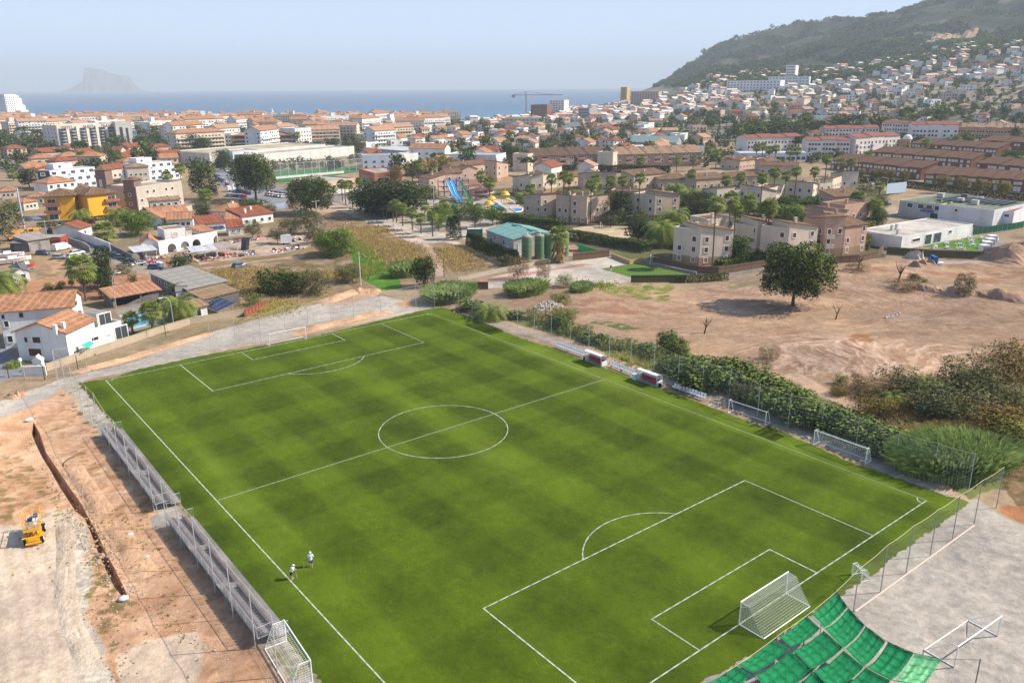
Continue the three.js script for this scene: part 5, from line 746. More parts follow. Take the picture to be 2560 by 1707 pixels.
// one volume of a building; front edge A to B, going back by d; roof kinds: flat, gx (ridge along front), gz, hip, sF sB sL sR (low edge)
function wing(t, ax, az, bx, bz, d, h, o = {}) {
  const l = Math.hypot(bx - ax, bz - az), y0 = o.y0 ?? 0, mw = new THREE.Matrix4().makeRotationY(Math.atan2(-(bz - az), bx - ax)).setPosition(ax, t.position.y + y0, az), mx = t.matrixWorld.clone().invert().multiply(mw), k = o.roof ?? 'flat', rh = o.rh ?? Math.min(l, d) * 0.22, ov = o.ov ?? (k === 'flat' ? 0 : 0.45), q = new G().at(mx), r = new G().at(mx), wm = o.wall ?? C.white, rm = o.roofM ?? (k === 'flat' ? C.gravelRoof : C.tileO);
  let FL = h, FR = h, BL = h, BR = h; if (k === 'sF') BL = BR = h + rh; if (k === 'sB') FL = FR = h + rh; if (k === 'sL') FR = BR = h + rh; if (k === 'sR') FL = BL = h + rh;
  const e = -(o.deep ?? 0.6);
  if (o.open) { const sh = new THREE.Shape([[0, e], [l, e], [l, FR], [0, FL]].map((p) => new THREE.Vector2(...p))); for (const [x, w, hh, arch] of o.open) { const p = new THREE.Path(); p.moveTo(x - w / 2, 0.02); p.lineTo(x + w / 2, 0.02); p.lineTo(x + w / 2, hh); if (arch) p.absarc(x, hh, w / 2, 0, Math.PI); p.lineTo(x - w / 2, hh); p.closePath(); sh.holes.push(p); } const fg = new THREE.ExtrudeGeometry(sh, { depth: 0.3, bevelEnabled: false, curveSegments: 8 }); fg.translate(0, 0, -0.3); fg.applyMatrix4(mx); mesh('front_wall', fg, wm, t); } else q.quad([0, e, 0], [l, e, 0], [l, FR, 0], [0, FL, 0]);
  q.quad([l, e, -d], [0, e, -d], [0, BL, -d], [l, BR, -d]).quad([l, e, 0], [l, e, -d], [l, BR, -d], [l, FR, 0]).quad([0, e, -d], [0, e, 0], [0, FL, 0], [0, BL, -d]);
  const T = 0.2, sl = (P) => slab(r, P, T);
  if (k === 'flat') { const p = o.para ?? 0.5; slab(r, [[0.2, h + 0.02, -0.2], [l - 0.2, h + 0.02, -0.2], [l - 0.2, h + 0.02, -d + 0.2], [0.2, h + 0.02, -d + 0.2]], 0.3); if (p) q.box(0, h, -0.22, l, h + p, 0).box(0, h, -d, l, h + p, -d + 0.22).box(0, h, -d + 0.22, 0.22, h + p, -0.22).box(l - 0.22, h, -d + 0.22, l, h + p, -0.22); }
  else if (k === 'gx') { const s = rh / (d / 2), E = h - s * ov; q.tri([l, h, 0], [l, h, -d], [l, h + rh, -d / 2]); q.tri([0, h, -d], [0, h, 0], [0, h + rh, -d / 2]); sl([[-ov, E + T, ov], [l + ov, E + T, ov], [l + ov, h + rh + T, -d / 2], [-ov, h + rh + T, -d / 2]]); sl([[l + ov, E + T, -d - ov], [-ov, E + T, -d - ov], [-ov, h + rh + T, -d / 2], [l + ov, h + rh + T, -d / 2]]); r.cyl([-ov, h + rh + T, -d / 2], [l + ov, h + rh + T, -d / 2], 0.12, 0.12, 6); }
  else if (k === 'gz') { const s = rh / (l / 2), E = h - s * ov; q.tri([0, h, 0], [l, h, 0], [l / 2, h + rh, 0]); q.tri([l, h, -d], [0, h, -d], [l / 2, h + rh, -d]); sl([[-ov, E + T, -d - ov], [-ov, E + T, ov], [l / 2, h + rh + T, ov], [l / 2, h + rh + T, -d - ov]]); sl([[l + ov, E + T, ov], [l + ov, E + T, -d - ov], [l / 2, h + rh + T, -d - ov], [l / 2, h + rh + T, ov]]); r.cyl([l / 2, h + rh + T, ov], [l / 2, h + rh + T, -d - ov], 0.12, 0.12, 6); }
  else if (k === 'hip') { const m = Math.min(l, d) / 2, c1 = l > d ? [m, h + rh, -d / 2] : [l / 2, h + rh, -m], c2 = l > d ? [l - m, h + rh, -d / 2] : [l / 2, h + rh, -d + m], a = [-ov, h, ov], b = [l + ov, h, ov], c = [l + ov, h, -d - ov], e2 = [-ov, h, -d - ov]; const S = [];
    if (l > d) S.push([a, b, c2, c1], [b, c, c2], [c, e2, c1, c2], [e2, a, c1]); else S.push([a, b, c1], [b, c, c2, c1], [c, e2, c2], [e2, a, c1, c2]); S.forEach((P) => r.poly(P.map((v) => [v[0], v[1] + T, v[2]]))); slab(r, [[a[0], h + T, a[2]], [b[0], h + T, b[2]], [c[0], h + T, c[2]], [e2[0], h + T, e2[2]]].map((v) => [v[0], v[1] - 0.02, v[2]]), T);
    const rd = new G().at(mx); for (const [p, s] of [[a, c1], [b, l > d ? c2 : c1], [c, c2], [e2, l > d ? c1 : c2]]) rd.cyl([p[0], p[1] + T, p[2]], [s[0], s[1] + T, s[2]], 0.13, 0.13, 5); rd.cyl([c1[0], c1[1] + T, c1[2]], [c2[0], c2[1] + T, c2[2]], 0.13, 0.13, 5); if (!o.far) mesh('ridge_tiles', rd, C.tileP, t); }
  else { const hy = (x, z) => { const u = x / l, v = -z / d; return lerp(lerp(FL, FR, u), lerp(BL, BR, u), v) + T; }; sl([[-ov, hy(-ov, ov), ov], [l + ov, hy(l + ov, ov), ov], [l + ov, hy(l + ov, -d - ov), -d - ov], [-ov, hy(-ov, -d - ov), -d - ov]]); }
  mesh('wall', q, wm, t); mesh('roof', r, rm, t);
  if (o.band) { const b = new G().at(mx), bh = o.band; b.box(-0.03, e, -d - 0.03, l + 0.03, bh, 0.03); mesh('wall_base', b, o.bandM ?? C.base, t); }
  for (const [x, z, ch] of o.chim ?? []) { const c = new G().at(mx), top = h + rh * (k === 'flat' ? 0 : 0.6); c.cbox(x, top - 1.2, -z, 0.7, ch + 1.2, 0.7).cbox(x, top + ch, -z, 0.85, 0.12, 0.85); mesh('chimney', c, o.chimM ?? wm, t); }
  const glaz = new G();
  const put = (f, x, y, w, hh, pm, mull) => {
    const p = { F: [x, y, 0], B: [l - x, y, -d], L: [0, y, -d + x], R: [l, y, -x] }[f], ry = { F: 0, B: Math.PI, L: -Math.PI / 2, R: Math.PI / 2 }[f], m = mx.clone().multiply(new THREE.Matrix4().makeRotationY(ry).setPosition(...p));
    if (o.far) { glaz.at(m); glaz.box(-w / 2, 0, -0.1, w / 2, hh, 0.06); return; }
    const [fg, pg] = winGeo(w, hh, mull), a = mesh('window', fg, o.frameM ?? C.frame, t); a.applyMatrix4(m); mesh('pane', pg, pm ?? o.paneM ?? C.glass, a);
  };
  for (const W of o.win ?? []) { const [f, n, rows, w, hh, yb = 1, dy = 3, m = 1, skip = 0] = W, len = f === 'F' || f === 'B' ? l : d; for (let j = 0; j < rows; j++) for (let i = 0; i < n; i++) { if (skip && rnd() < skip) continue; put(f, n === 1 ? len / 2 : lerp(m + w / 2, len - m - w / 2, i / (n - 1)), yb + j * dy, w, hh, o.panes ? pick(o.panes) : undefined, o.mull); } }
  for (const [f, x, y, w, hh, pm] of o.at ?? []) put(f, x, y, w, hh, pm, o.mull);
  if (o.far && glaz.p.length) mesh('glazing', glaz, o.paneM ?? C.glass, t, { kind: 'stuff' });
  for (const [x0, x1, y, dd, hh, bm, side] of o.balc ?? []) { const b = new G().at(mx); if (side === 'R') b.box(l, y - 0.15, -x1, l + dd, y, -x0).box(l + dd - 0.1, y, -x1, l + dd, y + hh, -x0); else b.box(x0, y - 0.15, 0, x1, y, dd).box(x0, y, dd - 0.1, x1, y + hh, dd).box(x0, y, 0, x0 + 0.1, y + hh, dd - 0.1).box(x1 - 0.1, y, 0, x1, y + hh, dd - 0.1); mesh('balcony', b, bm ?? wm, t); }
  return { l, d, h, mx };
}
const B1 = (name, label, cat, ax, az, bx, bz, d, h, o = {}) => { const t = house(name, label, cat, ax, az, bx, bz, o.group); wing(t, ax, az, bx, bz, d, h, o); return t; };
// vehicles: one hatchback and one van prototype, repainted for each copy
const paintOf = (r, g, b) => M(r, g, b, { rough: 0.3, phys: { clearcoat: 0.6 } });
const CARC = { white: paintOf(0.75, 0.75, 0.75), silver: paintOf(0.42, 0.43, 0.45), black: paintOf(0.02, 0.02, 0.025), blue: paintOf(0.03, 0.08, 0.22), red: paintOf(0.45, 0.02, 0.03), green: paintOf(0.12, 0.16, 0.10), 'dark green': paintOf(0.02, 0.05, 0.05), turquoise: paintOf(0.04, 0.25, 0.35) };
function carGeo(prof, w, glassProf) { const b = new G(), s = w / 2, n = prof.length; for (let i = 0; i < n; i++) { const a = prof[i], c = prof[(i + 1) % n], ia = a[1] > 0.9 ? s * 0.82 : s, ic = c[1] > 0.9 ? s * 0.82 : s; b.quad([a[0], a[1], ia], [c[0], c[1], ic], [c[0], c[1], -ic], [a[0], a[1], -ia]); } const cen = [0, 0.6]; for (const k of [1, -1]) for (let i = 0; i < n; i++) { const a = prof[i], c = prof[(i + 1) % n], z = (p) => k * (p[1] > 0.9 ? s * 0.82 : s), A = [a[0], a[1], z(a)], B = [c[0], c[1], z(c)], D = [cen[0], cen[1], k * s]; k > 0 ? b.tri(D, B, A) : b.tri(D, A, B); } const g = new G(); for (const k of [1, -1]) { const P = glassProf.map(([x, y]) => [x, y, k * (y > 1.1 ? s * 0.835 : s * 0.93 + 0.02)]); k > 0 ? g.poly(P) : g.poly([...P].reverse()); } return [b, g]; }
const CAR = (() => { const prof = [[2.0, 0.28], [2.05, 0.62], [1.85, 0.82], [0.95, 0.93], [0.35, 1.42], [-1.35, 1.44], [-1.95, 0.95], [-2.02, 0.6], [-2.0, 0.28]].reverse(), [b, g] = carGeo(prof, 1.74, [[0.85, 0.95], [-1.75, 0.95], [-1.3, 1.36], [0.3, 1.36]]); g.quad([0.99, 0.95, -0.66], [0.99, 0.95, 0.66], [0.42, 1.4, 0.62], [0.42, 1.4, -0.62]); g.quad([-1.98, 0.97, 0.66], [-1.98, 0.97, -0.66], [-1.42, 1.41, -0.62], [-1.42, 1.41, 0.62]); return { body: b.geo(), glass: g.geo() }; })();
const VAN = (() => { const prof = [[2.35, 0.3], [2.38, 0.85], [1.9, 1.12], [1.3, 1.9], [-2.3, 1.95], [-2.38, 0.3]].reverse(), [b, g] = carGeo(prof, 1.95, [[1.55, 1.15], [-0.6, 1.15], [-0.6, 1.7], [1.2, 1.7]]); g.quad([1.95, 1.14, -0.72], [1.95, 1.14, 0.72], [1.38, 1.86, 0.68], [1.38, 1.86, -0.68]); return { body: b.geo(), glass: g.geo() }; })();
const WHEEL = new G().cyl([0, 0, -0.1], [0, 0, 0.1], 0.31, 0.31, 12).geo(), HUB = new G().cyl([0, 0, -0.115], [0, 0, 0.115], 0.18, 0.18, 10).geo(), LAMP = new G().box(-0.03, -0.08, -0.16, 0.03, 0.08, 0.16).geo();
function car(label, x, z, turn, color, kind = CAR, parts = true, group, s = 1) {
  const t = thing(kind === VAN ? 'van' : 'parked_car', label, kind === VAN ? 'van' : 'car', x, z, turn, group); t.scale.setScalar(s); mesh('body', kind.body, CARC[color], t); mesh('windows', kind.glass, C.dark, t);
  const e = kind === VAN ? 1.45 : 1.25, w = kind === VAN ? 0.9 : 0.8; for (const a of [e, -e]) for (const b of [w, -w]) { const q = mesh('wheel', WHEEL, C.rubber, t); q.position.set(a, 0.31, b); if (parts) mesh('rim', HUB, C.steel, q); }
  if (parts) for (const b of [0.6, -0.6]) { mesh('headlight', LAMP, M(0.7, 0.7, 0.65, { rough: 0.2 }), t).position.set(kind === VAN ? 2.37 : 2.03, 0.68, b); mesh('tail_light', LAMP, C.red, t).position.set(kind === VAN ? -2.37 : -2.0, 0.75, b); }
  return t;
}
function lamp(label, x, z, h, ax, az) { const t = thing('street_lamp', label, 'lamp post', x, z), l = Math.hypot(ax, az) || 1, u = ax / l, v = az / l; mesh('pole', new G().tube([[0, -0.1, 0], [0, h * 0.8, 0], [u * 0.3, h * 0.93, v * 0.3], [u * 0.9, h, v * 0.9], [u * 1.5, h, v * 1.5]], [0.09, 0.07, 0.06, 0.05, 0.05], 7), C.galv, t); mesh('lamp_head', new G().cyl([u * 1.4, h, v * 1.4], [u * 2.1, h - 0.05, v * 2.1], 0.09, 0.12, 7), C.wpaint, t); return t; }
function pole(label, x, z, h, r = 0.12, m = C.conc, name = 'utility_pole', arm = 0) { const t = thing(name, label, 'pole', x, z); mesh('shaft', new G().cyl([0, -0.2, 0], [0, h, 0], r, r * 0.7, 8), m, t); if (arm) { mesh('crossarm', new G().box(-arm, h - 0.4, -0.06, arm, h - 0.25, 0.06), C.steel, t); for (const s of [-1, 0, 1]) mesh('insulator', new G().cyl([s * arm * 0.9, h - 0.25, 0], [s * arm * 0.9, h + 0.05, 0], 0.06, 0.04, 6), C.white, t); } else mesh('cap', new G().cyl([0, h, 0], [0, h + 0.08, 0], r * 0.8, r * 0.5, 8), C.steel, t); return t; }
function wallLine(label, pts, h, m = C.white, w = 0.22, name = 'garden_wall', coping) { const [x0, z0] = pts[0], t = thing(name, label, 'wall', x0, z0), q = new G(), c = new G(); for (let i = 0; i < pts.length - 1; i++) { const a = pts[i], b = pts[i + 1], l = Math.hypot(b[0] - a[0], b[1] - a[1]), mx = new THREE.Matrix4().makeRotationY(Math.atan2(-(b[1] - a[1]), b[0] - a[0])).setPosition(a[0] - x0, 0, a[1] - z0); q.at(mx).box(-0.05, -0.3, -w / 2 - i * 0.004, l + 0.05, h - i * 0.004, w / 2 + i * 0.004); c.at(mx).box(-0.06, h, -w / 2 - 0.05 - i * 0.004, l + 0.06, h + 0.06 + i * 0.003, w / 2 + 0.05 + i * 0.004); } mesh('wall_face', q, m, t); mesh('coping', c, coping ?? m, t); return t; }
// board or reed fence with posts, each panel a part
function panelFence(label, pts, h, m, post = C.wood) { const [x0, z0] = pts[0], t = thing('screen_fence', label, 'fence', x0, z0); for (let i = 0; i < pts.length - 1; i++) { const a = pts[i], b = pts[i + 1], L = Math.hypot(b[0] - a[0], b[1] - a[1]), n = Math.max(1, Math.round(L / 2.5)); for (let k = 0; k < n; k++) { const p = [lerp(a[0], b[0], k / n), lerp(a[1], b[1], k / n)], mx = new THREE.Matrix4().makeRotationY(Math.atan2(-(b[1] - a[1]), b[0] - a[0])).setPosition(p[0] - x0, 0, p[1] - z0); mesh('panel', new G().at(mx).box(0.04, 0.05, -0.02, L / n - 0.04, h, 0.02), m, t); mesh('post', new G().at(mx).cyl([0, -0.1, 0], [0, h + 0.15, 0], 0.045, 0.045, 6), post, t); } } return t; }


// ---------- left side: white house, pool, yards, yellow flats ----------
rnd = rng(41);
{
  const t = house('white_house', 'large white two-storey house with tiled roofs beside the gravel road', 'house', -41.72,-74.23, -34.85,-67.53);
  wing(t, -41.70,-74.19, -34.85,-67.53, 8.5, 5.4, { roof: 'gz', rh: 1.7, at: [['F', 3.9, 3.4, 1.5, 1.1, C.dark], ['F', 1.9, 3.5, 0.6, 0.9, C.dark], ['F', 3.2, 0.9, 2.4, 1.4, C.shutter], ['R', 2.4, 0.9, 0.7, 1.1]] });
  wing(t, -42.67,-83.68, -31.12,-79.40, 9, 7.2, { roof: 'gx', rh: 2.0, at: [['F', 1.0, 1.2, 0.8, 1.2, C.dark], ['F', 0.9, 4.2, 0.7, 1.1, C.dark], ['F', 3.6, 5.8, 0.7, 0.9, C.dark], ['F', 0.6, 5.8, 0.5, 0.8, C.dark], ['R', 3.4, 6.4, 2.4, 0.9], ['R', 5.6, 3.6, 1.6, 1.3]] });
  wing(t, -32.56,-71.38, -23.92,-75.37, 6, 3.1, { roof: 'flat', para: 0.8, at: [['F', 3.2, 1.0, 2.0, 1.2, C.dark], ['F', 6.4, 1.0, 0.6, 0.9, C.shutter], ['F', 9.2, 0.4, 2.6, 2.4]], mull: true });
  wing(t, -27.83,-76.29, -25.38,-77.30, 4.5, 5.6, { roof: 'flat', para: 0, at: [['F', 1.6, 3.3, 2.4, 2.1]], mull: true });
  for (const [x, z] of [[-36.17,-68.12], [-34.72,-69.16]]) { const p = V(x, 5.2, z).sub(t.position).applyAxisAngle(V(0, 1, 0), -t.rotation.y), q = new G(); q.cbox(p.x, p.y, p.z, 0.6, 1.6, 0.6); q.cyl([p.x - 0.3, p.y + 1.6, p.z], [p.x + 0.3, p.y + 1.6, p.z], 0.3, 0.3, 10); mesh('chimney', q, C.white, t); }
  const aw = mesh('awning', new G().poly([[-32.70,-67.82], [-30.85,-69.54], [-30.25,-68.70], [-32.02,-66.52]].map(([x, z], i) => { const v = V(x, i < 2 ? 2.6 : 2.2, z).sub(t.position).applyAxisAngle(V(0, 1, 0), -t.rotation.y); return v.toArray(); })), M(0.0, 0.45, 0.30, { two: true }), t);
  for (const [x, y, z] of [[-40.78,-86.48], [-30.20,-77.47], [-27.33,-80.15]].map(([x, z], i) => [x, [1.5, 6, 4][i], z])) { const v = V(x, y, z).sub(t.position).applyAxisAngle(V(0, 1, 0), -t.rotation.y); mesh('air_conditioner', new G().cbox(v.x, v.y, v.z, 0.8, 0.6, 0.4), C.wpaint, t); }
  wallLine('long beige garden wall between the white house and the gravel road', [[-39.08,-64.48], [-32.43,-67.95], [-25.54,-71.21], [-18.23,-74.91], [-10.49,-77.90], [0.97,-77.49]], 1.3, P_(0.50, 0.40, 0.29));
  wallLine('white wall closing the terrace of the white house', [[-31.03,-69.69], [-26.66,-71.92]], 2.2, C.white);
  wallLine('white entrance wall with blue number plate by the gateway', [[-42.72,-64.57], [-39.92,-62.60], [-39.54,-62.29]], 1.6, C.white);
  const h = B1('meter_house', 'tiny white gabled meter house on the entrance wall', 'hut', -40.82,-65.93, -39.59,-65.28, 1.2, 1.8, { roof: 'gz', rh: 0.6, roofM: C.white, ov: 0.1, at: [['F', 0.7, 0.5, 0.4, 0.5, M(0.05, 0.08, 0.3)]] });
  const gl = thing('globe_lamp', 'white globe lamp on the entrance wall corner', 'lamp', -42.72,-64.57); mesh('post', new G().cyl([0, 0, 0], [0, 2.6, 0], 0.06, 0.05, 6), C.white, gl); mesh('globe', new G().lathe([[0, 2.5], [0.25, 2.6], [0.32, 2.85], [0.25, 3.1], [0, 3.2]], 14), C.wpaint, gl);
  for (const [i, x, z] of [[0, -44.76,-64.82], [1, -42.80,-61.85], [2, -40.19,-59.98], [3, -37.39,-60.69], [4, -34.73,-61.81]]) pole(['thin rusty post in the forecourt fence by the road', 'grey concrete post at the forecourt fence corner', 'concrete post beside the white entrance wall', 'tall pale post in front of the house gable', 'leaning brown post on the orange bank'][i], x, z, 2.6, 0.09, i % 2 ? C.conc : C.wood, 'fence_post');
}
{ // swimming pool
  const P = [[-19.85,-93.78], [-15.49,-93.52], [-15.13,-84.39], [-20.06,-82.81]], cx = P.reduce((s, p) => s + p[0], 0) / 4, cz = P.reduce((s, p) => s + p[1], 0) / 4, t = thing('swimming_pool', 'blue swimming pool with pale coping beside the white house', 'pool', cx, cz), big = P.map(([x, z]) => [(x - cx) * 1.16, (z - cz) * 1.16]);
  mesh('coping', new G().poly(big.map(([x, z]) => [x, 0.05, z]).reverse()), M(0.58, 0.50, 0.42, { t: 'concrete' }), t); mesh('water', new G().poly(P.map(([x, z]) => [x - cx, 0.065, z - cz]).reverse()), C.pool, t);
}
B1('garden_shelter', 'open garden shelter with long orange tiled roof by the pool', 'shelter', -19.40,-102.08, -9.21,-103.52, 5, 2.4, { roof: 'sF', rh: 1.0, ov: 0.6, wall: C.concD, roofM: C.tileO, open: [[3.2, 5.6, 2.0], [9, 5, 2.0]] });
{ const t = house('long_shed', 'long low shed with flat grey corrugated roof', 'shed', -5.99,-121.19, -4.75,-96.58); wing(t, -6.16,-120.58, -4.59,-97.08, 9.5, 2.7, { roof: 'sF', rh: 0.5, ov: 0.25, wall: C.conc, roofM: M(0.40, 0.37, 0.33, { t: 'sheet' }), at: [['F', 2, 1.1, 0.8, 0.9, C.dark], ['F', 6, 0.1, 1, 2, C.wood], ['F', 10, 1, 1.2, 1, C.dark], ['F', 14, 0.1, 1, 2, C.wood]] }); wing(t, -4.72,-96.30, -4.18,-87.31, 8, 2.4, { roof: 'sF', rh: 0.5, ov: 0.2, wall: C.concD, roofM: M(0.46, 0.32, 0.19, { t: 'tile' }), at: [['F', 2, 1, 1, 0.9, C.dark]] }); }
B1('garden_hut', 'small white hut with pink tiles below the solar panels', 'hut', -8.11,-82.85, -5.04,-83.07, 4, 2.1, { roof: 'sF', rh: 0.5, roofM: C.tileP, at: [['F', 1.2, 0.1, 0.9, 1.8, C.dark]] });
B1('white_tank_house', 'round-topped grey and white tank hut behind the palms', 'hut', -6.72,-98.86, -4.27,-98.09, 3, 2.2, { roof: 'gx', rh: 0.8, roofM: C.concD, ov: 0.1, at: [['F', 1.5, 0.1, 0.9, 1.7, C.shutter]] });
{ // solar array: four by five tilted panels on a frame
  const a = [-1.32,-89.30], b = [0.09,-79.54], c = [-3.87,-80.73], d = [-4.47,-88.25], t = thing('solar_array', 'tilted array of blue solar panels on the garden hut yard', 'solar panels', d[0], d[1]), p = (u, v, o) => [lerp(lerp(d[0], c[0], u), lerp(a[0], b[0], u), v) - d[0], lerp(0.9, 2.4, v) + o, lerp(lerp(d[1], c[1], u), lerp(a[1], b[1], u), v) - d[1]];
  for (let i = 0; i < 4; i++) for (let j = 0; j < 5; j++) { const q = new G(); slab(q, [p(i / 4 + 0.02, j / 5 + 0.02, 0.06), p((i + 1) / 4 - 0.012, j / 5 + 0.012, 0.06), p((i + 1) / 4 - 0.012, (j + 1) / 5 - 0.012, 0.06), p(i / 4 + 0.012, (j + 1) / 5 - 0.012, 0.06)], 0.04); mesh('panel', q, C.pv, t); }
  const f = new G(); slab(f, [p(0, 0, 0), p(1, 0, 0), p(1, 1, 0), p(0, 1, 0)], 0.04); for (const [u, v] of [[0.1, 0.1], [0.9, 0.1], [0.1, 0.9], [0.9, 0.9], [0.5, 0.1], [0.5, 0.9]]) { const k = p(u, v, -0.04); f.cyl([k[0], 0, k[2]], k, 0.05, 0.05, 6); } mesh('frame', f, C.galv, t);
}
lamp('white street lamp standing beside the pool', -13.89,-77.16, 6.63, -1, 0); lamp('white street lamp by the open garden shelter', -19.05,-101.18, 7.86, 1, -0.2);
pole('thin brown pole rising by the lawn palms', -17.00,-72.00, 7.08, 0.08, C.wood); pole('white pole with blue cap in the weed-filled ditch', 32.81,-84.61, 8.66, 0.13, M(0.6, 0.6, 0.58)); pole('tall leaning steel mast behind the parked crane', -17.72,-226.68, 15.24, 0.35, M(0.42, 0.48, 0.52)); pole('turquoise lamp pole beside the crane yard wall', -13.16,-215.04, 5.69, 0.1, M(0.3, 0.5, 0.52)); pole('tall lattice-grey power pole beside the olive trees', 61.28,-167.37, 10.02, 0.3, C.conc, 'power_pole', 1.4); pole('concrete power pole beside the water slides', 121.6,-186.7, 8.74, 0.25, C.conc, 'power_pole', 1.3);
pole('brown pole beside the path through the bank', 53.75,-79.23, 5, 0.09, C.wood);
// mobile home, boats, scrap vehicles
B1('mobile_home', 'white mobile home with grey gabled roof in the yard', 'mobile home', -32.60,-144.81, -29.02,-144.60, 9, 2.5, { roof: 'gz', rh: 0.8, ov: 0.15, wall: M(0.72, 0.72, 0.74), roofM: M(0.16, 0.17, 0.19, { t: 'sheet' }), at: [['F', 2.2, 0.9, 1.0, 1.0], ['L', 2, 1, 0.8, 0.9], ['L', 5, 1, 0.8, 0.9]] });
function boat(label, ax, az, bx, bz, w, m) { const [t, l] = span('boat', label, 'boat', ax, az, bx, bz, 'boats laid up in the yard'), q = new G(), n = 10, y = 0.7, R2 = (u) => w / 2 * Math.pow(Math.sin(Math.min(1, (1 - u) * 1.6 + 0.02) * Math.PI / 2), 0.8); for (let i = 0; i < n; i++) { const u = i / n, v = (i + 1) / n, S = (a, k, yy, f) => [a * l, yy, k * R2(a) * f]; for (const k of [1, -1]) { const A = S(u, k, y + 0.9, 1), B = S(v, k, y + 0.9 + v * 0.2, 1), Cc = S(v, k, y, 0.45), D = S(u, k, y, 0.45); k > 0 ? q.quad(D, Cc, B, A) : q.quad(A, B, Cc, D); } q.quad(S(u, 1, y + 0.85, 1), S(v, 1, y + 0.85, 1), S(v, -1, y + 0.85, 1), S(u, -1, y + 0.85, 1)); } q.quad([0, y, -w / 4], [0, y, w / 4], [0, y + 0.9, w / 2], [0, y + 0.9, -w / 2]); mesh('hull', q, m, t); mesh('cabin', new G().cbox(l * 0.4, y + 0.85, 0, l * 0.28, 0.7, w * 0.55), C.wpaint, t); mesh('windscreen', new G().cbox(l * 0.55, y + 1.0, 0, 0.12, 0.5, w * 0.5), C.dark, t); mesh('trailer', new G().box(l * 0.1, 0.35, -0.3, l * 0.9, 0.5, 0.3).cyl([l * 0.4, 0.3, -0.8], [l * 0.4, 0.3, 0.8], 0.3, 0.3, 10).cbox(l * 0.2, 0.5, 0, 0.2, 0.3, w * 0.4).cbox(l * 0.75, 0.5, 0, 0.2, 0.3, w * 0.3), C.steel, t); return t; }
boat('long white speedboat on a trailer nearest the mobile home', -32.19,-171.02, -24.33,-172.21, 2.2, M(0.74, 0.73, 0.7)); boat('white cabin boat with dark windows at the back of the yard', -31.78,-180.55, -24.85,-179.85, 2.3, M(0.7, 0.7, 0.72)); boat('small red and white boat behind the mobile home', -28.71,-159.72, -25.02,-160.26, 1.8, M(0.55, 0.12, 0.1));
car('white van parked on the street below the yellow flats', -5.94,-224.65, 0.35, 'white', VAN); car('old white van at the end of the workshop yard', -14.33,-185.22, 0.5, 'white', VAN, true, undefined, 1.1); car('dark blue pickup-like car in front of the workshop door', -20.03,-180.57, -0.9, 'blue');
[['white scrapped estate car among weeds, front of the yard', 1310, 605, 0.4, 'white'], ['rusty pale scrap car beside the white estate', 1060, 620, -0.6, 'silver'], ['white scrapped car behind the white estate', 1370, 540, 0.3, 'white'], ['silver scrapped car half hidden by the palm', 1300, 720, 0.3, 'silver'], ['black scrapped car behind the silver one', 1500, 680, -0.3, 'black'], ['grey scrap car at the corner of the weeds', 1560, 620, 0.6, 'silver']].forEach(([l, x, y, a, c], i) => { const P = [[-14.12,-169.17], [-17.51,-170.49], [-12.18,-174.44], [-16.20,-159.40], [-13.09,-160.68], [-11.26,-165.20]][i]; car(l, P[0], P[1], a, c, CAR, true, 'scrap cars in the yard'); });
[['dark green car parked against the white street wall', 'dark green', -4.93,-176.07], ['dark car parked on the lane, first of the pair', 'dark green', -4.41,-162.50], ['pale green car parked on the lane behind the dark one', 'green', -3.66,-158.74], ['dark car at the bend of the lane', 'dark green', -3.27,-150.28], ['dark blue car beside the scrap heap gate', 'blue', -0.08,-138.40], ['blue hatchback standing alone in the dry lot', 'blue', 18.03,-125.54]].forEach(([l, c, x, z], i) => car(l, x, z, i === 5 ? 0.35 : -0.75, c));
B1('workshop', 'low workshop with corrugated roof and dark open door', 'workshop', -22.49,-187.62, -16.49,-189.37, 9, 3.4, { roof: 'sF', rh: 0.6, wall: C.conc, roofM: C.corr, ov: 0.5, open: [[6.5, 6, 2.7], [1.6, 2, 2.2]] }); B1('lean_to', 'dark open lean-to beside the workshop', 'shed', -26.80,-191.28, -22.75,-187.84, 7, 2.6, { roof: 'sF', rh: 0.5, wall: C.concD, roofM: C.concD, open: [[3.5, 4.5, 2.1]] });
{ const t = thing('mobile_crane', 'orange mobile crane parked behind the workshop', 'crane', -19.96,-214.10, 0.3), O = M(0.72, 0.30, 0.02, { rough: 0.45 }); mesh('carrier', new G().box(-5, 0.8, -1.2, 5, 1.5, 1.2), O, t); mesh('cab', new G().box(1, 1.5, -0.2, 3, 3.2, 1.2), O, t); mesh('cab_window', new G().box(1.3, 2.2, 1.2, 2.8, 3.0, 1.24), C.dark, t); mesh('boom', new G().box(-5.5, 2.4, -0.9, 6, 3.0, -0.3), O, t); mesh('counterweight', new G().box(-3.4, 1.5, -1.1, -1.4, 2.5, 1.1), O, t); for (const x of [-4, -2.6, 2, 3.6]) for (const z of [-1.1, 1.1]) mesh('wheel', new G().cyl([x, 0.55, z - 0.2], [x, 0.55, z + 0.2], 0.55, 0.55, 12), C.rubber, t); }
B1('red_container', 'faded red container body behind the old van', 'container', -12.95,-193.50, -9.81,-198.29, 6, 2.6, { wall: M(0.45, 0.10, 0.07, { t: 'sheet' }), para: 0, at: [['F', 1.3, 0.1, 1.1, 2.3, M(0.35, 0.08, 0.06)]], frameM: M(0.35, 0.08, 0.06) });
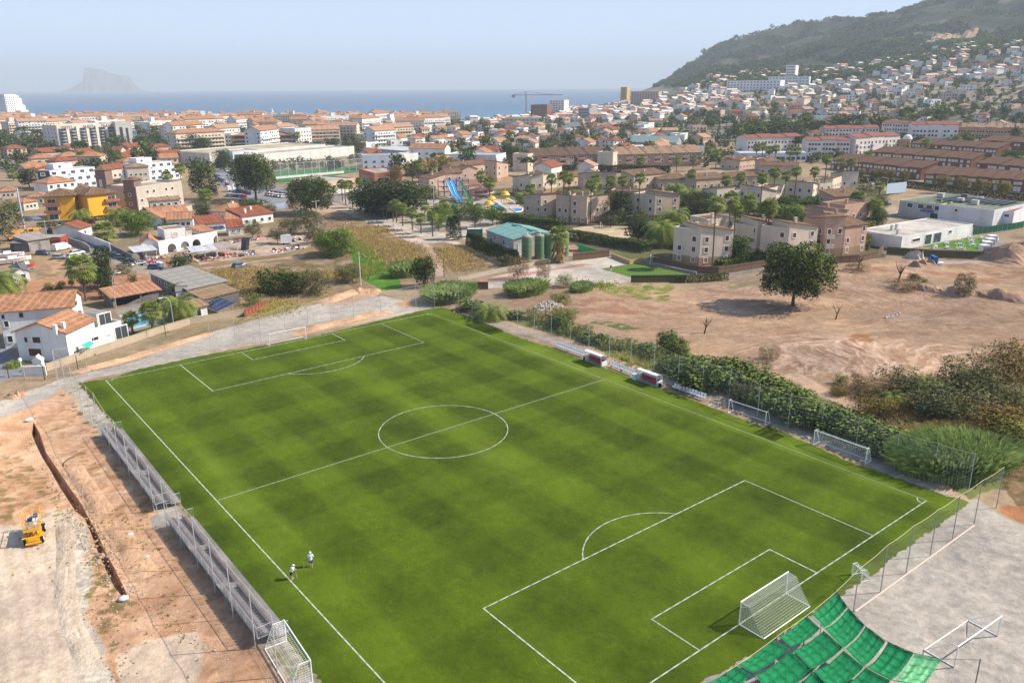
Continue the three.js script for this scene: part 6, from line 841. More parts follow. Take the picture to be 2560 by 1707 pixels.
wallLine('white street wall running down the lane', [[-6.64,-212.93], [-5.29,-195.70], [-3.19,-173.45]], 2.4, C.white); wallLine('dark stone wall along the lower lane', [[-3.28,-172.40], [-2.67,-151.86], [0.20,-154.11]], 2.2, C.concD); wallLine('rough grey wall between the lane and the scrap yard', [[-10.23,-196.12], [-8.31,-183.57], [-8.43,-175.66]], 1.8, C.conc); wallLine('block wall left of the crane yard', [[-14.01,-220.65], [-11.01,-222.37], [-9.48,-213.96]], 1.8, C.concD); wallLine('curving garden wall beside the orchard', [[-33.87,-140.18], [-33.51,-129.92], [-32.92,-123.41]], 1.0, C.conc);
// low tiled houses and the arched white house by the scrap yard
B1('lane_house', 'white house with pink tiled roof at the top of the lane', 'house', -5.31,-203.57, -0.58,-209.13, 9, 3, { roof: 'gx', roofM: C.tileR, at: [['F', 3, 1, 1, 1]] });
{ const t = house('arched_house', 'white house with round arches behind the heaps of scrap', 'house', 6.36,-157.55, 25.64,-163.35); wing(t, 6.30,-157.35, 25.64,-163.35, 8, 3.6, { roof: 'flat', roofM: C.tileW, para: 0.5, open: [[4.2, 2.8, 1.3, 1], [8.6, 2.8, 1.3, 1], [12.6, 2.8, 1.3, 1], [20, 2.8, 1.3, 1]] }); wing(t, 9.41,-161.18, 15.55,-161.12, 7, 6.4, { roof: 'flat', roofM: C.tileP, para: 0.2, at: [['F', 3, 4.2, 1.4, 1.2, C.cream], ['F', 7, 4.2, 1.4, 1.2, C.cream]] }); wing(t, 2.19,-159.87, 6.50,-158.66, 8, 3.6, { roof: 'gz', rh: 1.4, roofM: C.tileO }); wing(t, 20.14,-162.54, 24.19,-163.19, 6, 4.6, { roof: 'sF', rh: 0.8, roofM: C.tileO }); }
for (const [label, mat, ax, az, bx, bz] of [['white tin canopy over scrap beside the lane', C.corrW, -1.26,-153.37, 4.41,-153.20], ['white and grey tin canopy over scrap in the dry lot', C.corrW, 11.29,-142.72, 17.70,-141.92], ['grey tin canopy joined to the white one', C.corr, 18.00,-142.26, 24.76,-144.37]]) { const [t, l] = span('tin_canopy', label, 'canopy', ax, az, bx, bz, 'tin canopies'), q = new G(); slab(q, [[-0.4, 2.5, 0.4], [l + 0.4, 2.5, 0.4], [l + 0.4, 3.0, -6.5], [-0.4, 3.0, -6.5]], 0.1); mesh('roof', q, mat, t); for (const [x, z] of [[0, 0], [l, 0], [0, -6], [l, -6], [l / 2, 0]]) mesh('post', new G().cyl([x, 0, z], [x, 2.5 - z * 0.07, z], 0.07, 0.07, 6), C.white, t); }
[['white bungalow with two tiled wings and a courtyard hedge', C.tileO, 'gx', 22.38,-210.40, 31.77,-217.16, 8, 3], ['white house with orange hipped roof behind the arched house', C.tileO, 'gx', 22.29,-203.46, 29.99,-200.31, 8, 3.2], ['white house carrying a row of solar panels on its red roof', C.tileR, 'sF', 27.79,-187.05, 36.37,-186.27, 7, 3], ['house with flat orange terrace roof beside the dark conifer', C.tileO, 'sF', 38.99,-192.94, 42.76,-191.38, 9, 2.8], ['white house with long dark red roof and two chimneys', C.tileR, 'sF', 44.41,-191.67, 56.52,-193.61, 10, 3.4, [[3, 3, 1], [7, 6, 1.2]]], ['broad orange roofed house behind the dark conifer', C.tileO, 'hip', 39.85,-213.54, 45.24,-205.17, 14, 3.2, [[5, 8, 1.4]]], ['small red roofed shed house at the edge of the dry lot', C.tileR, 'sF', 33.45,-175.48, 38.05,-174.56, 5, 2.8], ['low house with brown and white gables above the hedge', C.tileB, 'gx', 22.44,-221.39, 30.29,-224.31, 8, 3], ['terracotta roofed bungalow beside the pine at the car park', C.tileO, 'gx', 21.02,-218.68, 33.99,-218.16, 9, 3]].forEach(([label, rm, k, ax, az, bx, bz, d, h, chim]) => B1('bungalow', label, 'house', ax, az, bx, bz, d, h, { roof: k, roofM: rm, rh: k === 'sF' ? 1.6 : undefined, chim, win: [['F', 4, 1, 1.1, 1.1, 0.9]] }));
{ const t = thing('roof_solar_panels', 'row of small solar panels on the red roof', 'solar panels', 31.44,-194.74, 0, undefined, 0); const [ox, oz] = [22.13,-167.20], [ex, ez] = [29.65,-168.60]; t.position.set(ox, 3.5, oz); t.rotation.y = Math.atan2(-(ez - oz), ex - ox); const l = Math.hypot(ex - ox, ez - oz), n = 7; for (let i = 0; i < n; i++) { const q = new G(); slab(q, [[i * l / n + 0.05, 0.5, 1.2], [(i + 1) * l / n - 0.05, 0.5, 1.2], [(i + 1) * l / n - 0.05, 1.3, -0.4], [i * l / n + 0.05, 1.3, -0.4]], 0.06); mesh('panel', q, C.pv, t); } }
{ // scrap heaps: many small oddments
  rnd = rng(55); const cols = [C.wpaint, C.steel, C.wood, C.red, C.black, M(0.05, 0.15, 0.4), M(0.6, 0.3, 0.05), C.corrW, C.concD];
  [['heap of scrap and household junk below the arches', 60, 6.25,-151.64, 9, 2.6], ['heap of scrap under and beside the tin canopies', 70, 20.75,-141.70, 8, 2.5], ['junk piled against the lane gate', 46, -0.82,-147.38, 4, 2], ['wrecked machines and boxes beside the olive trees', 46, 47.94,-154.36, 5, 3], ['junk strewn before the small red roofed shed', 40, 32.53,-163.32, 7, 2], ['white rubbish scattered beside the box trailer', 30, 38.30,-140.03, 5, 2], ['oddments and timber in front of the grey canopy', 44, 7.95,-143.29, 9, 2.4]].forEach(([label, n, x, z, w, d]) => { const t = thing('scrap_heap', label, 'scrap', x, z, 0, 'scrap heaps'); cols.forEach((m, j) => { const q = new G(); for (let i = 0; i < n / cols.length; i++) { const s = R(0.25, 0.9), mx = new THREE.Matrix4().makeRotationFromEuler(new THREE.Euler(R(-0.5, 0.5), R(0, 6), R(-0.5, 0.5))).setPosition(R(-w, w), R(0.05, 0.7), R(-d, d)); q.at(mx); rnd() < 0.6 ? q.cbox(0, -s / 3, 0, s * R(0.5, 1.6), s * R(0.3, 0.9), s) : q.cyl([-s, 0, 0], [s, 0.1, 0], 0.12 * s + 0.05, 0.12 * s + 0.05, 7); } const o = mesh('junk', q, m, t, { kind: 'stuff' }); }); });
  const bt = B1('box_trailer', 'white box trailer standing among the scrap', 'trailer', 39.98,-148.84, 42.89,-147.69, 2.4, 2.4, { wall: C.wpaint, para: 0, roofM: C.corrW, y0: 0.5, deep: 0, at: [['R', 1.2, 0.1, 1.0, 2.1, M(0.7, 0.7, 0.72)]] }); mesh('wheel', new G().cyl([0.8, 0.3, -0.2], [0.8, 0.3, 0.2], 0.35, 0.35, 10), C.rubber, bt); const w = car('dark overturned van cab among the scrap', 29.55,-149.99, 0.8, 'black', VAN); w.rotation.z = 1.2; w.position.y = 1.0;
}
// yellow flats, beige flats, white stepped flats
{ const t = house('yellow_flats', 'bright yellow apartment block with brown hipped roofs and balconies', 'apartment block', -6.44,-252.63, 2.81,-249.53), wb = P_(0.36, 0.15, 0.10), o = { wall: C.yellow, roof: 'hip', roofM: C.tileB, rh: 2.2, ov: 0.9 };
  wing(t, -6.44,-252.63, 2.81,-249.53, 11, 8.6, { ...o, balc: [[-0.6, 5.2, 2.8, 1.2, 0.9, wb], [-0.6, 5.2, 5.6, 1.2, 0.9, wb]], at: [['F', 2.3, 3.0, 3.4, 1.9], ['F', 2.3, 5.9, 2.6, 1.7], ['L', 3, 3, 1.4, 1.8], ['L', 3, 5.9, 1.4, 1.8], ['L', 7, 5.9, 1.4, 1.8], ['F', 2.3, 0.2, 3, 1.9]], mull: true });
  wing(t, 6.95,-247.08, 17.48,-249.60, 11, 8.6, { ...o, balc: [[6.2, 11.6, 2.8, 1.2, 0.9, wb], [6.2, 11.6, 5.6, 1.2, 0.9, wb]], at: [['F', 9, 3.0, 3.2, 1.9], ['F', 9, 5.9, 2.8, 1.7], ['L', 3, 3, 1, 1.4], ['L', 3, 5.8, 1, 1.4]], mull: true });
  wing(t, 5.01,-259.21, 9.38,-257.81, 9, 8.9, { ...o, at: [['F', 2.5, 3, 1, 1.3], ['F', 2.5, 5.9, 1, 1.3]] });
}
{ const t = house('beige_flats', 'beige apartment block with two brown stair towers and tiled ledges', 'apartment block', 25.21,-250.18, 43.58,-248.24), br = P_(0.24, 0.16, 0.13), g = C.cream;
  wing(t, 25.21,-250.18, 45.6,-260.0, 14, 9.2, { wall: P_(0.60, 0.52, 0.44), roof: 'flat', para: 0.9, win: [['F', 7, 3, 1.1, 1.1, 1, 3, 1.5, 0.25], ['L', 3, 3, 1, 1.1, 1, 3, 1]] });
  wing(t, 21.54,-253.37, 24.78,-250.56, 6, 12.4, { wall: br, roof: 'hip', roofM: C.tileB, at: [['F', 2, 3, 0.9, 1], ['F', 2, 6.5, 0.9, 1]] }); wing(t, 23.6,-309.1, 27.0,-306.1, 6, 12, { wall: br, roof: 'hip', roofM: C.tileB, at: [['F', 2, 5, 1, 3, C.cream]] }); wing(t, 23.5,-290.8, 27.2,-276.0, 10, 7, { wall: P_(0.60, 0.52, 0.44), roof: 'hip', roofM: C.tileB, rh: 1.4, win: [['F', 3, 2, 1, 1.2, 1.4]] }); wing(t, 26.46,-238.27, 37.34,-237.22, 3, 5.6, { wall: P_(0.62, 0.55, 0.47), roof: 'sF', rh: 0.7, roofM: C.tileP, win: [['F', 4, 2, 1.2, 1, 0.7, 2.8]] }); wing(t, 40.0,-321.6, 49.3,-320.6, 8, 11.4, { wall: P_(0.60, 0.52, 0.44), roof: 'hip', rh: 1.2, roofM: C.tileP, win: [['F', 4, 3, 1, 1, 1.5]] }); wallLine('cream wall with blue grey gate panels before the beige flats', [[25.31,-236.93], [42.74,-241.23]], 2.2, P_(0.62, 0.55, 0.46)); }
[['white stepped apartment block with long terraces and black end wall, nearer the mast', 12.9,-352.7, 38.2,-361.3, 8.6,-356.5, 13.3,-356.0], ['white stepped apartment block behind the beige flats, with black end wall', 53.6,-360.2, 78.2,-369.8, 48.2,-360.7, 53.3,-360.4]].forEach(([label, ax, az, bx, bz, cx, cz, dx, dz]) => { const t = house('stepped_flats', label, 'apartment block', ax, az, bx, bz, 'white stepped apartment blocks'), W = P_(0.74, 0.76, 0.80); for (let k = 0; k < 3; k++) { const u0 = 0.01 + k * 0.03, u1 = 1 - k * 0.04, f = (u) => [lerp(ax, bx, u), lerp(az, bz, u)], A = f(u0), B = f(u1), nx = -(bz - az), nn = bx - ax, l = Math.hypot(nx, nn), s = -k * 1.6 / l; wing(t, A[0] + nx * s, A[1] + nn * s, B[0] + nx * s, B[1] + nn * s, 14 - k * 2.2, 2.95, { y0: k * 3.05, deep: 0.05, wall: W, roof: 'flat', para: 0.2, roofM: C.gravelRoof, win: [['F', 7 - k, 1, 2.0, 2.0, 0.3, 3, 1]], balc: [[0, 8, 0.05, 1.6, 1.0, W], [9, 17, 0.05, 1.6, 1.0, W], [17.6, l * (u1 - u0) - 0.2, 0.05, 1.4, 0.9, W]].filter((b) => b[1] > b[0] + 2 && b[1] <= l * (u1 - u0) + 0.1), mull: true }); } wing(t, cx, cz, dx, dz, 3, 8.8, { wall: C.charcoal, para: 0.1, roofM: C.charcoal, at: [['F', 2, 7, 1.6, 1.2]] }); wing(t, ...[0.25, 0.6].flatMap((u) => [lerp(ax, bx, u) + (bz - az) * 0.3, lerp(az, bz, u) - (bx - ax) * 0.3]), 6, 11.4, { wall: W, para: 0.3, at: [['F', 3, 9.8, 1.2, 1]] }); });
B1('tiled_villa', 'white villa with orange hipped roof and arched porch by the yellow flats', 'house', 7.1,-326.8, 19.6,-332.5, 10, 6, { roof: 'hip', roofM: C.tileO, win: [['F', 4, 2, 1.4, 1.4, 0.8, 3]] });
[['orange roofed house left of the yellow flats', -4.7,-303.9, 1.3,-301.5], ['house with flat pink roof behind the yellow flats pool', -8.93,-286.10, -3.37,-289.08], ['low white house with tiled gable beside the mast', -10.9,-335.1, -4.6,-334.2]].forEach(([l, ...c]) => B1('bungalow', l, 'house', ...c, 9, 3.2, { roof: 'hip', roofM: C.tileO, wall: C.cream, win: [['F', 3, 1, 1.1, 1.1, 1]] }));
{ const P = [[-10.06,-267.54], [-7.78,-266.73], [-7.38,-256.10], [-10.59,-256.65]], cx = P[0][0], cz = P[0][1], t = thing('swimming_pool', 'small turquoise pool beside the yellow flats', 'pool', cx, cz); mesh('water', new G().poly(P.map(([x, z]) => [x - cx, 0.2, z - cz]).reverse()), M(0.05, 0.42, 0.45, { rough: 0.1 }), t); mesh('surround', new G().poly(P.map(([x, z]) => [(x - cx - 4) * 1.3 + 4, 0.1, (z - cz) * 1.3]).reverse()), C.conc, t); }
panelFence('red mesh garden screen at the end of the beige wall', [[0.32,-75.81], [7.05,-80.97]], 1.6, M(0.32, 0.10, 0.06, { t: 'fine' }));


// ---------- beige estate, waterworks, water park, courts ----------
rnd = rng(61);
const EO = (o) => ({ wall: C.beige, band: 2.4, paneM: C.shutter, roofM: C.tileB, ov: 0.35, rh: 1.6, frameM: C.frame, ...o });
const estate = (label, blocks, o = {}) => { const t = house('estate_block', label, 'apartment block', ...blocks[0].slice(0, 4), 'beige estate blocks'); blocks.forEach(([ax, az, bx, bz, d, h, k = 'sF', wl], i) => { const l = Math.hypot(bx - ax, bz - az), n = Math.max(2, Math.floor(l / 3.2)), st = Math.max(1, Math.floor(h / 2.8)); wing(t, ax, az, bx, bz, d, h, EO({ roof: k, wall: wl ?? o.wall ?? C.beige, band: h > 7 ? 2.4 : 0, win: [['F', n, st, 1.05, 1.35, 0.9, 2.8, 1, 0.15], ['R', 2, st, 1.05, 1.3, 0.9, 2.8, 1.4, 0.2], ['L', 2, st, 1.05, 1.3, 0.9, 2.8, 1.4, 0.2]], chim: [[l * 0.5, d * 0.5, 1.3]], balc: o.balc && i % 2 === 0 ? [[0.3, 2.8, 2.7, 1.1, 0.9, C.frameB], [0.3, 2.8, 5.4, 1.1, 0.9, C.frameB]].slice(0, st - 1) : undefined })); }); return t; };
const lite = P_(0.72, 0.60, 0.47), dim = P_(0.50, 0.34, 0.24);
estate('beige three-storey blocks behind the playground, nearest the waterworks', [[131.03,-140.91, 129.46,-129.44, 9, 8.4, 'sL'], [130.31,-130.30, 138.94,-132.05, 8, 7.4, 'flat'], [134.07,-126.41, 135.63,-120.96, 9, 8.2, 'sB'], [135.38,-120.24, 138.61,-115.29, 9, 9.4, 'flat'], [140.30,-116.93, 150.08,-116.48, 9, 8, 'sB']]);
estate('beige three-storey block with tall tiled roof beyond the dark tree', [[163.44,-110.87, 160.99,-103.84, 10, 9.2, 'sB'], [161.04,-103.79, 173.41,-106.31, 9, 9, 'flat', lite], [163.70,-128.85, 170.38,-117.64, 8, 8.2, 'flat', dim]]);
estate('cream three-storey block at the corner of the green court', [[117.44,-55.07, 113.84,-45.98, 10, 9.2, 'sB', lite], [114.38,-46.23, 124.89,-48.75, 8, 9.4, 'flat', lite], [134.20,-58.31, 143.48,-57.05, 9, 8.6, 'flat', lite]], { balc: true });
estate('cream and tan block behind the garden shrubs by the pine', [[140.65,-52.81, 136.37,-43.94, 9, 8.6, 'sB', lite], [137.14,-44.30, 143.41,-44.09, 8, 8, 'flat', lite], [139.29,-41.46, 137.21,-34.47, 10, 9, 'sB', lite], [137.40,-34.49, 148.22,-36.90, 8, 8.8, 'flat', lite]]);
estate('pinkish brown terraced blocks beside the white van', [[149.92,-31.44, 155.62,-28.60, 11, 9.6, 'sB', C.pink], [155.69,-28.54, 164.85,-26.90, 9, 8.4, 'sF', C.pink], [177.89,-54.49, 176.57,-47.89, 11, 8, 'sB', C.pink], [164.07,-41.77, 162.94,-38.22, 9, 8.6, 'sB', C.pink], [194.74,-50.89, 209.49,-49.73, 9, 8, 'flat', C.pink], [227.7,-73.4, 242.1,-68.2, 9, 6, 'sF', C.pink]], { balc: true });
estate('pale two-storey row with dark roofs behind the tall palms', [[208.9,-120.9, 207.1,-112.2, 9, 6.2, 'sL', lite], [208.5,-113.0, 222.0,-109.5, 8, 5.6, 'flat', lite], [222.8,-113.0, 220.4,-100.6, 8, 6, 'sB', lite], [221.9,-101.4, 245.6,-106.3, 8, 6, 'flat', lite], [246.1,-105.9, 249.7,-96.1, 9, 6.2, 'sB', lite]]);
estate('cream block with arched balconies at the end of the estate', [[259.3,-98.9, 266.2,-97.5, 8, 6, 'flat', lite], [269.6,-99.2, 282.8,-102.5, 8, 6.4, 'sB', lite], [282.8,-102.5, 289.9,-98.7, 9, 8, 'sB', lite]], { balc: true });
estate('beige low houses with curved brown roofs in the estate middle', [[234.3,-166.5, 247.5,-160.5, 9, 4.4, 'sF'], [244.2,-152.3, 261.7,-148.0, 9, 4.8, 'sF'], [265.6,-150.3, 279.3,-144.0, 10, 4.6, 'gx'], [327.1,-175.5, 337.4,-158.7, 10, 4.6, 'gx']]);
estate('beige houses with pink gables behind the palms, middle row', [[207.9,-189.8, 222.5,-182.6, 9, 6, 'sB'], [222.5,-171.4, 243.5,-169.8, 9, 6.6, 'sF'], [201.5,-201.2, 220.0,-202.6, 9, 4.6, 'gx']]);
estate('beige stepped houses with sloping roofs beside the water park', [[171.5,-197.8, 173.8,-188.3, 10, 7.6, 'sL', lite], [173.9,-188.1, 179.4,-185.9, 9, 8.2, 'sL', lite], [180.6,-187.3, 190.4,-189.0, 9, 8, 'flat', lite]], { balc: true });
estate('tan houses with brown roofs behind the blue slides', [[145.3,-226.1, 154.4,-226.1, 9, 6.4, 'sL', C.beige], [161.7,-236.4, 170.0,-234.9, 9, 7, 'gx'], [175.3,-242.2, 183.7,-241.0, 9, 7.4, 'gz'], [192.2,-246.4, 193.8,-238.4, 9, 9, 'sB'], [182.7,-261.6, 204.4,-263.2, 9, 7, 'gx']]);
estate('low tan row with chimneys above the white pool club', [[330.3,-204.4, 333.6,-193.6, 9, 5.4, 'sF'], [333.6,-193.6, 349.7,-194.6, 9, 5, 'sF'], [340.2,-180.0, 349.9,-178.8, 9, 5, 'gx'], [350.2,-194.1, 364.9,-197.0, 8, 5, 'flat']]);
// two long gallery blocks with stepped tiled roofs
[['long brown gallery block with dark tiled roof above the hedge', 246.2,-271.7, 288.3,-255.4, C.tileK, 4], ['long brown gallery block with pale tiled roof above the hedge', 288.3,-245.6, 337.5,-223.8, C.tileP, 6]].forEach(([label, ax, az, bx, bz, rm, n]) => { const t = house('gallery_block', label, 'apartment block', ax, az, bx, bz, 'long gallery blocks'); for (let i = 0; i < n; i++) { const f = (u) => [lerp(ax, bx, u), lerp(az, bz, u)], A = f(i / n), B = f((i + 1) / n); wing(t, ...A, ...B, 12, 8.2, { wall: dim, roof: 'sF', rh: 3.2, ov: 0.5, roofM: rm, chim: [[2, 9, 1.4]], paneM: C.dark, win: [['F', 2, 3, 1, 1.1, 0.6, 2.7, 1]], at: [['F', 7, 3.3, 3.6, 1.7, C.dark], ['F', 7, 6, 3.6, 1.5, C.dark]], balc: [[4.8, 9.4, 3.2, 1.2, 0.9, C.pink], [4.8, 9.4, 5.9, 1.2, 0.9, C.pink]] }); } wing(t, ax - 6, az + 2, ax - 0.2, az, 10, 9.5, { wall: lite, para: 0.4, at: [['F', 3, 3, 1, 1.4]] }); });
{ // waterworks hall with green roof
  const mint = M(0.24, 0.44, 0.40, { t: 'sheet' }), t = B1('waterworks_hall', 'pale hall with pitched mint green roof beside the green tanks', 'hall', 88.65,-107.37, 84.91,-89.58, 15, 4.6, { wall: P_(0.52, 0.46, 0.40), roof: 'gx', rh: 1.6, ov: 0.3, roofM: mint, at: [['F', 6, 2.6, 1, 1.4], ['F', 12, 2.0, 1, 1.6], ['F', 3, 0.1, 2, 2.6, C.concD], ['R', 3, 0.1, 3, 3, M(0.6, 0.55, 0.5)]] });
  mesh('skylight', new G().box(4, 6.1, -8.4, 7, 6.4, -6.6), M(0.02, 0.16, 0.15), t); mesh('skylight', new G().box(14, 6.1, -8.4, 17, 6.4, -6.6), M(0.02, 0.16, 0.15), t); mesh('porch', new G().box(13, 2.2, 0, 17.5, 2.35, 2), C.corrW, t);
  [['green cylindrical tank nearest the hall corner', 84.34,-83.04, 380], ['green cylindrical tank with white downpipe, second in the row', 88.00,-81.78, 365], ['green cylindrical tank, third in the row', 90.93,-80.96, 340], ['green cylindrical tank half hidden by the palm', 95.44,-79.68, 318]].forEach(([label, x, z], i) => { const h = [6.37, 6.33, 6.47, 6.48][i], r = 1.38, g = thing('storage_tank', label, 'tank', x, z, 0, 'green waterworks tanks'); mesh('shell', new G().lathe([[0, 0], [r, 0], [r, h]], 24), M(0.13, 0.24, 0.125, { rough: 0.6, t: 'fine' }), g); mesh('dome', new G().lathe([[r, h], [r * 0.93, h + 0.3], [r * 0.6, h + 0.62], [0.2, h + 0.75], [0, h + 0.75]], 24), M(0.33, 0.30, 0.22, { t: 'concrete' }), g); mesh('pipe', new G().tube([[r + 0.15, 0, 0.3], [r + 0.15, h, 0.3], [r - 0.2, h + 0.5, 0.2]], 0.07, 6), C.wpaint, g); mesh('vent', new G().cyl([0.3, h + 0.6, 0], [0.3, h + 1.2, 0], 0.12, 0.12, 8), C.wpaint, g); mesh('hatch', new G().cyl([r * 0.6, 0.7, r * 0.78], [r * 0.64, 0.7, r * 0.84], 0.3, 0.3, 10), C.conc, g); });
  const c = B1('shipping_container', 'green shipping container behind the cypress hedge', 'container', 91.83,-122.16, 95.97,-119.42, 2.5, 2.6, { wall: M(0.06, 0.27, 0.16, { t: 'sheet' }), para: 0, roofM: M(0.55, 0.48, 0.42), at: [['R', 1.2, 0.1, 1, 2.3, M(0.06, 0.27, 0.16)]], frameM: M(0.05, 0.22, 0.13) });
  const b = thing('portable_toilet', 'blue portable cabin by the waterworks door', 'cabin', 84.05,-87.93); mesh('body', new G().cbox(0, 0, 0, 1.1, 2.2, 1.1), M(0.01, 0.15, 0.42), b); mesh('roof', new G().cbox(0, 2.2, 0, 1.2, 0.12, 1.2), M(0.02, 0.2, 0.5), b); mesh('door', new G().cbox(0, 0.1, 0.56, 0.8, 1.9, 0.03), M(0.03, 0.22, 0.5), b);
}
{ // courts: concrete, red track, artificial turf, low walls and reed screens
  const sheet = (name, pts, y, m) => structure(mesh(name, new G().poly(pts.map(([x, z]) => [x, y, z]).reverse()), m));
  sheet('court_surface', [[52.93,-70.40], [55.18,-62.67], [64.54,-59.14], [86.16,-44.66], [90.41,-48.84], [91.36,-60.57], [102.12,-60.46], [105.11,-70.49], [81.18,-73.62]], 0.02, M(0.50, 0.44, 0.37, { t: 'concrete' }));
  sheet('red_track', [[55.12,-69.30], [64.42,-67.60], [79.88,-67.68], [94.35,-66.11], [92.57,-68.55], [77.68,-69.54], [64.22,-70.94], [55.10,-71.59]], 0.026, M(0.50, 0.24, 0.20, { t: 'concrete' })); sheet('artificial_turf', [[91.69,-60.82], [90.70,-48.92], [100.57,-42.68], [104.83,-41.55], [105.68,-51.10], [104.46,-59.41]], 0.028, M(0.11, 0.20, 0.03, { t: 'fine' }));
  wallLine('pale wall along the far side of the red track', [[53.98,-73.30], [67.29,-74.92], [87.16,-75.95], [106.89,-72.03]], 1.0, P_(0.48, 0.42, 0.34)); wallLine('yellow wall at the corner of the green court', [[104.80,-69.75], [101.72,-59.88], [106.66,-59.42]], 1.1, P_(0.55, 0.40, 0.17)); wallLine('grey kerb wall between turf and estate', [[106.65,-59.43], [105.38,-47.85], [105.60,-40.07]], 0.7, C.conc); wallLine('grey retaining wall along the bare field', [[109.25,-32.95], [122.83,-31.38]], 0.8, C.conc);
  const reed = M(0.24, 0.15, 0.10, { t: 'bark' }), rgreen = M(0.15, 0.14, 0.07, { t: 'bark' }); panelFence('brown reed screen left of the court entrance', [[50.10,-65.94], [54.88,-61.93]], 1.9, reed); panelFence('brown reed screen by the waterworks and the yellow wall', [[93.36,-73.56], [104.87,-70.69]], 2.2, reed); panelFence('green brown reed screen at the near edge of the turf', [[86.12,-44.70], [95.00,-37.97], [96.41,-36.03]], 1.9, rgreen); panelFence('brown reed screen below the estate gardens', [[106.79,-55.58], [106.82,-40.69], [109.87,-36.47], [126.00,-33.90]], 2.0, reed); panelFence('curved brown reed screen beside the white van', [[141.82,-25.91], [151.38,-21.51], [161.02,-21.02], [172.94,-25.33]], 2.1, reed); panelFence('green brown reed screen in front of the white hall terrace', [[167.72,-21.81], [172.74,-11.51], [180.74,-1.79], [187.30,-0.13]], 2.2, rgreen); panelFence('pale board fence below the water park', [[122.77,-154.92], [121.12,-145.62]], 2.4, M(0.40, 0.36, 0.28, { t: 'bark' }));
  const gd = thing('steel_gate', 'white steel gate at the corner of the green court', 'gate', 106.11,-56.15, 0.5); mesh('frame', new G().tube([[-0.8, 0, 0], [-0.8, 2.4, 0], [-0.4, 2.7, 0], [0.4, 2.7, 0], [0.8, 2.4, 0], [0.8, 0, 0]], 0.06, 6), C.wpaint, gd); mesh('leaf', new G().box(-0.7, 0.1, -0.02, 0.7, 2.2, 0.02), C.galv, gd);
  const gn = mesh('green_netting', (() => { const q = new G(), a = [103.02,-81.61], b = [106.95,-77.20]; q.quad([a[0], 0.1, a[1]], [b[0], 0.1, b[1]], [b[0], 0.5, b[1]], [a[0], 2.2, a[1]]); q.quad([a[0], 2.2, a[1]], [b[0], 0.5, b[1]], [b[0] + 1, 0.2, b[1] - 4], [a[0] + 1, 1.6, a[1] - 4]); return q; })(), M(0.0, 0.42, 0.12, { two: true })); tag(gn, 'crumpled bright green netting by the brown reed screen', 'netting');
  const gb = (label, x, z, tr) => goal(label, x, z, tr, 3, 1.9, 0.5, 0.9, { stay: true, r: 0.05 }); gb('small white goal on the sandy playground', 136.64,-106.51, 0.8);
}
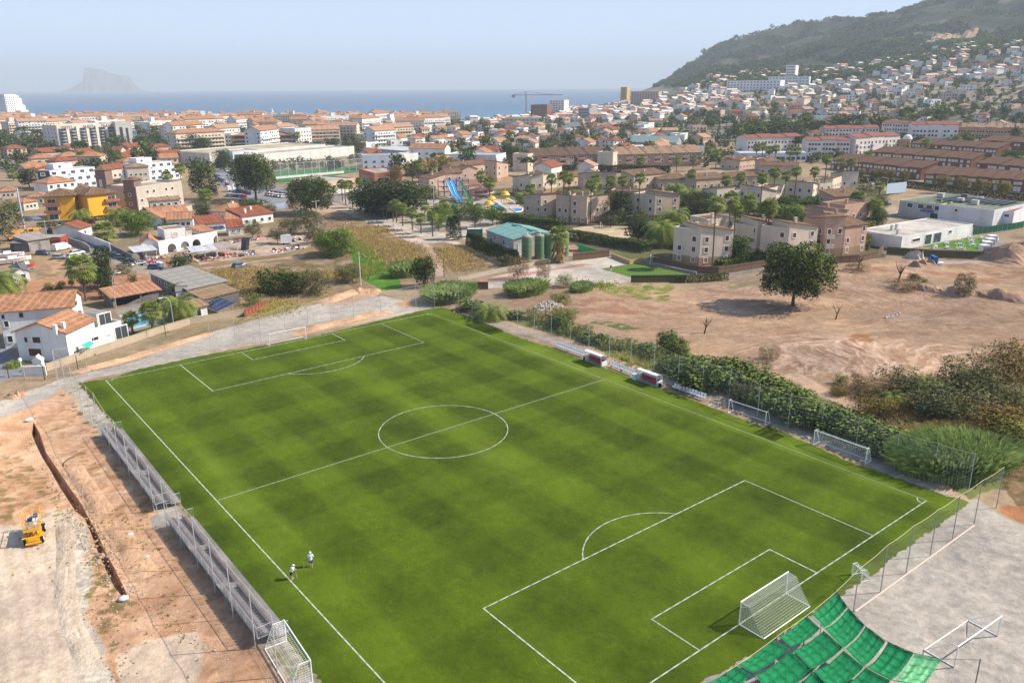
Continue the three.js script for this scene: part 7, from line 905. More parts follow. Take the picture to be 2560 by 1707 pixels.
{ // water park: slides on a blue steel tower, play towers, pools
  const t = thing('water_slide', 'blue, green and pink water slides on a blue steel tower', 'water slide', 143.2,-207.3), BL = M(0.01, 0.06, 0.30, { rough: 0.4 }), SK = M(0.03, 0.30, 0.62, { rough: 0.25 }), LT = M(0.35, 0.66, 0.85, { rough: 0.3 }), loc = (x, z, y) => [x - t.position.x, y, z - t.position.z];
  const top = [[143.1,-211.0], [147.5,-209.0], [153.0,-206.1]], TH = 6.62; const tw = new G(); for (let i = 0; i < 5; i++) { const p = [lerp(top[0][0], top[2][0], i / 4), lerp(top[0][1], top[2][1], i / 4)]; for (const o of [0, 3]) tw.cyl(loc(p[0] - o * 0.5, p[1] - o * 0.8, 0), loc(p[0] - o * 0.5, p[1] - o * 0.8, TH + 1), 0.16, 0.16, 6); } mesh('tower', tw, BL, t); for (let k = 0; k < 3; k++) { const d = new G(), a = top[0], b = top[2], y = TH * (k + 1) / 3; slab(d, [loc(a[0], a[1], y), loc(b[0], b[1], y), loc(b[0] - 1.5, b[1] - 2.4, y), loc(a[0] - 1.5, a[1] - 2.4, y)], 0.25); mesh('deck', d, BL, t); } const rl = new G(); for (const y of [0.5, 1]) rl.cyl(loc(...top[0], TH + y), loc(...top[2], TH + y), 0.07, 0.07, 5); mesh('guard_rail', rl, BL, t);
  const A = [142.8,-209.5], B = [146.4,-208.1], D = [134.1,-188.0], E = [137.4,-188.3]; for (let s = 0; s < 4; s++) { const q = new G(), w = new G(), N = 14; for (let i = 0; i < N; i++) { const P = (u, v) => { const x = lerp(lerp(A[0], B[0], u), lerp(D[0], E[0], u), v), z = lerp(lerp(A[1], B[1], u), lerp(D[1], E[1], u), v); return loc(x, z, TH * Math.pow(1 - v, 1.25) + 0.35 + 0.35 * Math.sin(v * 9)); }, v0 = i / N, v1 = (i + 1) / N, u0 = s / 4, u1 = (s + 1) / 4; q.quad(P(u0, v0), P(u0, v1), P(u1, v1), P(u1, v0)); const U = (p, e) => [p[0], p[1] + e, p[2]]; w.quad(P(u1, v0), P(u1, v1), U(P(u1, v1), 0.45), U(P(u1, v0), 0.45)); w.quad(P(u0, v1), P(u0, v0), U(P(u0, v0), 0.45), U(P(u0, v1), 0.45)); } mesh('slide_lane', q, s % 2 ? SK : LT, t); mesh('lane_wall', w, LT, t); }
  const half = (pts, r, m) => { const q = new G(), n = 8; for (let i = 0; i < pts.length - 1; i++) { const a = V(...pts[i]), b = V(...pts[i + 1]), d = b.clone().sub(a), sd = V(-d.z, 0, d.x).normalize(), ring = (p, k) => { const an = Math.PI * (1 + k / n); return [p.x + sd.x * Math.cos(an) * r, p.y + Math.sin(an) * r + r, p.z + sd.z * Math.cos(an) * r]; }; for (let k = 0; k < n; k++) q.quad(ring(a, k), ring(b, k), ring(b, k + 1), ring(a, k + 1)); } mesh('slide_flume', q, m, t); };
  const gp = [[148.1,-206.7], [147.4,-203.6], [145.2,-198.4], [141.4,-191.5], [139.1,-186.9], [138.0,-183.0]]; half(gp.map(([x, z], i) => loc(x, z, lerp(TH, 0.3, Math.pow(i / 5, 0.9)))), 0.6, M(0.05, 0.32, 0.10, { two: true, rough: 0.3 }));
  const spiral = (x, z, y0, y1, r, turns, m) => { const pts = []; for (let i = 0; i <= 40; i++) { const a = i / 40 * turns * 6.28; pts.push(loc(x + Math.cos(a) * r, z + Math.sin(a) * r, lerp(y0, y1, i / 40))); } half(pts, 0.55, m); }; const [sx, sz] = [152.7,-199.0]; spiral(sx, sz, TH * 0.95, 1.2, 5, 2.5, M(0.50, 0.27, 0.22, { two: true, rough: 0.4 })); spiral(sx + 4, sz - 2, TH * 0.6, 0.8, 4, 2, M(0.42, 0.05, 0.10, { two: true, rough: 0.4 })); spiral(sx + 1, sz + 2, TH * 0.75, 1.6, 5.5, 1.4, M(0.45, 0.42, 0.40, { two: true, rough: 0.4 })); const su = new G(); for (let i = 0; i < 8; i++) { const a = i / 8 * 6.28; su.cyl(loc(sx + Math.cos(a) * 5, sz + Math.sin(a) * 5, 0), loc(sx + Math.cos(a) * 5, sz + Math.sin(a) * 5, TH * 0.7), 0.12, 0.12, 5); } mesh('supports', su, M(0.14, 0.03, 0.20), t, { kind: 'stuff' });
  const YL = M(0.72, 0.42, 0.01, { rough: 0.4 }), tower = (label, x, z, h, r) => { const g = thing('play_tower', label, 'play tower', x, z, 0.4, 'water park play towers'); for (const [a, b] of [[1, 1], [1, -1], [-1, 1], [-1, -1]]) mesh('post', new G().cyl([a * r * 0.7, 0, b * r * 0.7], [a * r * 0.7, h * 0.72, b * r * 0.7], 0.13, 0.13, 6), YL, g); mesh('platform', new G().cbox(0, h * 0.4, 0, r * 1.6, 0.2, r * 1.6), YL, g); mesh('roof', new G().lathe([[r * 1.3, h * 0.7], [r * 1.1, h * 0.74], [r * 0.75, h * 0.92], [0.15, h], [0.1, h + 0.9], [0, h + 1]], 12), YL, g); mesh('chute', new G().tube([[0, h * 0.4, r * 0.6], [0.4, h * 0.25, r * 1.6], [0.8, 0.3, r * 2.6]], 0.4, 8), C.wpaint, g); };
  tower('yellow play tower with tall bell roof and white chute', 149.1,-174.9, 5.37, 1.7); tower('yellow bell-roofed play tower nearest the board fence', 129.03,-159.55, 4.85, 1.7); tower('yellow mushroom play tower behind the nearest one', 143.4,-176.7, 3.67, 1.6);
  [['blue splash pool at the foot of the slides', [[137.0,-182.2], [140.7,-183.8], [140.5,-179.2], [135.4,-172.8], [134.7,-176.5]]], ['blue pool at the end of the water park', [[142.5,-163.7], [145.8,-159.3], [140.61,-153.69], [137.60,-153.50]]]].forEach(([label, P]) => { const [cx, cz] = P[0], g = thing('splash_pool', label, 'pool', cx, cz, 0, 'water park pools'); mesh('water', new G().poly(P.map(([x, z]) => [x - cx, 0.12, z - cz]).reverse()), M(0.05, 0.25, 0.75, { rough: 0.1 }), g); mesh('rim', new G().tube([...P, P[0]].map(([x, z]) => [x - cx, 0.12, z - cz]), 0.25, 6), C.wpaint, g); });
  const pp = thing('play_slides', 'small teal and purple children slides between the play towers', 'play slides', 134.55,-160.37, 0.5); [[0, M(0.02, 0.25, 0.25)], [2.2, M(0.16, 0.10, 0.45)], [4, M(0.25, 0.5, 0.4)]].forEach(([x, m]) => mesh('chute', new G().tube([[x - 3, 2.6, -1], [x - 1.5, 1.8, 0], [x + 0.5, 0.3, 1.2]], 0.45, 7), m, pp)); mesh('platform', new G().cbox(-3, 0, -1, 3, 2.5, 2), M(0.02, 0.22, 0.24), pp);
}
// orange hall, school, far sports ground and the buildings round it
B1('orange_hall', 'orange brick hall with pale flat roof beside the road', 'hall', 142.0,-270.8, 156.2,-268.0, 26, 5.4, { wall: P_(0.52, 0.20, 0.11), para: 0.5, roofM: C.gravelRoof, at: [['F', 4.5, 0.1, 6, 3.2, C.dark], ['L', 6, 0.4, 3, 2.6], ['L', 10, 0.4, 3, 2.6], ['L', 14, 0.4, 3, 2.6]] }); B1('school_wing', 'low sand coloured school wing with barred gate', 'school', 110.2,-261.1, 130.0,-268.2, 22, 4.2, { wall: P_(0.60, 0.44, 0.31), win: [['F', 6, 1, 2.2, 1.2, 1.4, 3, 2]] }); wallLine('white wall along the street by the school', [[103.7,-250.6], [119.3,-253.0], [132.7,-255.0]], 1.6, C.white);
{ const P = [[126.8,-370.3], [189.7,-369.6], [172.5,-338.2], [131.8,-315.5], [108.9,-310.1]]; structure(mesh('far_sports_pitch', new G().poly(P.map(([x, z]) => [x, 0.05, z]).reverse()), M(0.06, 0.19, 0.06, { t: 'fine' }))); fence('white net fence along the far sports pitch', Array.from({ length: 13 }, (_, i) => { const a = [117.9,-339.7], b = [172.5,-338.2]; return [lerp(a[0], b[0], i / 12), lerp(a[1], b[1], i / 12)]; }), 7, { pm: M(0.62, 0.66, 0.62), r: 0.11, net: NM(0.6, 0.62, 0.6, 0.6), ropeM: C.wpaint, rr: 0.06 }); fence('white net fence behind the far sports pitch', Array.from({ length: 11 }, (_, i) => { const a = [128.2,-373.6], b = [190.5,-371.0]; return [lerp(a[0], b[0], i / 10), lerp(a[1], b[1], i / 10)]; }), 7, { pm: M(0.62, 0.66, 0.62), r: 0.11, net: NM(0.6, 0.62, 0.6, 0.6), ropeM: C.wpaint, rr: 0.06 }); wallLine('white low wall before the far sports pitch', [[115.5,-330.1], [157.4,-333.7]], 1.2, C.white); }
const FO = (o) => ({ far: true, ...o });
[['shop_hall', 'long white retail hall with flat tan roof and parked cars in front', 'shop', 116.5,-434.2, 209.3,-461.2, 40, 7, { wall: P_(0.72, 0.66, 0.58), roofM: M(0.50, 0.42, 0.30, { t: 'concrete' }) }], ['corner_shop', 'white hall with dark glass corner by the car park', 'shop', 127.6,-424.0, 147.2,-428.3, 18, 8, { wall: P_(0.7, 0.7, 0.72), at: [['F', 4, 0.5, 6, 6]] }], ['sports_centre', 'white sports hall with rooftop equipment behind the car park', 'hall', 137.5,-415.0, 222.2,-442.1, 20, 6, { wall: P_(0.72, 0.69, 0.64) }], ['curved_hall', 'grey white hall with curved roof edge beyond the far pitch', 'hall', 219.7,-423.7, 224.6,-374.9, 30, 6, { wall: C.grey, roofM: C.corrW, at: [['F', 12, 0.5, 18, 4]] }], ['stair_house', 'white stepped house with outside stairs beyond the far pitch', 'house', 174.2,-341.4, 195.0,-332.1, 12, 8, { wall: P_(0.66, 0.70, 0.78), win: [['F', 5, 2, 1.4, 1.2, 1]] }], ['white_office', 'white office with flat roofs beside the gallery block', 'office', 227.3,-333.2, 245.6,-306.1, 20, 6.4, { wall: P_(0.7, 0.72, 0.74), win: [['F', 7, 1, 2, 1.2, 2]] }], ['villa_office', 'white villa office with brown roof beside tall palms', 'house', 228.2,-377.7, 243.2,-357.9, 12, 8, { wall: C.white, roof: 'gx', roofM: C.tileO, win: [['F', 5, 2, 1.6, 1.2, 1]] }], ['pool_club', 'curved white pool club with long flat roof under palms', 'club', 373.2,-222.8, 407.6,-193.8, 14, 4.5, { wall: M(0.66, 0.67, 0.72), roofM: M(0.62, 0.64, 0.70), win: [['F', 14, 1, 2.2, 1.6, 0.8]] }], ['green_glasshouse', 'greenhouse with grey green pitched glass roofs', 'greenhouse', 408.4,-349.0, 427.3,-319.2, 30, 4, { wall: C.grey, roof: 'gx', rh: 4, roofM: M(0.16, 0.22, 0.19, { rough: 0.4 }) }]].forEach(([n, l, c, ax, az, bx, bz, d, h, o]) => B1(n, l, c, ax, az, bx, bz, d, h, FO(o)));
{ // car park: rows of parked cars, box lorry, walkers' kerb
  rnd = rng(91); const cc = ['white', 'silver', 'black', 'blue', 'white', 'silver', 'red'], row = (where, n, ax, az, bx, bz, turn, pal = cc) => { for (let i = 0; i < n; i++) { const c = pick(pal); car(`${c} car parked ${where}, ${ORD[i]} of its row`, lerp(ax, bx, i / (n - 1)) + R(-0.3, 0.3), lerp(az, bz, i / (n - 1)) + R(-0.3, 0.3), turn + R(-0.05, 0.05), c, CAR, false, 'cars in the car park behind the pines'); } };
  row('along the far edge of the car park', 14, 96.4,-367.7, 81.6,-302.8, 0.9); row('beside the white box lorry', 8, 70.1,-276.9, 74.4,-267.5, 1.2); row('behind the white box lorry', 7, 78.8,-289.6, 79.9,-276.7, 1.2); row('in the short row by the big pine', 6, 85.2,-266.3, 87.7,-255.9, 0.2, ['white', 'red', 'silver']); row('behind the short row by the big pine', 5, 89.9,-275.4, 91.2,-264.0, 0.2, ['black', 'red', 'silver']); row('in front of the shop hall', 12, 140.0,-402.2, 164.1,-396.2, 1.3); car('dark green car driving out of the car park', 74.0,-244.3, 0.3, 'dark green'); car('white car on the car park lane', 102.8,-362.0, 0.2, 'white'); car('silver car farther up the car park lane', 110.7,-386.3, 0.2, 'silver'); car('white car parked on the dirt beside the pine', 90.2,-220.5, 1.4, 'white'); car('red car half hidden under the pine', 76.13,-210.23, 0.4, 'red'); car('turquoise car by the green roofed hall', 264.1,-71.6, 1.2, 'turquoise'); car('white van parked in the lane between estate and white hall', 183.00,-31.94, -1.9, 'white', VAN, true, undefined, 1.15); car('white car parked by the plane trees', 322.9,-109.5, 0.2, 'white');
  const l = B1('box_lorry', 'white box lorry parked in the car park', 'lorry', 78.0,-291.9, 83.5,-291.6, 2.6, 2.6, { wall: C.wpaint, para: 0, y0: 0.9, deep: 0, roofM: C.corrW, at: [['R', 1.3, 0.1, 1.1, 2.2, C.wpaint]] }); mesh('cab', new G().box(-2.2, 0.5, -2.4, -0.1, 2.7, -0.2), C.wpaint, l); mesh('wheel', new G().cyl([1.5, 0.45, -0.3], [1.5, 0.45, 0.05], 0.45, 0.45, 10), C.rubber, l); mesh('wheel', new G().cyl([-1.4, 0.45, -0.3], [-1.4, 0.45, 0.05], 0.45, 0.45, 10), C.rubber, l);
}
{ // white hall with lawn terrace, green-roofed hall
  const hh = 3.67; B1('white_hall', 'modern white hall with flat pale roof and big windows above a lawn', 'hall', 176.49,-22.05, 215.43,-18.64, 15, hh, { wall: C.white, para: 0.35, roofM: M(0.55, 0.49, 0.43, { t: 'concrete' }), at: [['F', 7.5, hh * 0.5, 4, 0.8, C.dark], ['F', 14, 0.2, 3.4, 3, C.glass], ['F', 19, 0.2, 4, 3, C.glass], ['F', 26, 2.4, 1.6, 0.8, C.dark]], chim: [[9, 9, 1.6], [11.5, 9, 1.6], [4, 4, 1.4]], chimM: C.galv });
  const t = house('green_roof_hall', 'hall with faded green flat roof, rooftop machines and blue shop signs', 'hall', 239.18,-54.36, 238.70,-39.97), hg = 5.58, w = wing(t, 239.18,-54.36, 238.70,-39.97, 34, hg, { wall: P_(0.50, 0.48, 0.44), para: 0.2, roofM: M(0.19, 0.215, 0.15, { t: 'concrete' }), at: [['F', 4, 3.6, 2, 1.5, C.glass], ['F', 8, 3.6, 2, 1.5, C.glass], ['F', 11, 3.6, 2, 1.5, C.glass], ['F', 14, 3.6, 2, 1.5, C.glass], ['F', 17, 3.6, 2, 1.5, C.glass], ['F', 14, 0.1, 4.5, 2.4, C.dark]] }); wing(t, 238.59,-39.87, 238.13,-21.47, 26, hg, { wall: P_(0.70, 0.70, 0.72), para: 0.3, roofM: M(0.20, 0.215, 0.16, { t: 'concrete' }), at: [['F', 6, 4, 1, 0.8, C.dark]] }); wing(t, 245.21,-24.17, 245.97,-18.19, 18, hg * 0.85, { wall: P_(0.70, 0.70, 0.72), para: 0.2, roofM: C.tileW, at: [['F', 4, 3, 1.4, 0.8, C.dark]] });
  const b = new G().at(w.mx); for (let i = 0; i < 9; i++) b.box(9 + i * 2.4, hg + 0.5, -8 - i * 0.7, 10.4 + i * 2.4, hg + 0.75, -26); mesh('roof_panels', b, C.dark, t, { kind: 'stuff' }); [[5, 20], [12, 24], [16, 12], [22, 10]].forEach(([x, z]) => mesh('roof_machine', new G().at(w.mx).cbox(x, hg + 0.2, -z, 2.2, 1.5, 1.6), x === 12 ? C.concD : M(0.55, 0.5, 0.42), t)); mesh('shop_sign', new G().at(w.mx).box(8, 2.6, 0.05, 13, 3.4, 0.2), M(0.02, 0.18, 0.45), t); mesh('shop_sign', new G().at(w.mx).box(9, 3.5, 0.06, 12.5, 4.1, 0.2), M(0.55, 0.10, 0.10), t);
  for (let i = 0; i < 4; i++) { const [x, z] = [[192.45,-5.56], [198.70,-7.28], [204.67,-8.85], [210.73,-10.62]][i], c = thing('white_cabana', ['white draped cabana nearest the reed screen corner', 'second white cabana from the reed screen corner', 'third white cabana from the reed screen corner', 'white cabana farthest from the reed screen corner'][i], 'cabana', x, z, -0.6, 'white cabanas on the lawn'); mesh('body', new G().cbox(0, 0, 0, 2.2, 1.9, 2), C.wpaint, c); mesh('roof', new G().cbox(0, 1.9, 0, 2.4, 0.15, 2.2), C.white, c); mesh('opening', new G().box(-0.9, 0.2, 1.0, 0.9, 1.6, 1.02), M(0.4, 0.4, 0.42), c); }
  for (let i = 0; i < 12; i++) { const u = (i % 4) / 3, v = Math.floor(i / 4) / 2, a = [187.21,-17.06], bb = [211.36,-17.33], c = [191.35,-9.66], p = [a[0] + (bb[0] - a[0]) * u + (c[0] - a[0]) * v * 0.8, a[1] + (bb[1] - a[1]) * u + (c[1] - a[1]) * v * 0.8], s = thing('garden_table', 'white garden table with chairs on the lawn of the white hall', 'table', p[0], p[1], i, 'garden tables on the lawn'); mesh('top', new G().cbox(0, 0.7, 0, 1.1, 0.06, 0.8), C.wpaint, s); mesh('leg', new G().cbox(0, 0, 0, 0.12, 0.7, 0.12), C.wpaint, s); for (const k of [-1, 1]) mesh('chair', new G().cbox(k * 0.9, 0, 0, 0.45, 0.45, 0.45).box(k * 0.9 + k * 0.18, 0.45, -0.22, k * 0.9 + k * 0.24, 1, 0.22), C.wpaint, s); if (i % 3 === 0) mesh('folded_parasol', new G().cyl([0, 0.7, 0], [0, 2.6, 0], 0.14, 0.05, 6), C.wpaint, s); }
  const bp = B1('blue_toilet_cabin', 'tilted blue portable toilet on a spoil heap', 'cabin', 164.67,-8.80, 163.79,-6.79, 1.3, 2.3, { wall: M(0.01, 0.11, 0.36), para: 0, roofM: M(0.02, 0.16, 0.42), at: [['F', 0.7, 1.4, 0.4, 0.5, M(0.3, 0.4, 0.6)]], frameM: M(0.01, 0.11, 0.36) }); bp.rotation.z = -0.12; const wb = thing('white_crate', 'white insulated crate lying on the dirt by the blue toilet', 'crate', 164.64,-5.16, 0.4); mesh('body', new G().cbox(0, 0, 0, 1.8, 0.7, 1), C.wpaint, wb); mesh('lid', new G().cbox(0, 0.7, 0, 1.9, 0.1, 1.1), C.white, wb);
  const ban = thing('blue_hoarding', 'pale blue hoarding beside the plane trees', 'hoarding', 291.5,-86.0, Math.atan2(-1, 3)); const [hx, hz] = [305.0,-84.0], hl = Math.hypot(hx - ban.position.x, hz - ban.position.z); ban.rotation.y = Math.atan2(-(hz - ban.position.z), hx - ban.position.x); mesh('board', new G().box(0, 0.6, -0.1, hl, 5, 0.1), M(0.46, 0.56, 0.68), ban); for (const u of [0.1, 0.5, 0.9]) mesh('post', new G().cyl([u * hl, -0.2, -0.3], [u * hl, 4.8, -0.3], 0.1, 0.1, 6), C.steel, ban); panelFence('green mesh fence behind the white hall', [[218.05,-19.35], [238.39,-15.41], [246.01,-14.56]], 2.2, M(0.01, 0.11, 0.06, { t: 'fine' }), C.steel);
}


// ---------- terraces, town, hill ----------
rnd = rng(71);
const rowOf = (name, label, ax, az, bx, bz, n, d, h, o, group) => { const t = house(name, label, 'terrace row', ax, az, bx, bz, group); for (let i = 0; i < n; i++) { const f = (u) => [lerp(ax, bx, u), lerp(az, bz, u)], A = f(i / n), B = f((i + 1) / n); wing(t, ...A, ...B, d, h + (i % 2) * 0.35, o); } return t; };
const BR = { wall: C.brick, roof: 'sF', rh: 2.6, ov: 0.45, roofM: M(0.235, 0.125, 0.08, { t: 'tile', bump: 'tileB', bs: 0.05 }), paneM: M(0.62, 0.64, 0.66, { rough: 0.4 }), frameM: C.frameB, win: [['F', 3, 1, 1.4, 1.1, 3.2, 3, 0.8, 0.12], ['F', 2, 1, 1.2, 1.8, 0.3, 3, 1, 0.3]], deep: 3 };
[['brown brick terrace behind the plane trees, nearest row', 343.6,-94.2, 347.1,-47.0, 10], ['brown brick terrace above the palms and the blue hoarding', 377.1,-163.0, 360.9,-104.0, 8], ['brown brick terrace in the second rank above the pool club', 427.6,-165.9, 417.3,-103.8, 9], ['brown brick terrace at the right behind the round palms', 419.5,-101.9, 409.6,-70.6, 5], ['brown brick terrace in the third rank', 484.0,-169.6, 470.3,-112.0, 8], ['brown brick terrace in the top rank by the orange row', 518.7,-140.8, 509.5,-105.1, 5]].forEach(([l, ax, az, bx, bz, n]) => rowOf('brick_terrace', l, ax, az, bx, bz, n, 11, 5.2, BR, 'brown brick terraces'));
rowOf('orange_terrace', 'orange terrace row with sawtooth roof walls and pale doors', 573.1,-179.5, 591.1,-130.6, 9, 12, 7, { wall: C.orange, roof: 'sF', rh: 2.4, roofM: C.tileP, deep: 3, win: [['F', 3, 2, 1.3, 1.4, 0.6, 3, 0.6]], chim: [[0.6, 8, 1.4]], frameM: C.frameB });
const PK = { wall: P_(0.80, 0.73, 0.69), roof: 'gx', rh: 1.7, roofM: C.tileW, deep: 3, win: [['F', 4, 3, 1.5, 1.5, 0.7, 3, 0.8, 0.1], ['R', 2, 3, 1.1, 1.3, 0.7, 3, 1.5]] };
[['white apartment row with pink roofs behind the pool club', 410.0,-244.0, 449.8,-229.0, 4, 10.5], ['white apartment block under the umbrella pines', 426.9,-209.7, 446.8,-191.2, 3, 10], ['white apartment block with balconies beside the yellow dome', 450.1,-189.4, 494.3,-182.7, 3, 11], ['white apartment block with gabled balcony bays', 536.5,-195.4, 554.9,-171.5, 3, 12], ['pale apartment row with pink roofs above the dome', 577.3,-239.1, 571.1,-210.7, 3, 9], ['pale pink roofed apartments behind the umbrella pines', 531.3,-259.4, 565.2,-234.6, 4, 9]].forEach(([l, ax, az, bx, bz, n, h]) => rowOf('pink_roof_flats', l, ax, az, bx, bz, n, 13, h, { ...PK, balc: [[1, 4.5, 3, 1.2, 0.9], [1, 4.5, 6, 1.2, 0.9]] }, 'white flats with pink roofs'));
{ const t = B1('domed_house', 'small orange building with white dome', 'house', 493.0,-182.0, 495.6,-176.0, 9, 6, { wall: P_(0.62, 0.36, 0.16), win: [['F', 2, 2, 0.9, 1.4, 0.6]] }); const [x, z] = [4.5, -4.5]; mesh('dome', new G().lathe([[3, 6.3], [2.9, 7.2], [2.2, 8.5], [1.1, 9.2], [0, 9.4]], 18, x, z), C.white, t); }
{ // seaside hotel with six bays of balconies, its name along the parapet
  const ax = [74.4,-668.0], bx = [121.1,-679.4], h = 17.32, t = house('hotel', 'large cream hotel with balcony bays and its name on the parapet', 'hotel', ...ax, ...bx), W = P_(0.74, 0.67, 0.58), w = wing(t, ...ax, ...bx, 26, h, { wall: W, para: 1.2, win: [['L', 4, 6, 1.2, 1.6, 2, 3.1, 3]] }), n = 6;
  for (let i = 0; i < n; i++) { const x0 = (i + 0.18) * w.l / n, x1 = (i + 0.82) * w.l / n; mesh('bay_recess', new G().at(w.mx).box(x0, 0.6, 0, x1, h - 1.8, 0.12), M(0.16, 0.165, 0.18), t); mesh('pier', new G().at(w.mx).box(x1 + 0.2, 0, 0, x1 + w.l / n * 0.3, h, 1.6), W, t); for (let k = 0; k < 6; k++) { const y = 1 + k * (h - 3) / 6; mesh('balcony', new G().at(w.mx).cyl([(x0 + x1) / 2, y, 0.1], [(x0 + x1) / 2, y + 1.1, 0.1], (x1 - x0) * 0.5, (x1 - x0) * 0.5, 14), M(0.30, 0.31, 0.33), t); mesh('balcony_door', new G().at(w.mx).box((x0 + x1) / 2 - 1, y + 1.1, 0.12, (x0 + x1) / 2 + 1, y + 2.5, 0.2), C.glass, t); } }
  const w2 = wing(t, 119.0,-668.8, 131.5,-667.3, 24, h * 1.12, { wall: W, para: 0.6, at: [['F', 4, 1, 2.5, h * 0.85], ['F', 8.5, 1, 2, h * 0.8], ['F', 14, h * 0.5, 3, h * 0.22, M(0.1, 0.2, 0.3)]] });
  const font = await new FontLoader().loadAsync('fonts/droid/droid_sans_bold.typeface.json'); [['HOTEL', 0.13], ['ALBIR', 0.50], ['PLAYA', 0.82]].forEach(([s, u]) => { const g = new TextGeometry(s, { font, size: 2.3, depth: 0.3, curveSegments: 2 }); g.applyMatrix4(new THREE.Matrix4().makeTranslation(u * w.l - 4, h - 1.5, 1.65)); g.applyMatrix4(w.mx); mesh('sign_lettering', g, M(0.28, 0.22, 0.18), t); });
}
{ // tower block by the sea, stepped at the side
  const P = (px) => fromPolar(px, 1276 + px * 0.9), t = house('tower_block', 'tall white tower block with stepped balconies by the sea', 'tower block', ...P(10), ...P(36)), W = P_(0.76, 0.78, 0.80); wing(t, ...P(10), ...P(34), 18, 44, { wall: W, para: 1, far: true, deep: 6, win: [['F', 5, 13, 1.9, 1.8, 2, 3.1, 1]] }); [44, 42, 38, 28, 20, 13].forEach((h, k) => wing(t, ...P(34.1 + k * 6), ...P(40.1 + k * 6), 16, h, { wall: W, para: 0.6, far: true, deep: 6, paneM: M(0.35, 0.37, 0.4), win: [['F', 1, Math.floor(h / 3.1), 2.6, 1.6, 1.5, 3.1, 0.5]] }));
}
{ const t = house('oval_complex', 'long rounded terracotta apartment complex with ring balconies', 'apartment block', 180.5,-609.9, 230.0,-562.6), ax = [189.0,-591.7], bx = [230.0,-562.6]; const w = wing(t, ...ax, ...bx, 40, 9, { wall: P_(0.45, 0.24, 0.15), roof: 'hip', rh: 4, ov: 2, roofM: C.tileO, far: true, win: [['F', 24, 3, 2.4, 1.4, 1, 3, 2]] }); for (const y of [3, 6]) mesh('ring_balcony', new G().at(w.mx).box(-1, y - 0.9, 0, w.l + 1, y + 0.2, 1.8), P_(0.66, 0.54, 0.45), t); wing(t, ...[180.5,-609.9], ...[188.7,-592.1], 24, 10, { wall: C.white, far: true, win: [['F', 6, 3, 1.8, 1.3, 1]] }); }
B1('pale_flats', 'white apartment block with small windows beside the oval complex', 'apartment block', 231.5,-561.2, 248.2,-565.9, 20, 14, { wall: C.white, far: true, win: [['F', 6, 4, 1, 1.2, 1.5]] });
{ const t = thing('tower_crane', 'tower crane standing over the building site by the sea', 'crane', ...fromPolar(1319, 1350)), s = M(0.30, 0.32, 0.36), hh = 41; mesh('mast', new G().cbox(0, 0, 0, 1.4, hh, 1.4), s, t); const j = new THREE.Matrix4().makeRotationY(-0.55), o = new G().at(j); o.box(-22, hh * 0.86, -0.9, 60, hh * 0.89, 0.9); mesh('jib', o, s, t); mesh('counterweight', new G().at(j).box(-23, hh * 0.78, -1.4, -18, hh * 0.89, 1.4), s, t); mesh('tie', new G().at(j).tube([[-20, hh * 0.89, 0], [0, hh, 0], [45, hh * 0.89, 0]], 0.3, 4), s, t); }
[['unfinished brick and concrete block under the tower crane', C.brick, ...fromPolar(1331, 1300), ...fromPolar(1372, 1290), 20, 'building', 6], ['white hotel block beside the tower crane', C.white, ...fromPolar(1378, 1340), ...fromPolar(1415, 1330), 24, 'hotel', 7], ['broad pink hotel block below the hill', P_(0.55, 0.38, 0.30), ...fromPolar(1582, 1480), ...fromPolar(1652, 1460), 22, 'hotel', 7], ['slim yellow tower block on the ridge by the sea', P_(0.60, 0.38, 0.12), ...fromPolar(1556, 1620), ...fromPolar(1572, 1615), 32, 'tower block', 10], ['long white clinic building below the hill', C.white, 1001.1,-709.0, 1025.2,-631.6, 16, 'clinic', 4], ['white clinic wing with green glass below the hill', P_(0.6, 0.68, 0.68), 1042.4,-664.4, 1068.6,-611.9, 16, 'clinic', 4], ['white tower house with red top at the forest edge', C.white, 1113.2,-682.1, 1118.4,-668.5, 24, 'tower block', 6], ['cream hotel row with small belfry among pines', C.cream, ...fromPolar(1256, 980), ...fromPolar(1360, 970), 11, 'hotel', 3], ['grey office block with ribbon windows', C.grey, ...fromPolar(1451, 1120), ...fromPolar(1479, 1110), 15, 'office', 4]].forEach(([l, wl, ax, az, bx, bz, h, c, st], i) => B1(['unfinished_block', 'white_hotel', 'pink_hotel', 'yellow_tower', 'clinic', 'clinic_wing', 'tower_house', 'cream_hotel', 'office_block'][i], l, c, ax, az, bx, bz, 22, h, { wall: wl, far: true, deep: 8, para: 0.8, win: [['F', Math.max(4, Math.round(Math.hypot(bx - ax, bz - az) / 5)), st, 2.2, 1.5, 1.4, h / st, 2]] }));
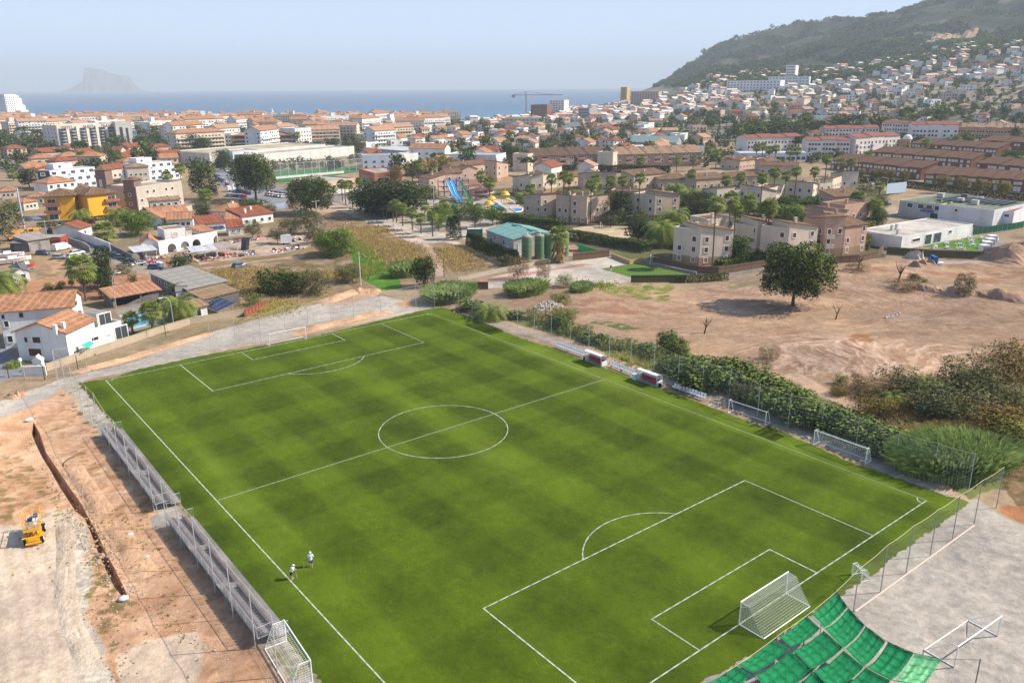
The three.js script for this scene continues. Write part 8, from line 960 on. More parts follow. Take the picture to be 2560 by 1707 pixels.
{ // the town: villas and blocks copied from a few pattern houses, each set on the slope
  const spots = [], free = (x, z, r) => { for (const s of spots) if ((s[0] - x) ** 2 + (s[1] - z) ** 2 < (s[2] + r) ** 2) return false; return true; };
  scene.children.forEach((o) => { if (o.userData.category && /house|apartment|hotel|terrace|hall|shop|tower|club|office|clinic|building|greenhouse|school/.test(o.userData.category)) { const b = new THREE.Box3().setFromObject(o), c = b.getCenter(V()), s = b.getSize(V()), n = Math.max(1, Math.ceil(Math.max(s.x, s.z) / Math.max(8, Math.min(s.x, s.z)))); const [f] = polar(c.x, c.z); if (f > 200) spots.push([c.x, c.z, Math.max(s.x, s.z) * 0.42]); } });
  const wallC = [['white', C.white], ['white', P_(0.76, 0.74, 0.70)], ['cream', C.cream], ['pink', P_(0.60, 0.44, 0.36)]], roofC = [['terracotta', C.tileO], ['red tiled', C.tileR], ['pink tiled', C.tileW], ['flat', null], ['peach tiled', M(0.66, 0.40, 0.26, { t: 'tile' })]];
  const pats = {}; const pat = (kind, w, rf, v) => { const key = [kind, w, rf, v].join(); if (pats[key]) return pats[key];
    const t = new THREE.Group(); t.updateMatrixWorld(); const [, wm] = wallC[w], [, rm] = roofC[rf], L = kind === 'block' ? R(24, 44) : R(10, 15), D = kind === 'block' ? 13 : R(8, 11), Hh = kind === 'block' ? R(11, 17) : R(5, 6.6), st = Math.floor(Hh / 2.9);
    const o = { wall: wm, far: true, deep: 9, roof: rm ? pick(['gx', 'hip', 'gx']) : 'flat', roofM: rm ?? C.gravelRoof, ov: 0.6, win: [['F', Math.floor(L / 3), st, 1.5, 1.3, 0.9, 2.9, 1, 0.15], ['R', 2, st, 1.2, 1.3, 0.9, 2.9, 1.4], ['L', 2, st, 1.2, 1.3, 0.9, 2.9, 1.4]], balc: kind === 'block' ? [[1, L - 1, 3, 1.3, 0.9, wm], [1, L - 1, 6, 1.3, 0.9, wm], [1, L - 1, 9, 1.3, 0.9, wm]] : undefined };
    wing(t, -L / 2, D / 2, L / 2, D / 2, D, Hh, o); if (kind === 'villa' && v % 2) wing(t, -L / 2 - 4, D / 2 + 2, -L / 2 + 3, D / 2 + 2, 6, Hh * 0.55, { ...o, balc: undefined, win: [['F', 2, 1, 1.3, 1.2, 0.8]] }); if (kind === 'block') wing(t, -3, -D / 4, 3, -D / 4, 5, Hh + 4, { ...o, balc: undefined, win: [] }); return (pats[key] = t); };
  const put = (kind, where, px, f, w, rf, s = 1) => { const [x, z] = fromPolar(px, f), r = kind === 'block' ? 17 : 7.5; if (!free(x, z, r)) return false; spots.push([x, z, r]); const o = pat(kind, w, rf, Math.floor(rnd() * 3)).clone(); o.name = numbered(kind === 'block' ? 'seaside_block' : 'villa'); o.position.set(x, H(x, z), z); o.rotation.y = pick([-0.5, 0.35, 0.5, 0.1]) + R(-0.3, 0.3); o.scale.setScalar(s); o.userData = { label: `${wallC[w][0]} ${kind === 'block' ? 'apartment block' : 'villa'} with ${roofC[rf][0]} roof ${where}`, category: kind === 'block' ? 'apartment block' : 'villa', group: kind === 'block' ? 'apartment blocks near the sea' : 'villas ' + where }; scene.add(o); return true; };
  const fill = (kind, where, n, p0, p1, f0, f1, ws, rs) => { for (let i = 0, t = 0; i < n && t < n * 14; t++) { const px = R(p0, p1), f = lerp(f0, f1, Math.pow(rnd(), 0.85)), [x, z] = fromPolar(px, f); if (H(x, z) < -6.4) continue; if (f > 1250 && H(x, z) > 100) continue; if (put(kind, where, px, f, pick(ws), pick(rs))) i++; } };
  fill('block', 'in the town by the sea', 100, -60, 1120, 870, 1280, [0, 2, 2, 1, 0], [0, 0, 4, 4, 3]); fill('block', 'between the hotel and the car park', 10, 430, 1000, 640, 800, [2, 0], [0, 4]);
  fill('villa', 'beside the white stepped flats', 22, -40, 420, 430, 620, [2, 3], [1, 0]); fill('villa', 'in the middle of the town', 110, 900, 1750, 430, 950, [0, 1, 0, 2], [0, 1, 4, 3, 3]); fill('villa', 'on the low ground by the headland', 60, 1150, 1850, 950, 1700, [0, 1, 2, 3], [0, 2, 3]); fill('villa', 'on the lower hillside', 110, 1750, 2700, 600, 1150, [0, 1, 2, 3], [4, 1, 2, 3, 3]);
  // beyond the first three hundred villas: one mass of far houses
  const FW = new G(), FR = new G(), roofs = []; let n = 0; for (let t = 0; t < 4200 && n < 430; t++) { const px = R(1180, 2760), f = R(1000, 1560), [x, z] = fromPolar(px, f); const h = H(x, z); if (h < -4 || h > 108 || !free(x, z, 6)) continue; spots.push([x, z, 6]); n++; const m = new THREE.Matrix4().makeRotationY(R(-0.6, 0.8)).setPosition(x, h, z), w = R(9, 16), d = R(8, 11), hh = R(4.5, 8); FW.at(m).color(...pick([[0.74, 0.72, 0.68], [0.70, 0.62, 0.52], [0.76, 0.75, 0.74], [0.58, 0.42, 0.33]])).box(-w / 2, -6, -d / 2, w / 2, hh, d / 2); FR.at(m).color(...pick([[0.52, 0.27, 0.16], [0.58, 0.36, 0.25], [0.55, 0.5, 0.45], [0.66, 0.63, 0.58]])); const E = 0.5; FR.quad([-w / 2 - E, hh, d / 2 + E], [w / 2 + E, hh, d / 2 + E], [w / 2, hh + 1.8, 0], [-w / 2, hh + 1.8, 0]).quad([w / 2 + E, hh, -d / 2 - E], [-w / 2 - E, hh, -d / 2 - E], [-w / 2, hh + 1.8, 0], [w / 2, hh + 1.8, 0]); FW.color(0.06, 0.07, 0.08); for (let k = 0; k < 3; k++) FW.box(-w / 2 + 1 + k * w / 3.4, hh - 2.4, d / 2, -w / 2 + 2.3 + k * w / 3.4, hh - 1.1, d / 2 + 0.1); }
  const fm = new THREE.MeshStandardMaterial({ vertexColors: true, roughness: 0.85 }), grp = thing('distant_houses', 'mass of far white and terracotta houses up the hillside', 'houses', 0, 0, 0, undefined, 0); grp.userData.kind = 'stuff'; mesh('walls', FW, fm, grp); mesh('roofs', FR, fm, grp);
  // trees through the town
  const TK = [['broad', 'broad_tree', 'dark green garden tree'], ['pine', 'pine_tree', 'rounded pine'], ['umbrella', 'umbrella_pine', 'umbrella pine'], ['cypress', 'cypress_tree', 'slim dark cypress'], ['olive', 'olive_tree', 'grey green olive tree'], ['plane', 'plane_tree', 'yellowing tree']];
  const pt = {}; const proto = (k, v) => pt[k + '_' + v] ?? (pt[k + '_' + v] = (() => { const t = new THREE.Group(), cy = k === 'cypress', um = k === 'umbrella'; mesh('trunk', new G().cyl([0, -1, 0], [0, um ? 0.62 : 0.34, 0], 0.035, 0.025, 6), C.trunk, t); const c = mesh('crown', crownOf(k, 0), leafM, t); c.position.y = um ? 0.42 : 0.12; c.scale.set(cy ? 0.3 : um ? 1.1 : 0.95, um ? 0.6 : 0.9, cy ? 0.3 : um ? 1.1 : 0.95); return t; })());
  const grow = (where, n, p0, p1, f0, f1, ks, h0, h1, r = 4) => { for (let i = 0, t = 0; i < n && t < n * 12; t++) { const px = R(p0, p1), f = R(f0, f1), [x, z] = fromPolar(px, f), [k, nm, lb] = TK[pick(ks)]; if (H(x, z) < -6.5 || !free(x, z, r)) continue; spots.push([x, z, r * 0.7]); const o = proto(k, Math.floor(rnd() * 3)).clone(); o.name = numbered(nm); o.position.set(x, H(x, z), z); o.rotation.y = rnd() * 6; o.scale.setScalar(R(h0, h1)); o.userData = { label: lb + ' ' + where, category: 'tree', group: 'trees ' + where }; scene.add(o); i++; } };
  grow('in the gardens by the seaside hotel', 44, -60, 380, 500, 830, [0, 1, 2, 4], 8, 13); grow('among the seaside blocks', 44, 0, 1150, 850, 1300, [0, 1, 0], 7, 12, 3); grow('among the villas in the middle of the town', 96, 900, 1800, 430, 1000, [0, 1, 2, 3, 4, 5, 0], 6, 12, 3); grow('in the pine belt above the pink roofed flats', 46, 1850, 2380, 640, 720, [1, 2, 2, 1, 0], 10, 15, 5); grow('on the lower hillside among the villas', 60, 1700, 2650, 560, 1150, [0, 1, 2, 3], 6, 12, 3);
  const inst = (name, label, n, geo, test, s0, s1) => { const m = new THREE.InstancedMesh(geo, leafM, n), q = new THREE.Object3D(); let i = 0; for (let t = 0; t < n * 30 && i < n; t++) { const p = test(); if (!p) continue; q.position.set(p[0], H(p[0], p[1]) - 0.5, p[1]); q.rotation.y = rnd() * 6; const s = R(s0, s1); q.scale.set(s * 1.1, s, s * 1.1); q.updateMatrix(); m.setMatrixAt(i++, q.matrix); } m.count = i; m.name = numbered(name); m.castShadow = m.receiveShadow = true; stuff(m, label, 'trees'); scene.add(m); };
  inst('pine_forest', 'pine forest and scrub covering the mountain slope', 24000, crown(808, { n: 60, leaf: 0.17, clumps: 7, cr: 0.3, cols: PAL.pine }), () => { const [x, z] = fromPolar(R(1560, 2760), R(1280, 2750)), h = H(x, z); if (h < 42) return null; const d = nz(x / 500, z / 500) * 0.6 + nz(x / 150 + 0.3, z / 150) * 0.5, hi = clamp((h - 60) / 240, 0, 1); return d + 0.06 > 0.36 + hi * 0.16 + rnd() * 0.16 ? [x, z] : null; }, 4, 9);
  inst('town_greenery', 'garden shrubs and small trees massed between the town houses', 4600, crown(809, { n: 90, leaf: 0.14, clumps: 8, cr: 0.28, cols: [...PAL.broad, ...PAL.olive] }), () => { const px = R(-100, 2700), f = R(480, 1500), [x, z] = fromPolar(px, f); return H(x, z) < -6.3 || !free(x, z, 2.5) ? null : [x, z]; }, 2.5, 6);
  // quarry scar
  const sc = new G(), Q = (px, f, dy) => { const [x, z] = fromPolar(px, f); return [x, H(x, z) + dy, z]; }; for (let i = 0; i < 14; i++) for (let j = 0; j < 5; j++) { const p = (a, b) => Q(2290 + a * 8 + b * 6, 1640 + b * 26, 6 + 1.5 * Math.sin(a * 2.1 + b) + Math.sin(a * 5.3)); sc.quad(p(i, j), p(i + 1, j), p(i + 1, j + 1), p(i, j + 1)); } structure(mesh('quarry_face', sc, M(0.42, 0.28, 0.18, { t: 'concrete', two: true })), 'bare ochre quarry face in the wooded slope');
}
{ const s = thing('sailing_boat', 'small white sailing boat far out on the sea', 'boat', ...fromPolar(678, 1900), 0, undefined, -8); mesh('hull', new G().cyl([-4, 0.4, 0], [4, 0.6, 0], 1, 0.5, 7), C.wpaint, s); mesh('sail', new G().tri([0, 1.5, 0], [4, 1.5, 0.3], [0, 13, 0]).tri([0, 13, 0.05], [4, 1.5, 0.35], [0, 1.5, 0.05]), C.wpaint, s); }


// ---------- trees and plants round the pitch and the estate ----------
rnd = rng(81);
tree('pine_tree', 'big rounded pine standing alone in the bare field', 97.11,-6.56, 13.23, 15, 'pine', 3, 0.16);
tree('pine_tree', 'tall pine over the car park with ragged crown', 74.2,-254.4, 18.67, 17, 'pine', 3, 0.2); tree('pine_tree', 'leaning broad pine beside the dirt track', 75.43,-202.43, 13.05, 17, 'pine', 3, 0.14); tree('pine_tree', 'dark pine beside the parked cars, left of the tall pine', 58.5,-273.4, 16.33, 13, 'pine', 2, 0.1);
tree('ficus_tree', 'vast dark green spreading tree over the park', 97.94,-180.88, 11.71, 27, 'dome', 3, 0.05); tree('pepper_tree', 'bright green weeping tree behind the white lane wall', 10.85,-196.75, 7.59, 11.5, 'bright', 3, 0.08); tree('fir_tree', 'dark conifer between the tiled roofs', 38.71,-215.47, 5.31, 7, 'dark', 2, 0.03);
shrub('bright green round willow bush by the ditch', 45.94,-124.14, 7, 12, 'bright', 3); shrub('olive green bush joined to the willow bush', 49.65,-143.24, 5, 8, 'olive', 2);
[[56.16,-163.31, 7.5, 10, 'olive', 'grey green tree under the power pole'], [49.65,-163.45, 5.5, 7, 'olive', 'round olive tree above the white box trailer'], [37.64,-165.87, 5.5, 6.5, 'olive', 'olive tree beside the red shed house'], [40.37,-152.36, 4.5, 6, 'olive', 'olive tree between junk and trailer'], [14.20,-92.42, 5, 9, 'broad', 'dark green bush at the edge of the dry lot'], [17.60,-89.56, 4.5, 6, 'broad', 'green bush beside the dark bush of the dry lot'], [20.30,-85.23, 5.5, 8, 'olive', 'grey olive bush by the far fence'], [32.84,-90.58, 4, 7, 'olive', 'sage bush beside the ditch pole'], [5.72,-84.53, 2.5, 4, 'weed', 'small green bush behind the red screen'], [3.69,-93.84, 3, 4.5, 'olive', 'grey bush behind the solar panels'], [4.78,-133.05, 3.5, 5, 'broad', 'green bush behind the long shed'], [4.40,-121.50, 2, 5, 'broad', 'low hedge bush along the long shed'], [4.34,-108.01, 2.6, 4, 'bright', 'bush with blue cover behind the long shed'], [150.80,-35.74, 6.5, 8, 'dark', 'round dark tree before the pinkish blocks'], [126.26,-42.81, 7, 8, 'broad', 'leafy tree in front of the tan block'], [169.21,-90.47, 8, 9, 'dark', 'big dark tree behind the cream corner block'], [153.34,-113.66, 10, 9, 'dark', 'tall dark tree between the estate blocks'], [212.90,-86.19, 6, 10, 'broad', 'wide green tree in the estate garden'], [198.11,-88.38, 5, 7, 'broad', 'green tree behind the tall palms'], [127.34,-80.13, 7, 9, 'dark', 'dark tree at the playground corner'], [140.90,-105.78, 4, 5, 'olive', 'olive tree at the playground fence'], [74.20,-79.53, 3, 5, 'olive', 'olive bush at the end of the cypress hedge'], [207.52,-45.58, 6, 5, 'broad', 'creeper covered tree beside the lane'], [240.6,-62.2, 6, 6, 'olive', 'tree beside the lane above the van'], [113.16,-186.55, 8, 9, 'olive', 'airy green tree in the park'], [124.8,-197.1, 7, 9, 'broad', 'leafy tree before the water slides'], [151.9,-267.8, 9, 8, 'rust', 'rust coloured plane tree by the orange hall'], [163.2,-269.9, 10, 8, 'plane', 'yellowing plane tree left of the tall palm'], [169.0,-264.7, 11, 10, 'plane', 'tall yellowing plane tree behind the park lawn'], [188.9,-281.8, 10, 9, 'plane', 'yellowing plane tree above the park'], [202.1,-289.1, 8, 8, 'plane', 'yellowing plane tree above the tan houses'], [-28.31,-117.60, 3.2, 5, 'broad', 'round green bush behind the white house'], [-17.72,-123.67, 4.5, 8, 'dark', 'dark orchard trees beside the tall palm'], [-15.93,-125.07, 9, 4.5, 'dark', 'tall dark tree in the orchard'], [-18.02,-112.88, 4, 4, 'dark', 'dark bush by the garden shelter'], [-4.57,-104.26, 3, 4.5, 'bright', 'green citrus behind the tank hut'], [-24.73,-129.57, 1.8, 2, 'broad', 'small citrus in the orchard, darkest of the young ones'], [-27.54,-129.07, 2, 1.8, 'bright', 'small yellow green citrus in the orchard'], [-22.16,-131.05, 1.6, 1.6, 'broad', 'young citrus beside the palm trunk'], [-30.75,-140.53, 1.5, 1.6, 'broad', 'young citrus by the mobile home'], [-9.89,-122.97, 2.6, 2.6, 'olive', 'young tree by the lane gate'], [-8.52,-137.74, 2.5, 4, 'olive', 'bare grey bush by the lane'], [-27.64,-208.30, 13, 16, 'olive', 'large rust green tree cut by the picture edge'], [-14.14,-284.12, 4, 6, 'bright', 'yellow green tree by the mast'], [2.73,-228.52, 2.6, 4, 'purple', 'dark purple bush by the yellow flats'], [55.23,-211.84, 6, 9, 'broad', 'leafy tree behind the dark red roof'], [59.50,-208.14, 4.5, 8, 'plane', 'yellow green bushes beside the dark red roof'], [55.10,-237.26, 3.5, 12, 'dry', 'dry hedge along the car park'], [59.1,-267.5, 6, 7, 'olive', 'olive tree below the dark pine'], [55.64,-228.01, 3, 4, 'purple', 'purple flowering bush by the orange roof'], [6.7,-374.8, 9, 10, 'dark', 'dark tree group left of the black end wall'], [244.6,-474.6, 8, 9, 'plane', 'yellow green tree by the far pitch'], [151.3,-580.3, 12, 18, 'dark', 'dark round pine before the oval complex'], [159.1,-572.9, 9, 13, 'broad', 'green tree beside the dark round pine'], [245.1,-286.8, 13, 10, 'broad', 'tall green tree at the end of the gallery block'], [194.7,-110.3, 7, 10, 'dark', 'round tree above the cream corner block'], [445.6,-225.9, 11, 9, 'umbrella', 'umbrella pine before the white flats, left of the pair'], [454.4,-216.5, 12, 10, 'umbrella', 'umbrella pine before the white flats, right of the pair'], [516.5,-148.7, 8, 9, 'broad', 'bright tree beside the third brick terrace'], [464.4,-100.7, 8, 12, 'broad', 'wide tree above the right brick terrace'], [286.7,-92.6, 5, 9, 'olive', 'sage bushes behind the blue hoarding'], [109.5,-390.5, 12, 10, 'pine', 'tall pine above the parked cars'], [129.0,-521.4, 6, 9, 'olive', 'trees beside the shop hall']].forEach(([x, z, h, w, k, l]) => tree(/bush|hedge|citrus/.test(l) ? 'bush' : 'garden_tree', l, x, z, h, w, k, h < 3 ? 1 : 2, /bush|hedge/.test(l) ? 0 : 0.18));
{ const pts = [[99.00,-150.59], [105.61,-156.94], [110.07,-157.27], [103.20,-143.12], [96.70,-141.22], [115.81,-150.21], [104.20,-134.77], [91.50,-138.48], [112.28,-135.30], [115.04,-136.38], [113.70,-154.14]]; pts.forEach(([x, z], i) => tree('park_pine', ['bright clipped pine in the park group', 'bright clipped pine beside the water park fence'][i > 4 && i !== 7 ? 1 : 0], x, z, R(5.5, 7), R(5.5, 7.5), i % 3 ? 'bright' : 'pine', 2, 0.25, 'clipped park pines')); }
[[327.6,-117.6], [332.1,-113.6], [334.9,-111.2], [333.8,-105.9], [334.1,-99.6], [316.6,-73.8], [317.1,-65.8], [314.1,-56.5], [310.3,-46.2]].forEach(([x, z], i) => tree('street_plane', ['first of the pruned plane trees by the brick terrace, counted from the palms', 'second pruned plane tree from the palms', 'third pruned plane tree from the palms', 'fourth pruned plane tree from the palms', 'fifth pruned plane tree, beside the blue hoarding', 'pruned plane tree behind the left end of the green roofed hall', 'pruned plane tree behind the middle of the green roofed hall', 'pruned plane tree behind the solar rows of the green roofed hall', 'pruned plane tree nearest the picture edge'][i], x, z, i < 5 ? 6.5 : 7.5, i < 5 ? 5 : 6.5, 'plane', 2, 0.38, 'pruned plane trees'));
// palms
const PG = (label, group, list, o = {}) => { const A = ([x, z]) => { const [f, r] = polar(x, z); return r / f; }; [...list].sort((a, b) => A(a) - A(b)).forEach(([x, z, h], i) => palm(`${label}, ${ORD[i]} from the left`, x, z, h - 0.6, { group, ...o })); };
PG('tall fan palm in front of the three-storey beige blocks', 'palms before the beige blocks', [[145.94,-142.42, 13.55], [139.70,-128.72, 16.25], [141.96,-128.43, 15.34], [141.26,-116.10, 14.11], [148.25,-121.34, 15.07], [158.09,-123.01, 13.84], [151.29,-110.61, 15.33], [153.21,-104.26, 16.45]], { s: 1.25 });
PG('tall fan palm beside the cream corner block', 'palms before the cream blocks', [[115.52,-42.77, 17.25], [134.11,-51.99, 16.14], [149.56,-61.16, 11.76], [146.58,-54.41, 14.19], [139.32,-43.46, 13.96], [138.59,-42.05, 14.78]], { s: 1.35 });
PG('fan palm before the pale two-storey row', 'palms before the pale row', [[213.5,-112.8, 10.66], [231.4,-118.8, 10.23], [214.0,-96.4, 12.77], [236.1,-105.7, 12.67], [248.6,-108.3, 10.30], [245.6,-101.9, 12.77], [254.2,-98.8, 12.43], [263.8,-99.6, 16.96], [245.7,-156.4, 7.54], [223.41,-63.07, 8.11], [224.30,-62.30, 7.92], [208.50,-47.64, 8.13], [265.5,-75.8, 7.49]], { s: 1.35 });
PG('fan palm among the estate roofs and the pool club', 'palms among the estate roofs', [[288.6,-227.8, 5.96], [303.2,-214.0, 6.59], [309.9,-207.6, 7.24], [340.2,-220.7, 9.39], [328.4,-206.2, 9.39], [364.0,-204.1, 10.46], [371.9,-205.4, 10.58], [364.1,-195.4, 9.64], [366.8,-192.8, 10.32], [372.9,-187.1, 8.94], [375.9,-184.3, 8.94], [595.8,-181.9, 7.87], [492.0,-144.8, 8.79], [477.3,-157.2, 7.12], [390.9,-148.9, 7.88], [351.8,-136.4, 7.91], [347.6,-140.2, 7.63], [424.5,-106.5, 5.33], [430.0,-101.7, 5.63], [434.7,-97.6, 6.51], [447.5,-95.9, 5.40], [447.8,-90.9, 5.95], [171.4,-185.4, 3.80], [151.5,-188.7, 7.85], [174.1,-225.4, 6.44]], { s: 1.5 });
PG('slim young fan palm in the park beside the path', 'park palms', [[101.5,-227.1, 7.77], [96.7,-214.9, 8.76], [99.5,-216.4, 8.69], [118.2,-242.6, 6.72], [123.5,-244.4, 4.64], [95.6,-206.8, 5.20], [94.43,-197.95, 6.02], [89.72,-183.53, 5.90], [91.62,-180.78, 6.14], [90.43,-173.19, 5.39], [91.25,-172.48, 6.01], [89.89,-165.39, 6.02], [89.68,-162.56, 7.31], [87.48,-154.75, 6.66], [85.73,-145.58, 6.32], [84.39,-137.99, 5.73], [84.23,-130.78, 7.47], [98.13,-156.88, 6.28], [126.0,-217.2, 3.68], [122.6,-207.3, 4.02], [121.3,-179.5, 2.70]], { s: 1.15, skirt: 0.5 });
PG('fan palm between the tiled houses and white flats', 'palms of the left quarter', [[70.4,-465.4, 7.29], [78.7,-527.5, 6.81], [73.0,-532.7, 5.62], [54.6,-490.5, 6.68], [36.2,-529.8, 6.15], [59.1,-384.4, 4.45], [65.0,-349.2, 4.22], [72.3,-349.8, 7.30], [52.0,-251.9, 4.90], [5.8,-416.5, 4.37], [108.9,-475.0, 7.71], [232.6,-560.1, 9.64], [199.6,-591.7, 7.28], [205.2,-586.4, 6.79]], { s: 1.7 });
[['tall fan palm beside the white office tower palms', 146.7,-237.4, 12.43, 1.5], ['fan palm with thick brown skirt beside the green tanks', 88.44,-74.17, 8.23, 1.7], ['tall palm rising behind the white house', -22.74,-112.99, 8.55, 1.9], ['fan palm at the lane wall by the bright weeping tree', -0.92,-189.43, 4.29, 1.9], ['small fan palm beside the swimming pool', -21.26,-79.36, 3.62, 0.9], ['broad fan palm on the lawn by the pool', -18.27,-75.90, 5.39, 1.3], ['small palm behind the lawn', -11.00,-93.25, 1.74, 1.1], ['low fan palm in front of the green roofed hall', 244.29,-40.74, 3.92, 2]].forEach(([l, x, z, h, s], i) => palm(l, x, z, Math.max(h - 0.8, 1), { s, skirt: i === 1 ? 2.2 : 0.8 }));
[['feathery date palm cut by the picture edge', -38.22,-124.63, 4.5, 2.2], ['date palm with long fronds beside the street lamp', -10.89,-83.00, 3, 1.5], ['date palm in front of the yellow flats', 1.51,-235.49, 3.2, 1.7], ['date palm beside the bright weeping tree', 10.84,-221.30, 4, 1.7], ['large date palm at the edge of the green court', 128.64,-71.98, 4.5, 2.3], ['tall date palm above the playground trees', 144.32,-80.63, 6.5, 1.9], ['date palm clump beside the beige block', 216.6,-141.0, 4, 2], ['date palm behind the estate garden', 205.1,-124.3, 4, 2], ['silvery date palm in the estate garden', 207.61,-76.74, 2.5, 1.7], ['wide date palm beneath the beige block', 136.54,-131.45, 2, 1.5], ['date palm beside the white stepped houses', 156.0,-171.4, 2.6, 1.6], ['yucca-like palm by the fence corner weeds', 40.13,-41.77, 0.8, 1.5], ['dwarf palm in the scrub beside the bare field', 68.18,36.36, 0.8, 1.1], ['dwarf palm nearer the fig thicket', 59.00,35.36, 0.6, 0.9], ['agave-like plant by the entrance wall', -43.16,-70.90, 0.2, 0.6]].forEach(([l, x, z, h, s]) => palm(l, x, z, h, { date: true, s }));
{ const E = [[161.5,-184.6], [253.5,-172.9], [259.6,-98.6], [216.80,-55.69], [155.08,-40.53], [123.11,-47.37], [146.34,-98.17], [135.94,-125.45]], cx = E.reduce((s, p) => s + p[0], 0) / 8, cz = E.reduce((s, p) => s + p[1], 0) / 8, bx = scene.children.filter((o) => o.name.startsWith('estate_block')).flatMap((o) => o.children.filter((c) => c.name === 'wall').map((c) => new THREE.Box3().setFromObject(c))); let n = 0; for (let t = 0; t < 900 && n < 85; t++) { const k = Math.floor(rnd() * 8), u = rnd(), v = Math.sqrt(rnd()), a = E[k], b = E[(k + 1) % 8], x = lerp(cx, lerp(a[0], b[0], u), v), z = lerp(cz, lerp(a[1], b[1], u), v); if (bx.some((q) => x > q.min.x + 1 && x < q.max.x - 1 && z > q.min.z + 1 && z < q.max.z - 1)) continue; n++; const k2 = pick(['broad', 'dark', 'bright', 'olive', 'broad']), h = R(2, 5.5); tree('garden_shrub', { broad: 'green', dark: 'dark green', bright: 'light green', olive: 'grey green' }[k2] + ' garden tree between the beige estate blocks', x, z, h, h * R(0.9, 1.4), k2, 1, 0.1, 'garden trees of the beige estate'); } }
// hedges
hedge('dark pointed cypress hedge along the waterworks', [[84.83,-111.72], [80.69,-96.56], [78.75,-87.78], [76.85,-77.92]], 3.4, 2.2, PAL.dark, 420, 0.2, 'cypress_hedge', 0.35); hedge('tall dark cypress clump at the head of the hedge', [[84.97,-122.46], [88.67,-122.45]], 6, 4, PAL.dark, 700, 0.22, 'cypress_hedge', 0.4); hedge('long clipped hedge below the playground', [[115.98,-99.72], [116.83,-84.37], [117.84,-67.93]], 2.6, 3.4, [...PAL.broad, ...PAL.dark], 380, 0.2); hedge('tall reed-like hedge behind the waterworks hall', [[120.80,-138.50], [121.00,-125.88], [124.25,-111.42]], 3.2, 3.5, PAL.broad, 400, 0.2); hedge('dark hedge below the gallery blocks', [[240.1,-259.3], [270.3,-236.0], [296.2,-212.4]], 4, 4, [...PAL.dark, ...PAL.broad], 260, 0.32); hedge('dark clipped hedge behind the green roofed hall', [[331.2,-120.8], [325.3,-84.6], [316.9,-38.3]], 2.8, 2, PAL.dark, 160, 0.3); hedge('long garden hedge between estate and pink blocks', [[209.50,-89.13], [229.1,-87.2], [261.0,-92.9]], 3, 5, PAL.broad, 300, 0.25); hedge('shrub border at the near edge of the turf', [[95.02,-37.96], [100.20,-34.35], [107.07,-31.64]], 1.6, 2, PAL.broad, 260, 0.16); hedge('green hedge below the yellow flats', [[-12.35,-237.25], [-1.58,-234.02], [6.67,-239.56], [13.27,-240.50]], 1.6, 2, PAL.broad, 160, 0.2); hedge('clipped hedge on the courtyard wall of the bungalow', [[19.48,-203.30], [26.21,-203.56]], 1.8, 2.4, PAL.bright, 220, 0.18); hedge('garden shrubs between the estate blocks and their fence', [[116.73,-41.74], [129.97,-41.56], [138.94,-41.76]], 1.8, 3, [...PAL.dark, ...PAL.bright], 200, 0.2); hedge('hedge at the foot of the white hall lawn', [[168.36,-29.22], [216.86,-52.50], [262.9,-73.9]], 3, 3, [...PAL.broad, ...PAL.plane], 200, 0.25);
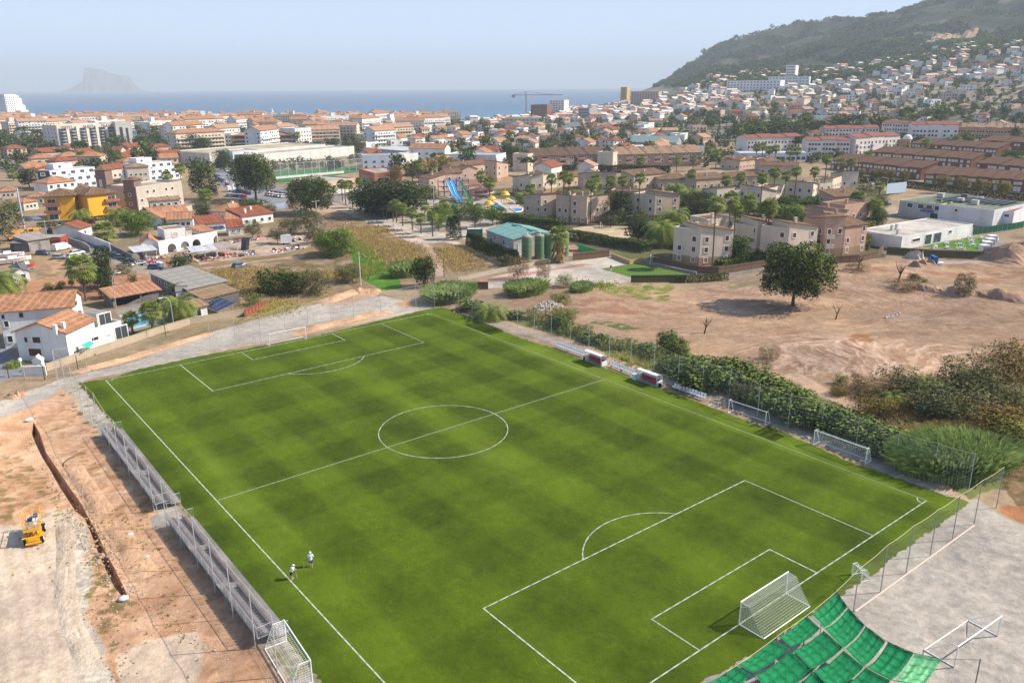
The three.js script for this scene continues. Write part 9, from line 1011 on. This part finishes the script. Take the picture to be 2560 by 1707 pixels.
// reeds, figs and scrub along the right touchline
reeds('tall reed bed at the near corner behind the net fence', 43.51,51.01, 15, 9, 4.6, -0.5, 3800); reeds('reed bed beside the far corner of the pitch', 42.66,-60.63, 13, 9, 4.2, 0.3, 2600); reeds('reed clump on the bank beside the dark conifer', 47.69,-87.58, 8, 6, 4.4, 0, 1500); reeds('reed clump at the edge of the bare field', 59.40,-53.03, 10, 7, 3.8, 0, 2000); reeds('short reeds before the concrete court', 71.12,-46.44, 6, 4, 2.6, 0, 700); reeds('dry yellow reeds in the scrub', 52.87,46.18, 14, 5, 1.8, -0.5, 900, PAL.straw, 'dry_reeds');
tree('conifer', 'dark ragged conifer by the path and the reed bed', 44.69,-74.44, 6.90, 6, 'dark', 2, 0.1);
{ const fl = [[42.24,11.72, 3.2, 9], [46.62,12.22, 3.0, 10], [47.08,15.72, 3.0, 10], [45.61,20.44, 2.9, 9], [45.60,23.94, 2.6, 9], [42.05,29.33, 2.9, 8], [42.84,33.56, 2.7, 8], [42.55,37.69, 2.9, 8], [41.73,41.59, 2.7, 8], [40.73,44.65, 2.6, 7], [43.32,7.88, 2.9, 7], [43.10,25.90, 2.9, 8]]; fl.sort((a, b) => a[0] + a[1] * 2 - b[0] - b[1] * 2).forEach(([x, z, h, w], i) => shrub(`fig thicket with big glossy leaves behind the net fence, ${ORD[i]} from the left`, x, z, h, w, 'fig', 2, 'fig thicket along the fence', 'fig_bush'));
  const wl = []; for (let i = 0; i < 26; i++) { const u = i / 25, P = [[40.62,-49.68], [46.39,-31.66], [45.52,-12.02], [45.37,4.80], [43.53,20.25], [41.56,34.72]], k = Math.min(Math.floor(u * 5), 4), t = u * 5 - k; wl.push([lerp(P[k][0], P[k + 1][0], t) + R(-1, 2), lerp(P[k][1], P[k + 1][1], t) + R(-1, 1)]); } wl.forEach(([x, z], i) => shrub(`low weedy bush along the fence behind the dugouts, ${ORD[i]} from the far corner`, x, z, R(1.2, 2.4), R(3, 5.5), i % 3 ? 'weed' : 'fig', 1, 'weeds behind the dugouts', 'weed_bush')); 
  [[45.95,-27.06, 2.6, 4.5, 'broad', 'dark green bush inside the far fence'], [52.49,-4.28, 3.2, 4, 'fig', 'round topped fig rising above the weeds'], [51.06,-0.61, 3, 4, 'fig', 'fig bush beside the round topped one'], [59.15,-40.95, 2.4, 5, 'weed', 'green weeds behind the rubble heap'], [52.03,-31.83, 2, 6, 'weed', 'dry grass clump near the far fence'], [67.22,-65.51, 5, 5, 'dry', 'grey bare shrub behind the reed clump'], [71.04,-60.45, 5, 4, 'dry', 'brown bare shrub between the reeds'], [70.43,-52.07, 3, 4, 'weed', 'green shrub at the court edge'], [72.55,39.97, 4.7, 9, 'olive', 'big dark olive by the bare field'], [58.97,43.01, 4.3, 10, 'olive', 'wide olive bush in the scrub'], [70.62,43.21, 3.5, 8, 'olive', 'olive bush behind the wide one'], [68.88,47.44, 3.5, 8, 'olive', 'olive bush near the picture edge'], [64.33,34.41, 3.5, 8, 'olive', 'low grey green bush at the field edge'], [59.17,31.97, 2.5, 6, 'dry', 'dry brown bush at the field edge'], [85.37,42.80, 5.5, 9, 'rust', 'rusty dark tree at the picture edge'], [79.90,41.59, 5.1, 9, 'dry', 'bare grey tree above the scrub'], [59.23,51.42, 3.5, 9, 'rust', 'yellow green thicket beyond the reed bed'], [54.95,54.64, 3.5, 8, 'weed', 'green thicket at the picture edge'], [53.37,35.74, 2, 6, 'rust', 'rusty shrub along the sandy path'], [60.15,25.90, 1.6, 2.2, 'bright', 'small yellow green bush on the bare field'], [60.65,28.25, 2.4, 3, 'dry', 'thin bare shrub on the bare field'], [55.77,28.25, 1.2, 3, 'rust', 'yellow bush beside the sandy path'], [130.36,1.47, 2.4, 7, 'dry', 'heap of cut branches on the bare field'], [141.73,-1.43, 1.5, 3, 'broad', 'low green bush by the cut branches'], [140.12,1.75, 1.2, 2, 'bright', 'tiny green bush beyond the cut branches'], [134.89,13.40, 5, 4.5, 'olive', 'thin young tree on the field terrace'], [41.78,20.79, 3, 5, 'olive', 'grey shrub above the fig thicket'], [62.07,11.34, 2, 4, 'dry', 'dry bush on the field edge'], [140.90,-15.86, 2.2, 6, 'dry', 'bare tangled shrub beside the reed screen'], [62.16,45.91, 3, 9, 'dry', 'dry scrub behind the yellow reeds'], [58.94,41.14, 3, 7, 'olive', 'dusky shrub behind the fig thicket']].forEach(([x, z, h, w, k, l]) => shrub(l, x, z, h, w, k, 2, undefined, /tree/.test(l) ? 'scrub_tree' : 'scrub_bush'));
  deadTree('bare forked dead tree on the open field', 65.90,-6.04, 3.4, 5, 4); deadTree('snapped dead trunk on the open field', 94.66,5.10, 3.2, 9, 3); deadTree('small bare tree near the scrub', 67.17,31.71, 3.6, 12, 4); deadTree('gnarled dead tree by the cut branches', 137.16,-2.99, 5, 15, 5); deadTree('spreading leafless tree by the reed screen', 143.57,-17.04, 4, 18, 6);
  const dry = (name, label, poly, n, cols, h0, h1, leaf) => { const L = new Leaves(Math.floor(n + h1 * 100)), xs = poly.map((p) => p[0]), zs = poly.map((p) => p[1]), [x0, z0] = poly[0], ins = (x, z) => { let c = false; for (let i = 0, j = poly.length - 1; i < poly.length; j = i++) if ((poly[i][1] > z) !== (poly[j][1] > z) && x < (poly[j][0] - poly[i][0]) * (z - poly[i][1]) / (poly[j][1] - poly[i][1]) + poly[i][0]) c = !c; return c; }; for (let i = 0, t = 0; i < n && t < n * 8; t++) { let x = R(Math.min(...xs), Math.max(...xs)), z = R(Math.min(...zs), Math.max(...zs)); if (!ins(x, z) || nz(x / 50, z / 50) < 0.46) continue; i++; const jt = rnd() * rnd() * 9, ja = rnd() * 6.28; x += Math.cos(ja) * jt; z += Math.sin(ja) * jt; const c = pick(cols); for (let k = 0; k < 7; k++) { const a = rnd() * 6.28, s = R(h0, h1), b = leaf * 0.5; L.tri([x - x0 - b, 0, z - z0], [x - x0 + b, 0, z - z0], [x - x0 + Math.cos(a) * s * 0.6, s, z - z0 + Math.sin(a) * s * 0.6], c); } } const o = mesh(name, L.geo(), leafM); o.position.set(x0, 0.01, z0); stuff(o, label, 'grass'); };
  dry('dry_grass', 'dry brown grass tufts over the vacant lot', [[6.87,-123.70], [29.00,-126.51], [50.15,-124.78], [33.55,-93.09], [13.32,-89.74], [3.42,-98.05]], 3600, [...PAL.dry, ...PAL.straw], 0.25, 0.8, 0.12); dry('dry_scrub', 'dead scrub over the bank beside the path', [[75.27,-189.99], [85.43,-171.15], [70.33,-120.92], [63.08,-99.54], [45.42,-86.25], [60.57,-133.92]], 3000, [...PAL.dry, ...PAL.straw], 0.3, 0.9, 0.14); dry('ditch_weeds', 'lush green weeds filling the ditch', [[61.56,-142.87], [60.57,-133.92], [54.10,-113.12], [46.31,-93.76], [39.13,-76.39], [36.04,-80.44], [37.62,-96.08]], 3000, PAL.weed, 0.2, 0.6, 0.2); dry('field_weeds', 'sparse weeds along the edge of the bare field', [[77.33,-48.87], [91.28,-36.25], [77.69,-26.87], [73.39,-39.67]], 1500, PAL.weed, 0.2, 0.8, 0.16); dry('fence_weeds', 'tangled weeds behind the seats and dugouts', [[39.68,-53.30], [46.66,-13.15], [49.81,14.05], [43.59,48.84], [40.21,35.52], [42.63,10.77], [42.24,-16.83]], 3000, [...PAL.weed, PAL.straw[1]], 0.2, 0.8, 0.16); dry('corner_scrub', 'dry grass under the olives by the near corner', [[57.55,31.12], [89.76,38.10], [98.12,42.64], [45.30,60.81], [47.56,47.02]], 5200, [...PAL.straw, ...PAL.dry], 0.3, 1.1, 0.12); dry('plot_weeds', 'sparse dry weeds over the orange plot', [[-49.49,-37.93], [-46.17,-37.63], [-45.57,-8.95], [-40.13,-2.23], [-42.80,25.42], [-47.94,9.71], [-52.89,-11.73]], 260, [...PAL.straw, PAL.dry[0]], 0.1, 0.35, 0.1); dry('verge_weeds', 'dry yellow weeds along the garden wall', [[-33.00,-65.20], [-24.45,-67.22], [-0.72,-73.42], [11.26,-84.90], [10.63,-75.73], [-11.63,-68.07]], 2400, [...PAL.straw, PAL.weed[2]], 0.2, 0.7, 0.12); dry('bank_scrub', 'dead scrub on the mound behind the court', [[74.73,-117.96], [81.61,-119.18], [79.16,-102.99], [71.94,-81.44], [59.67,-83.90]], 1200, [...PAL.dry, ...PAL.straw], 0.3, 0.8, 0.14);
}

renderer.render(scene, camera);
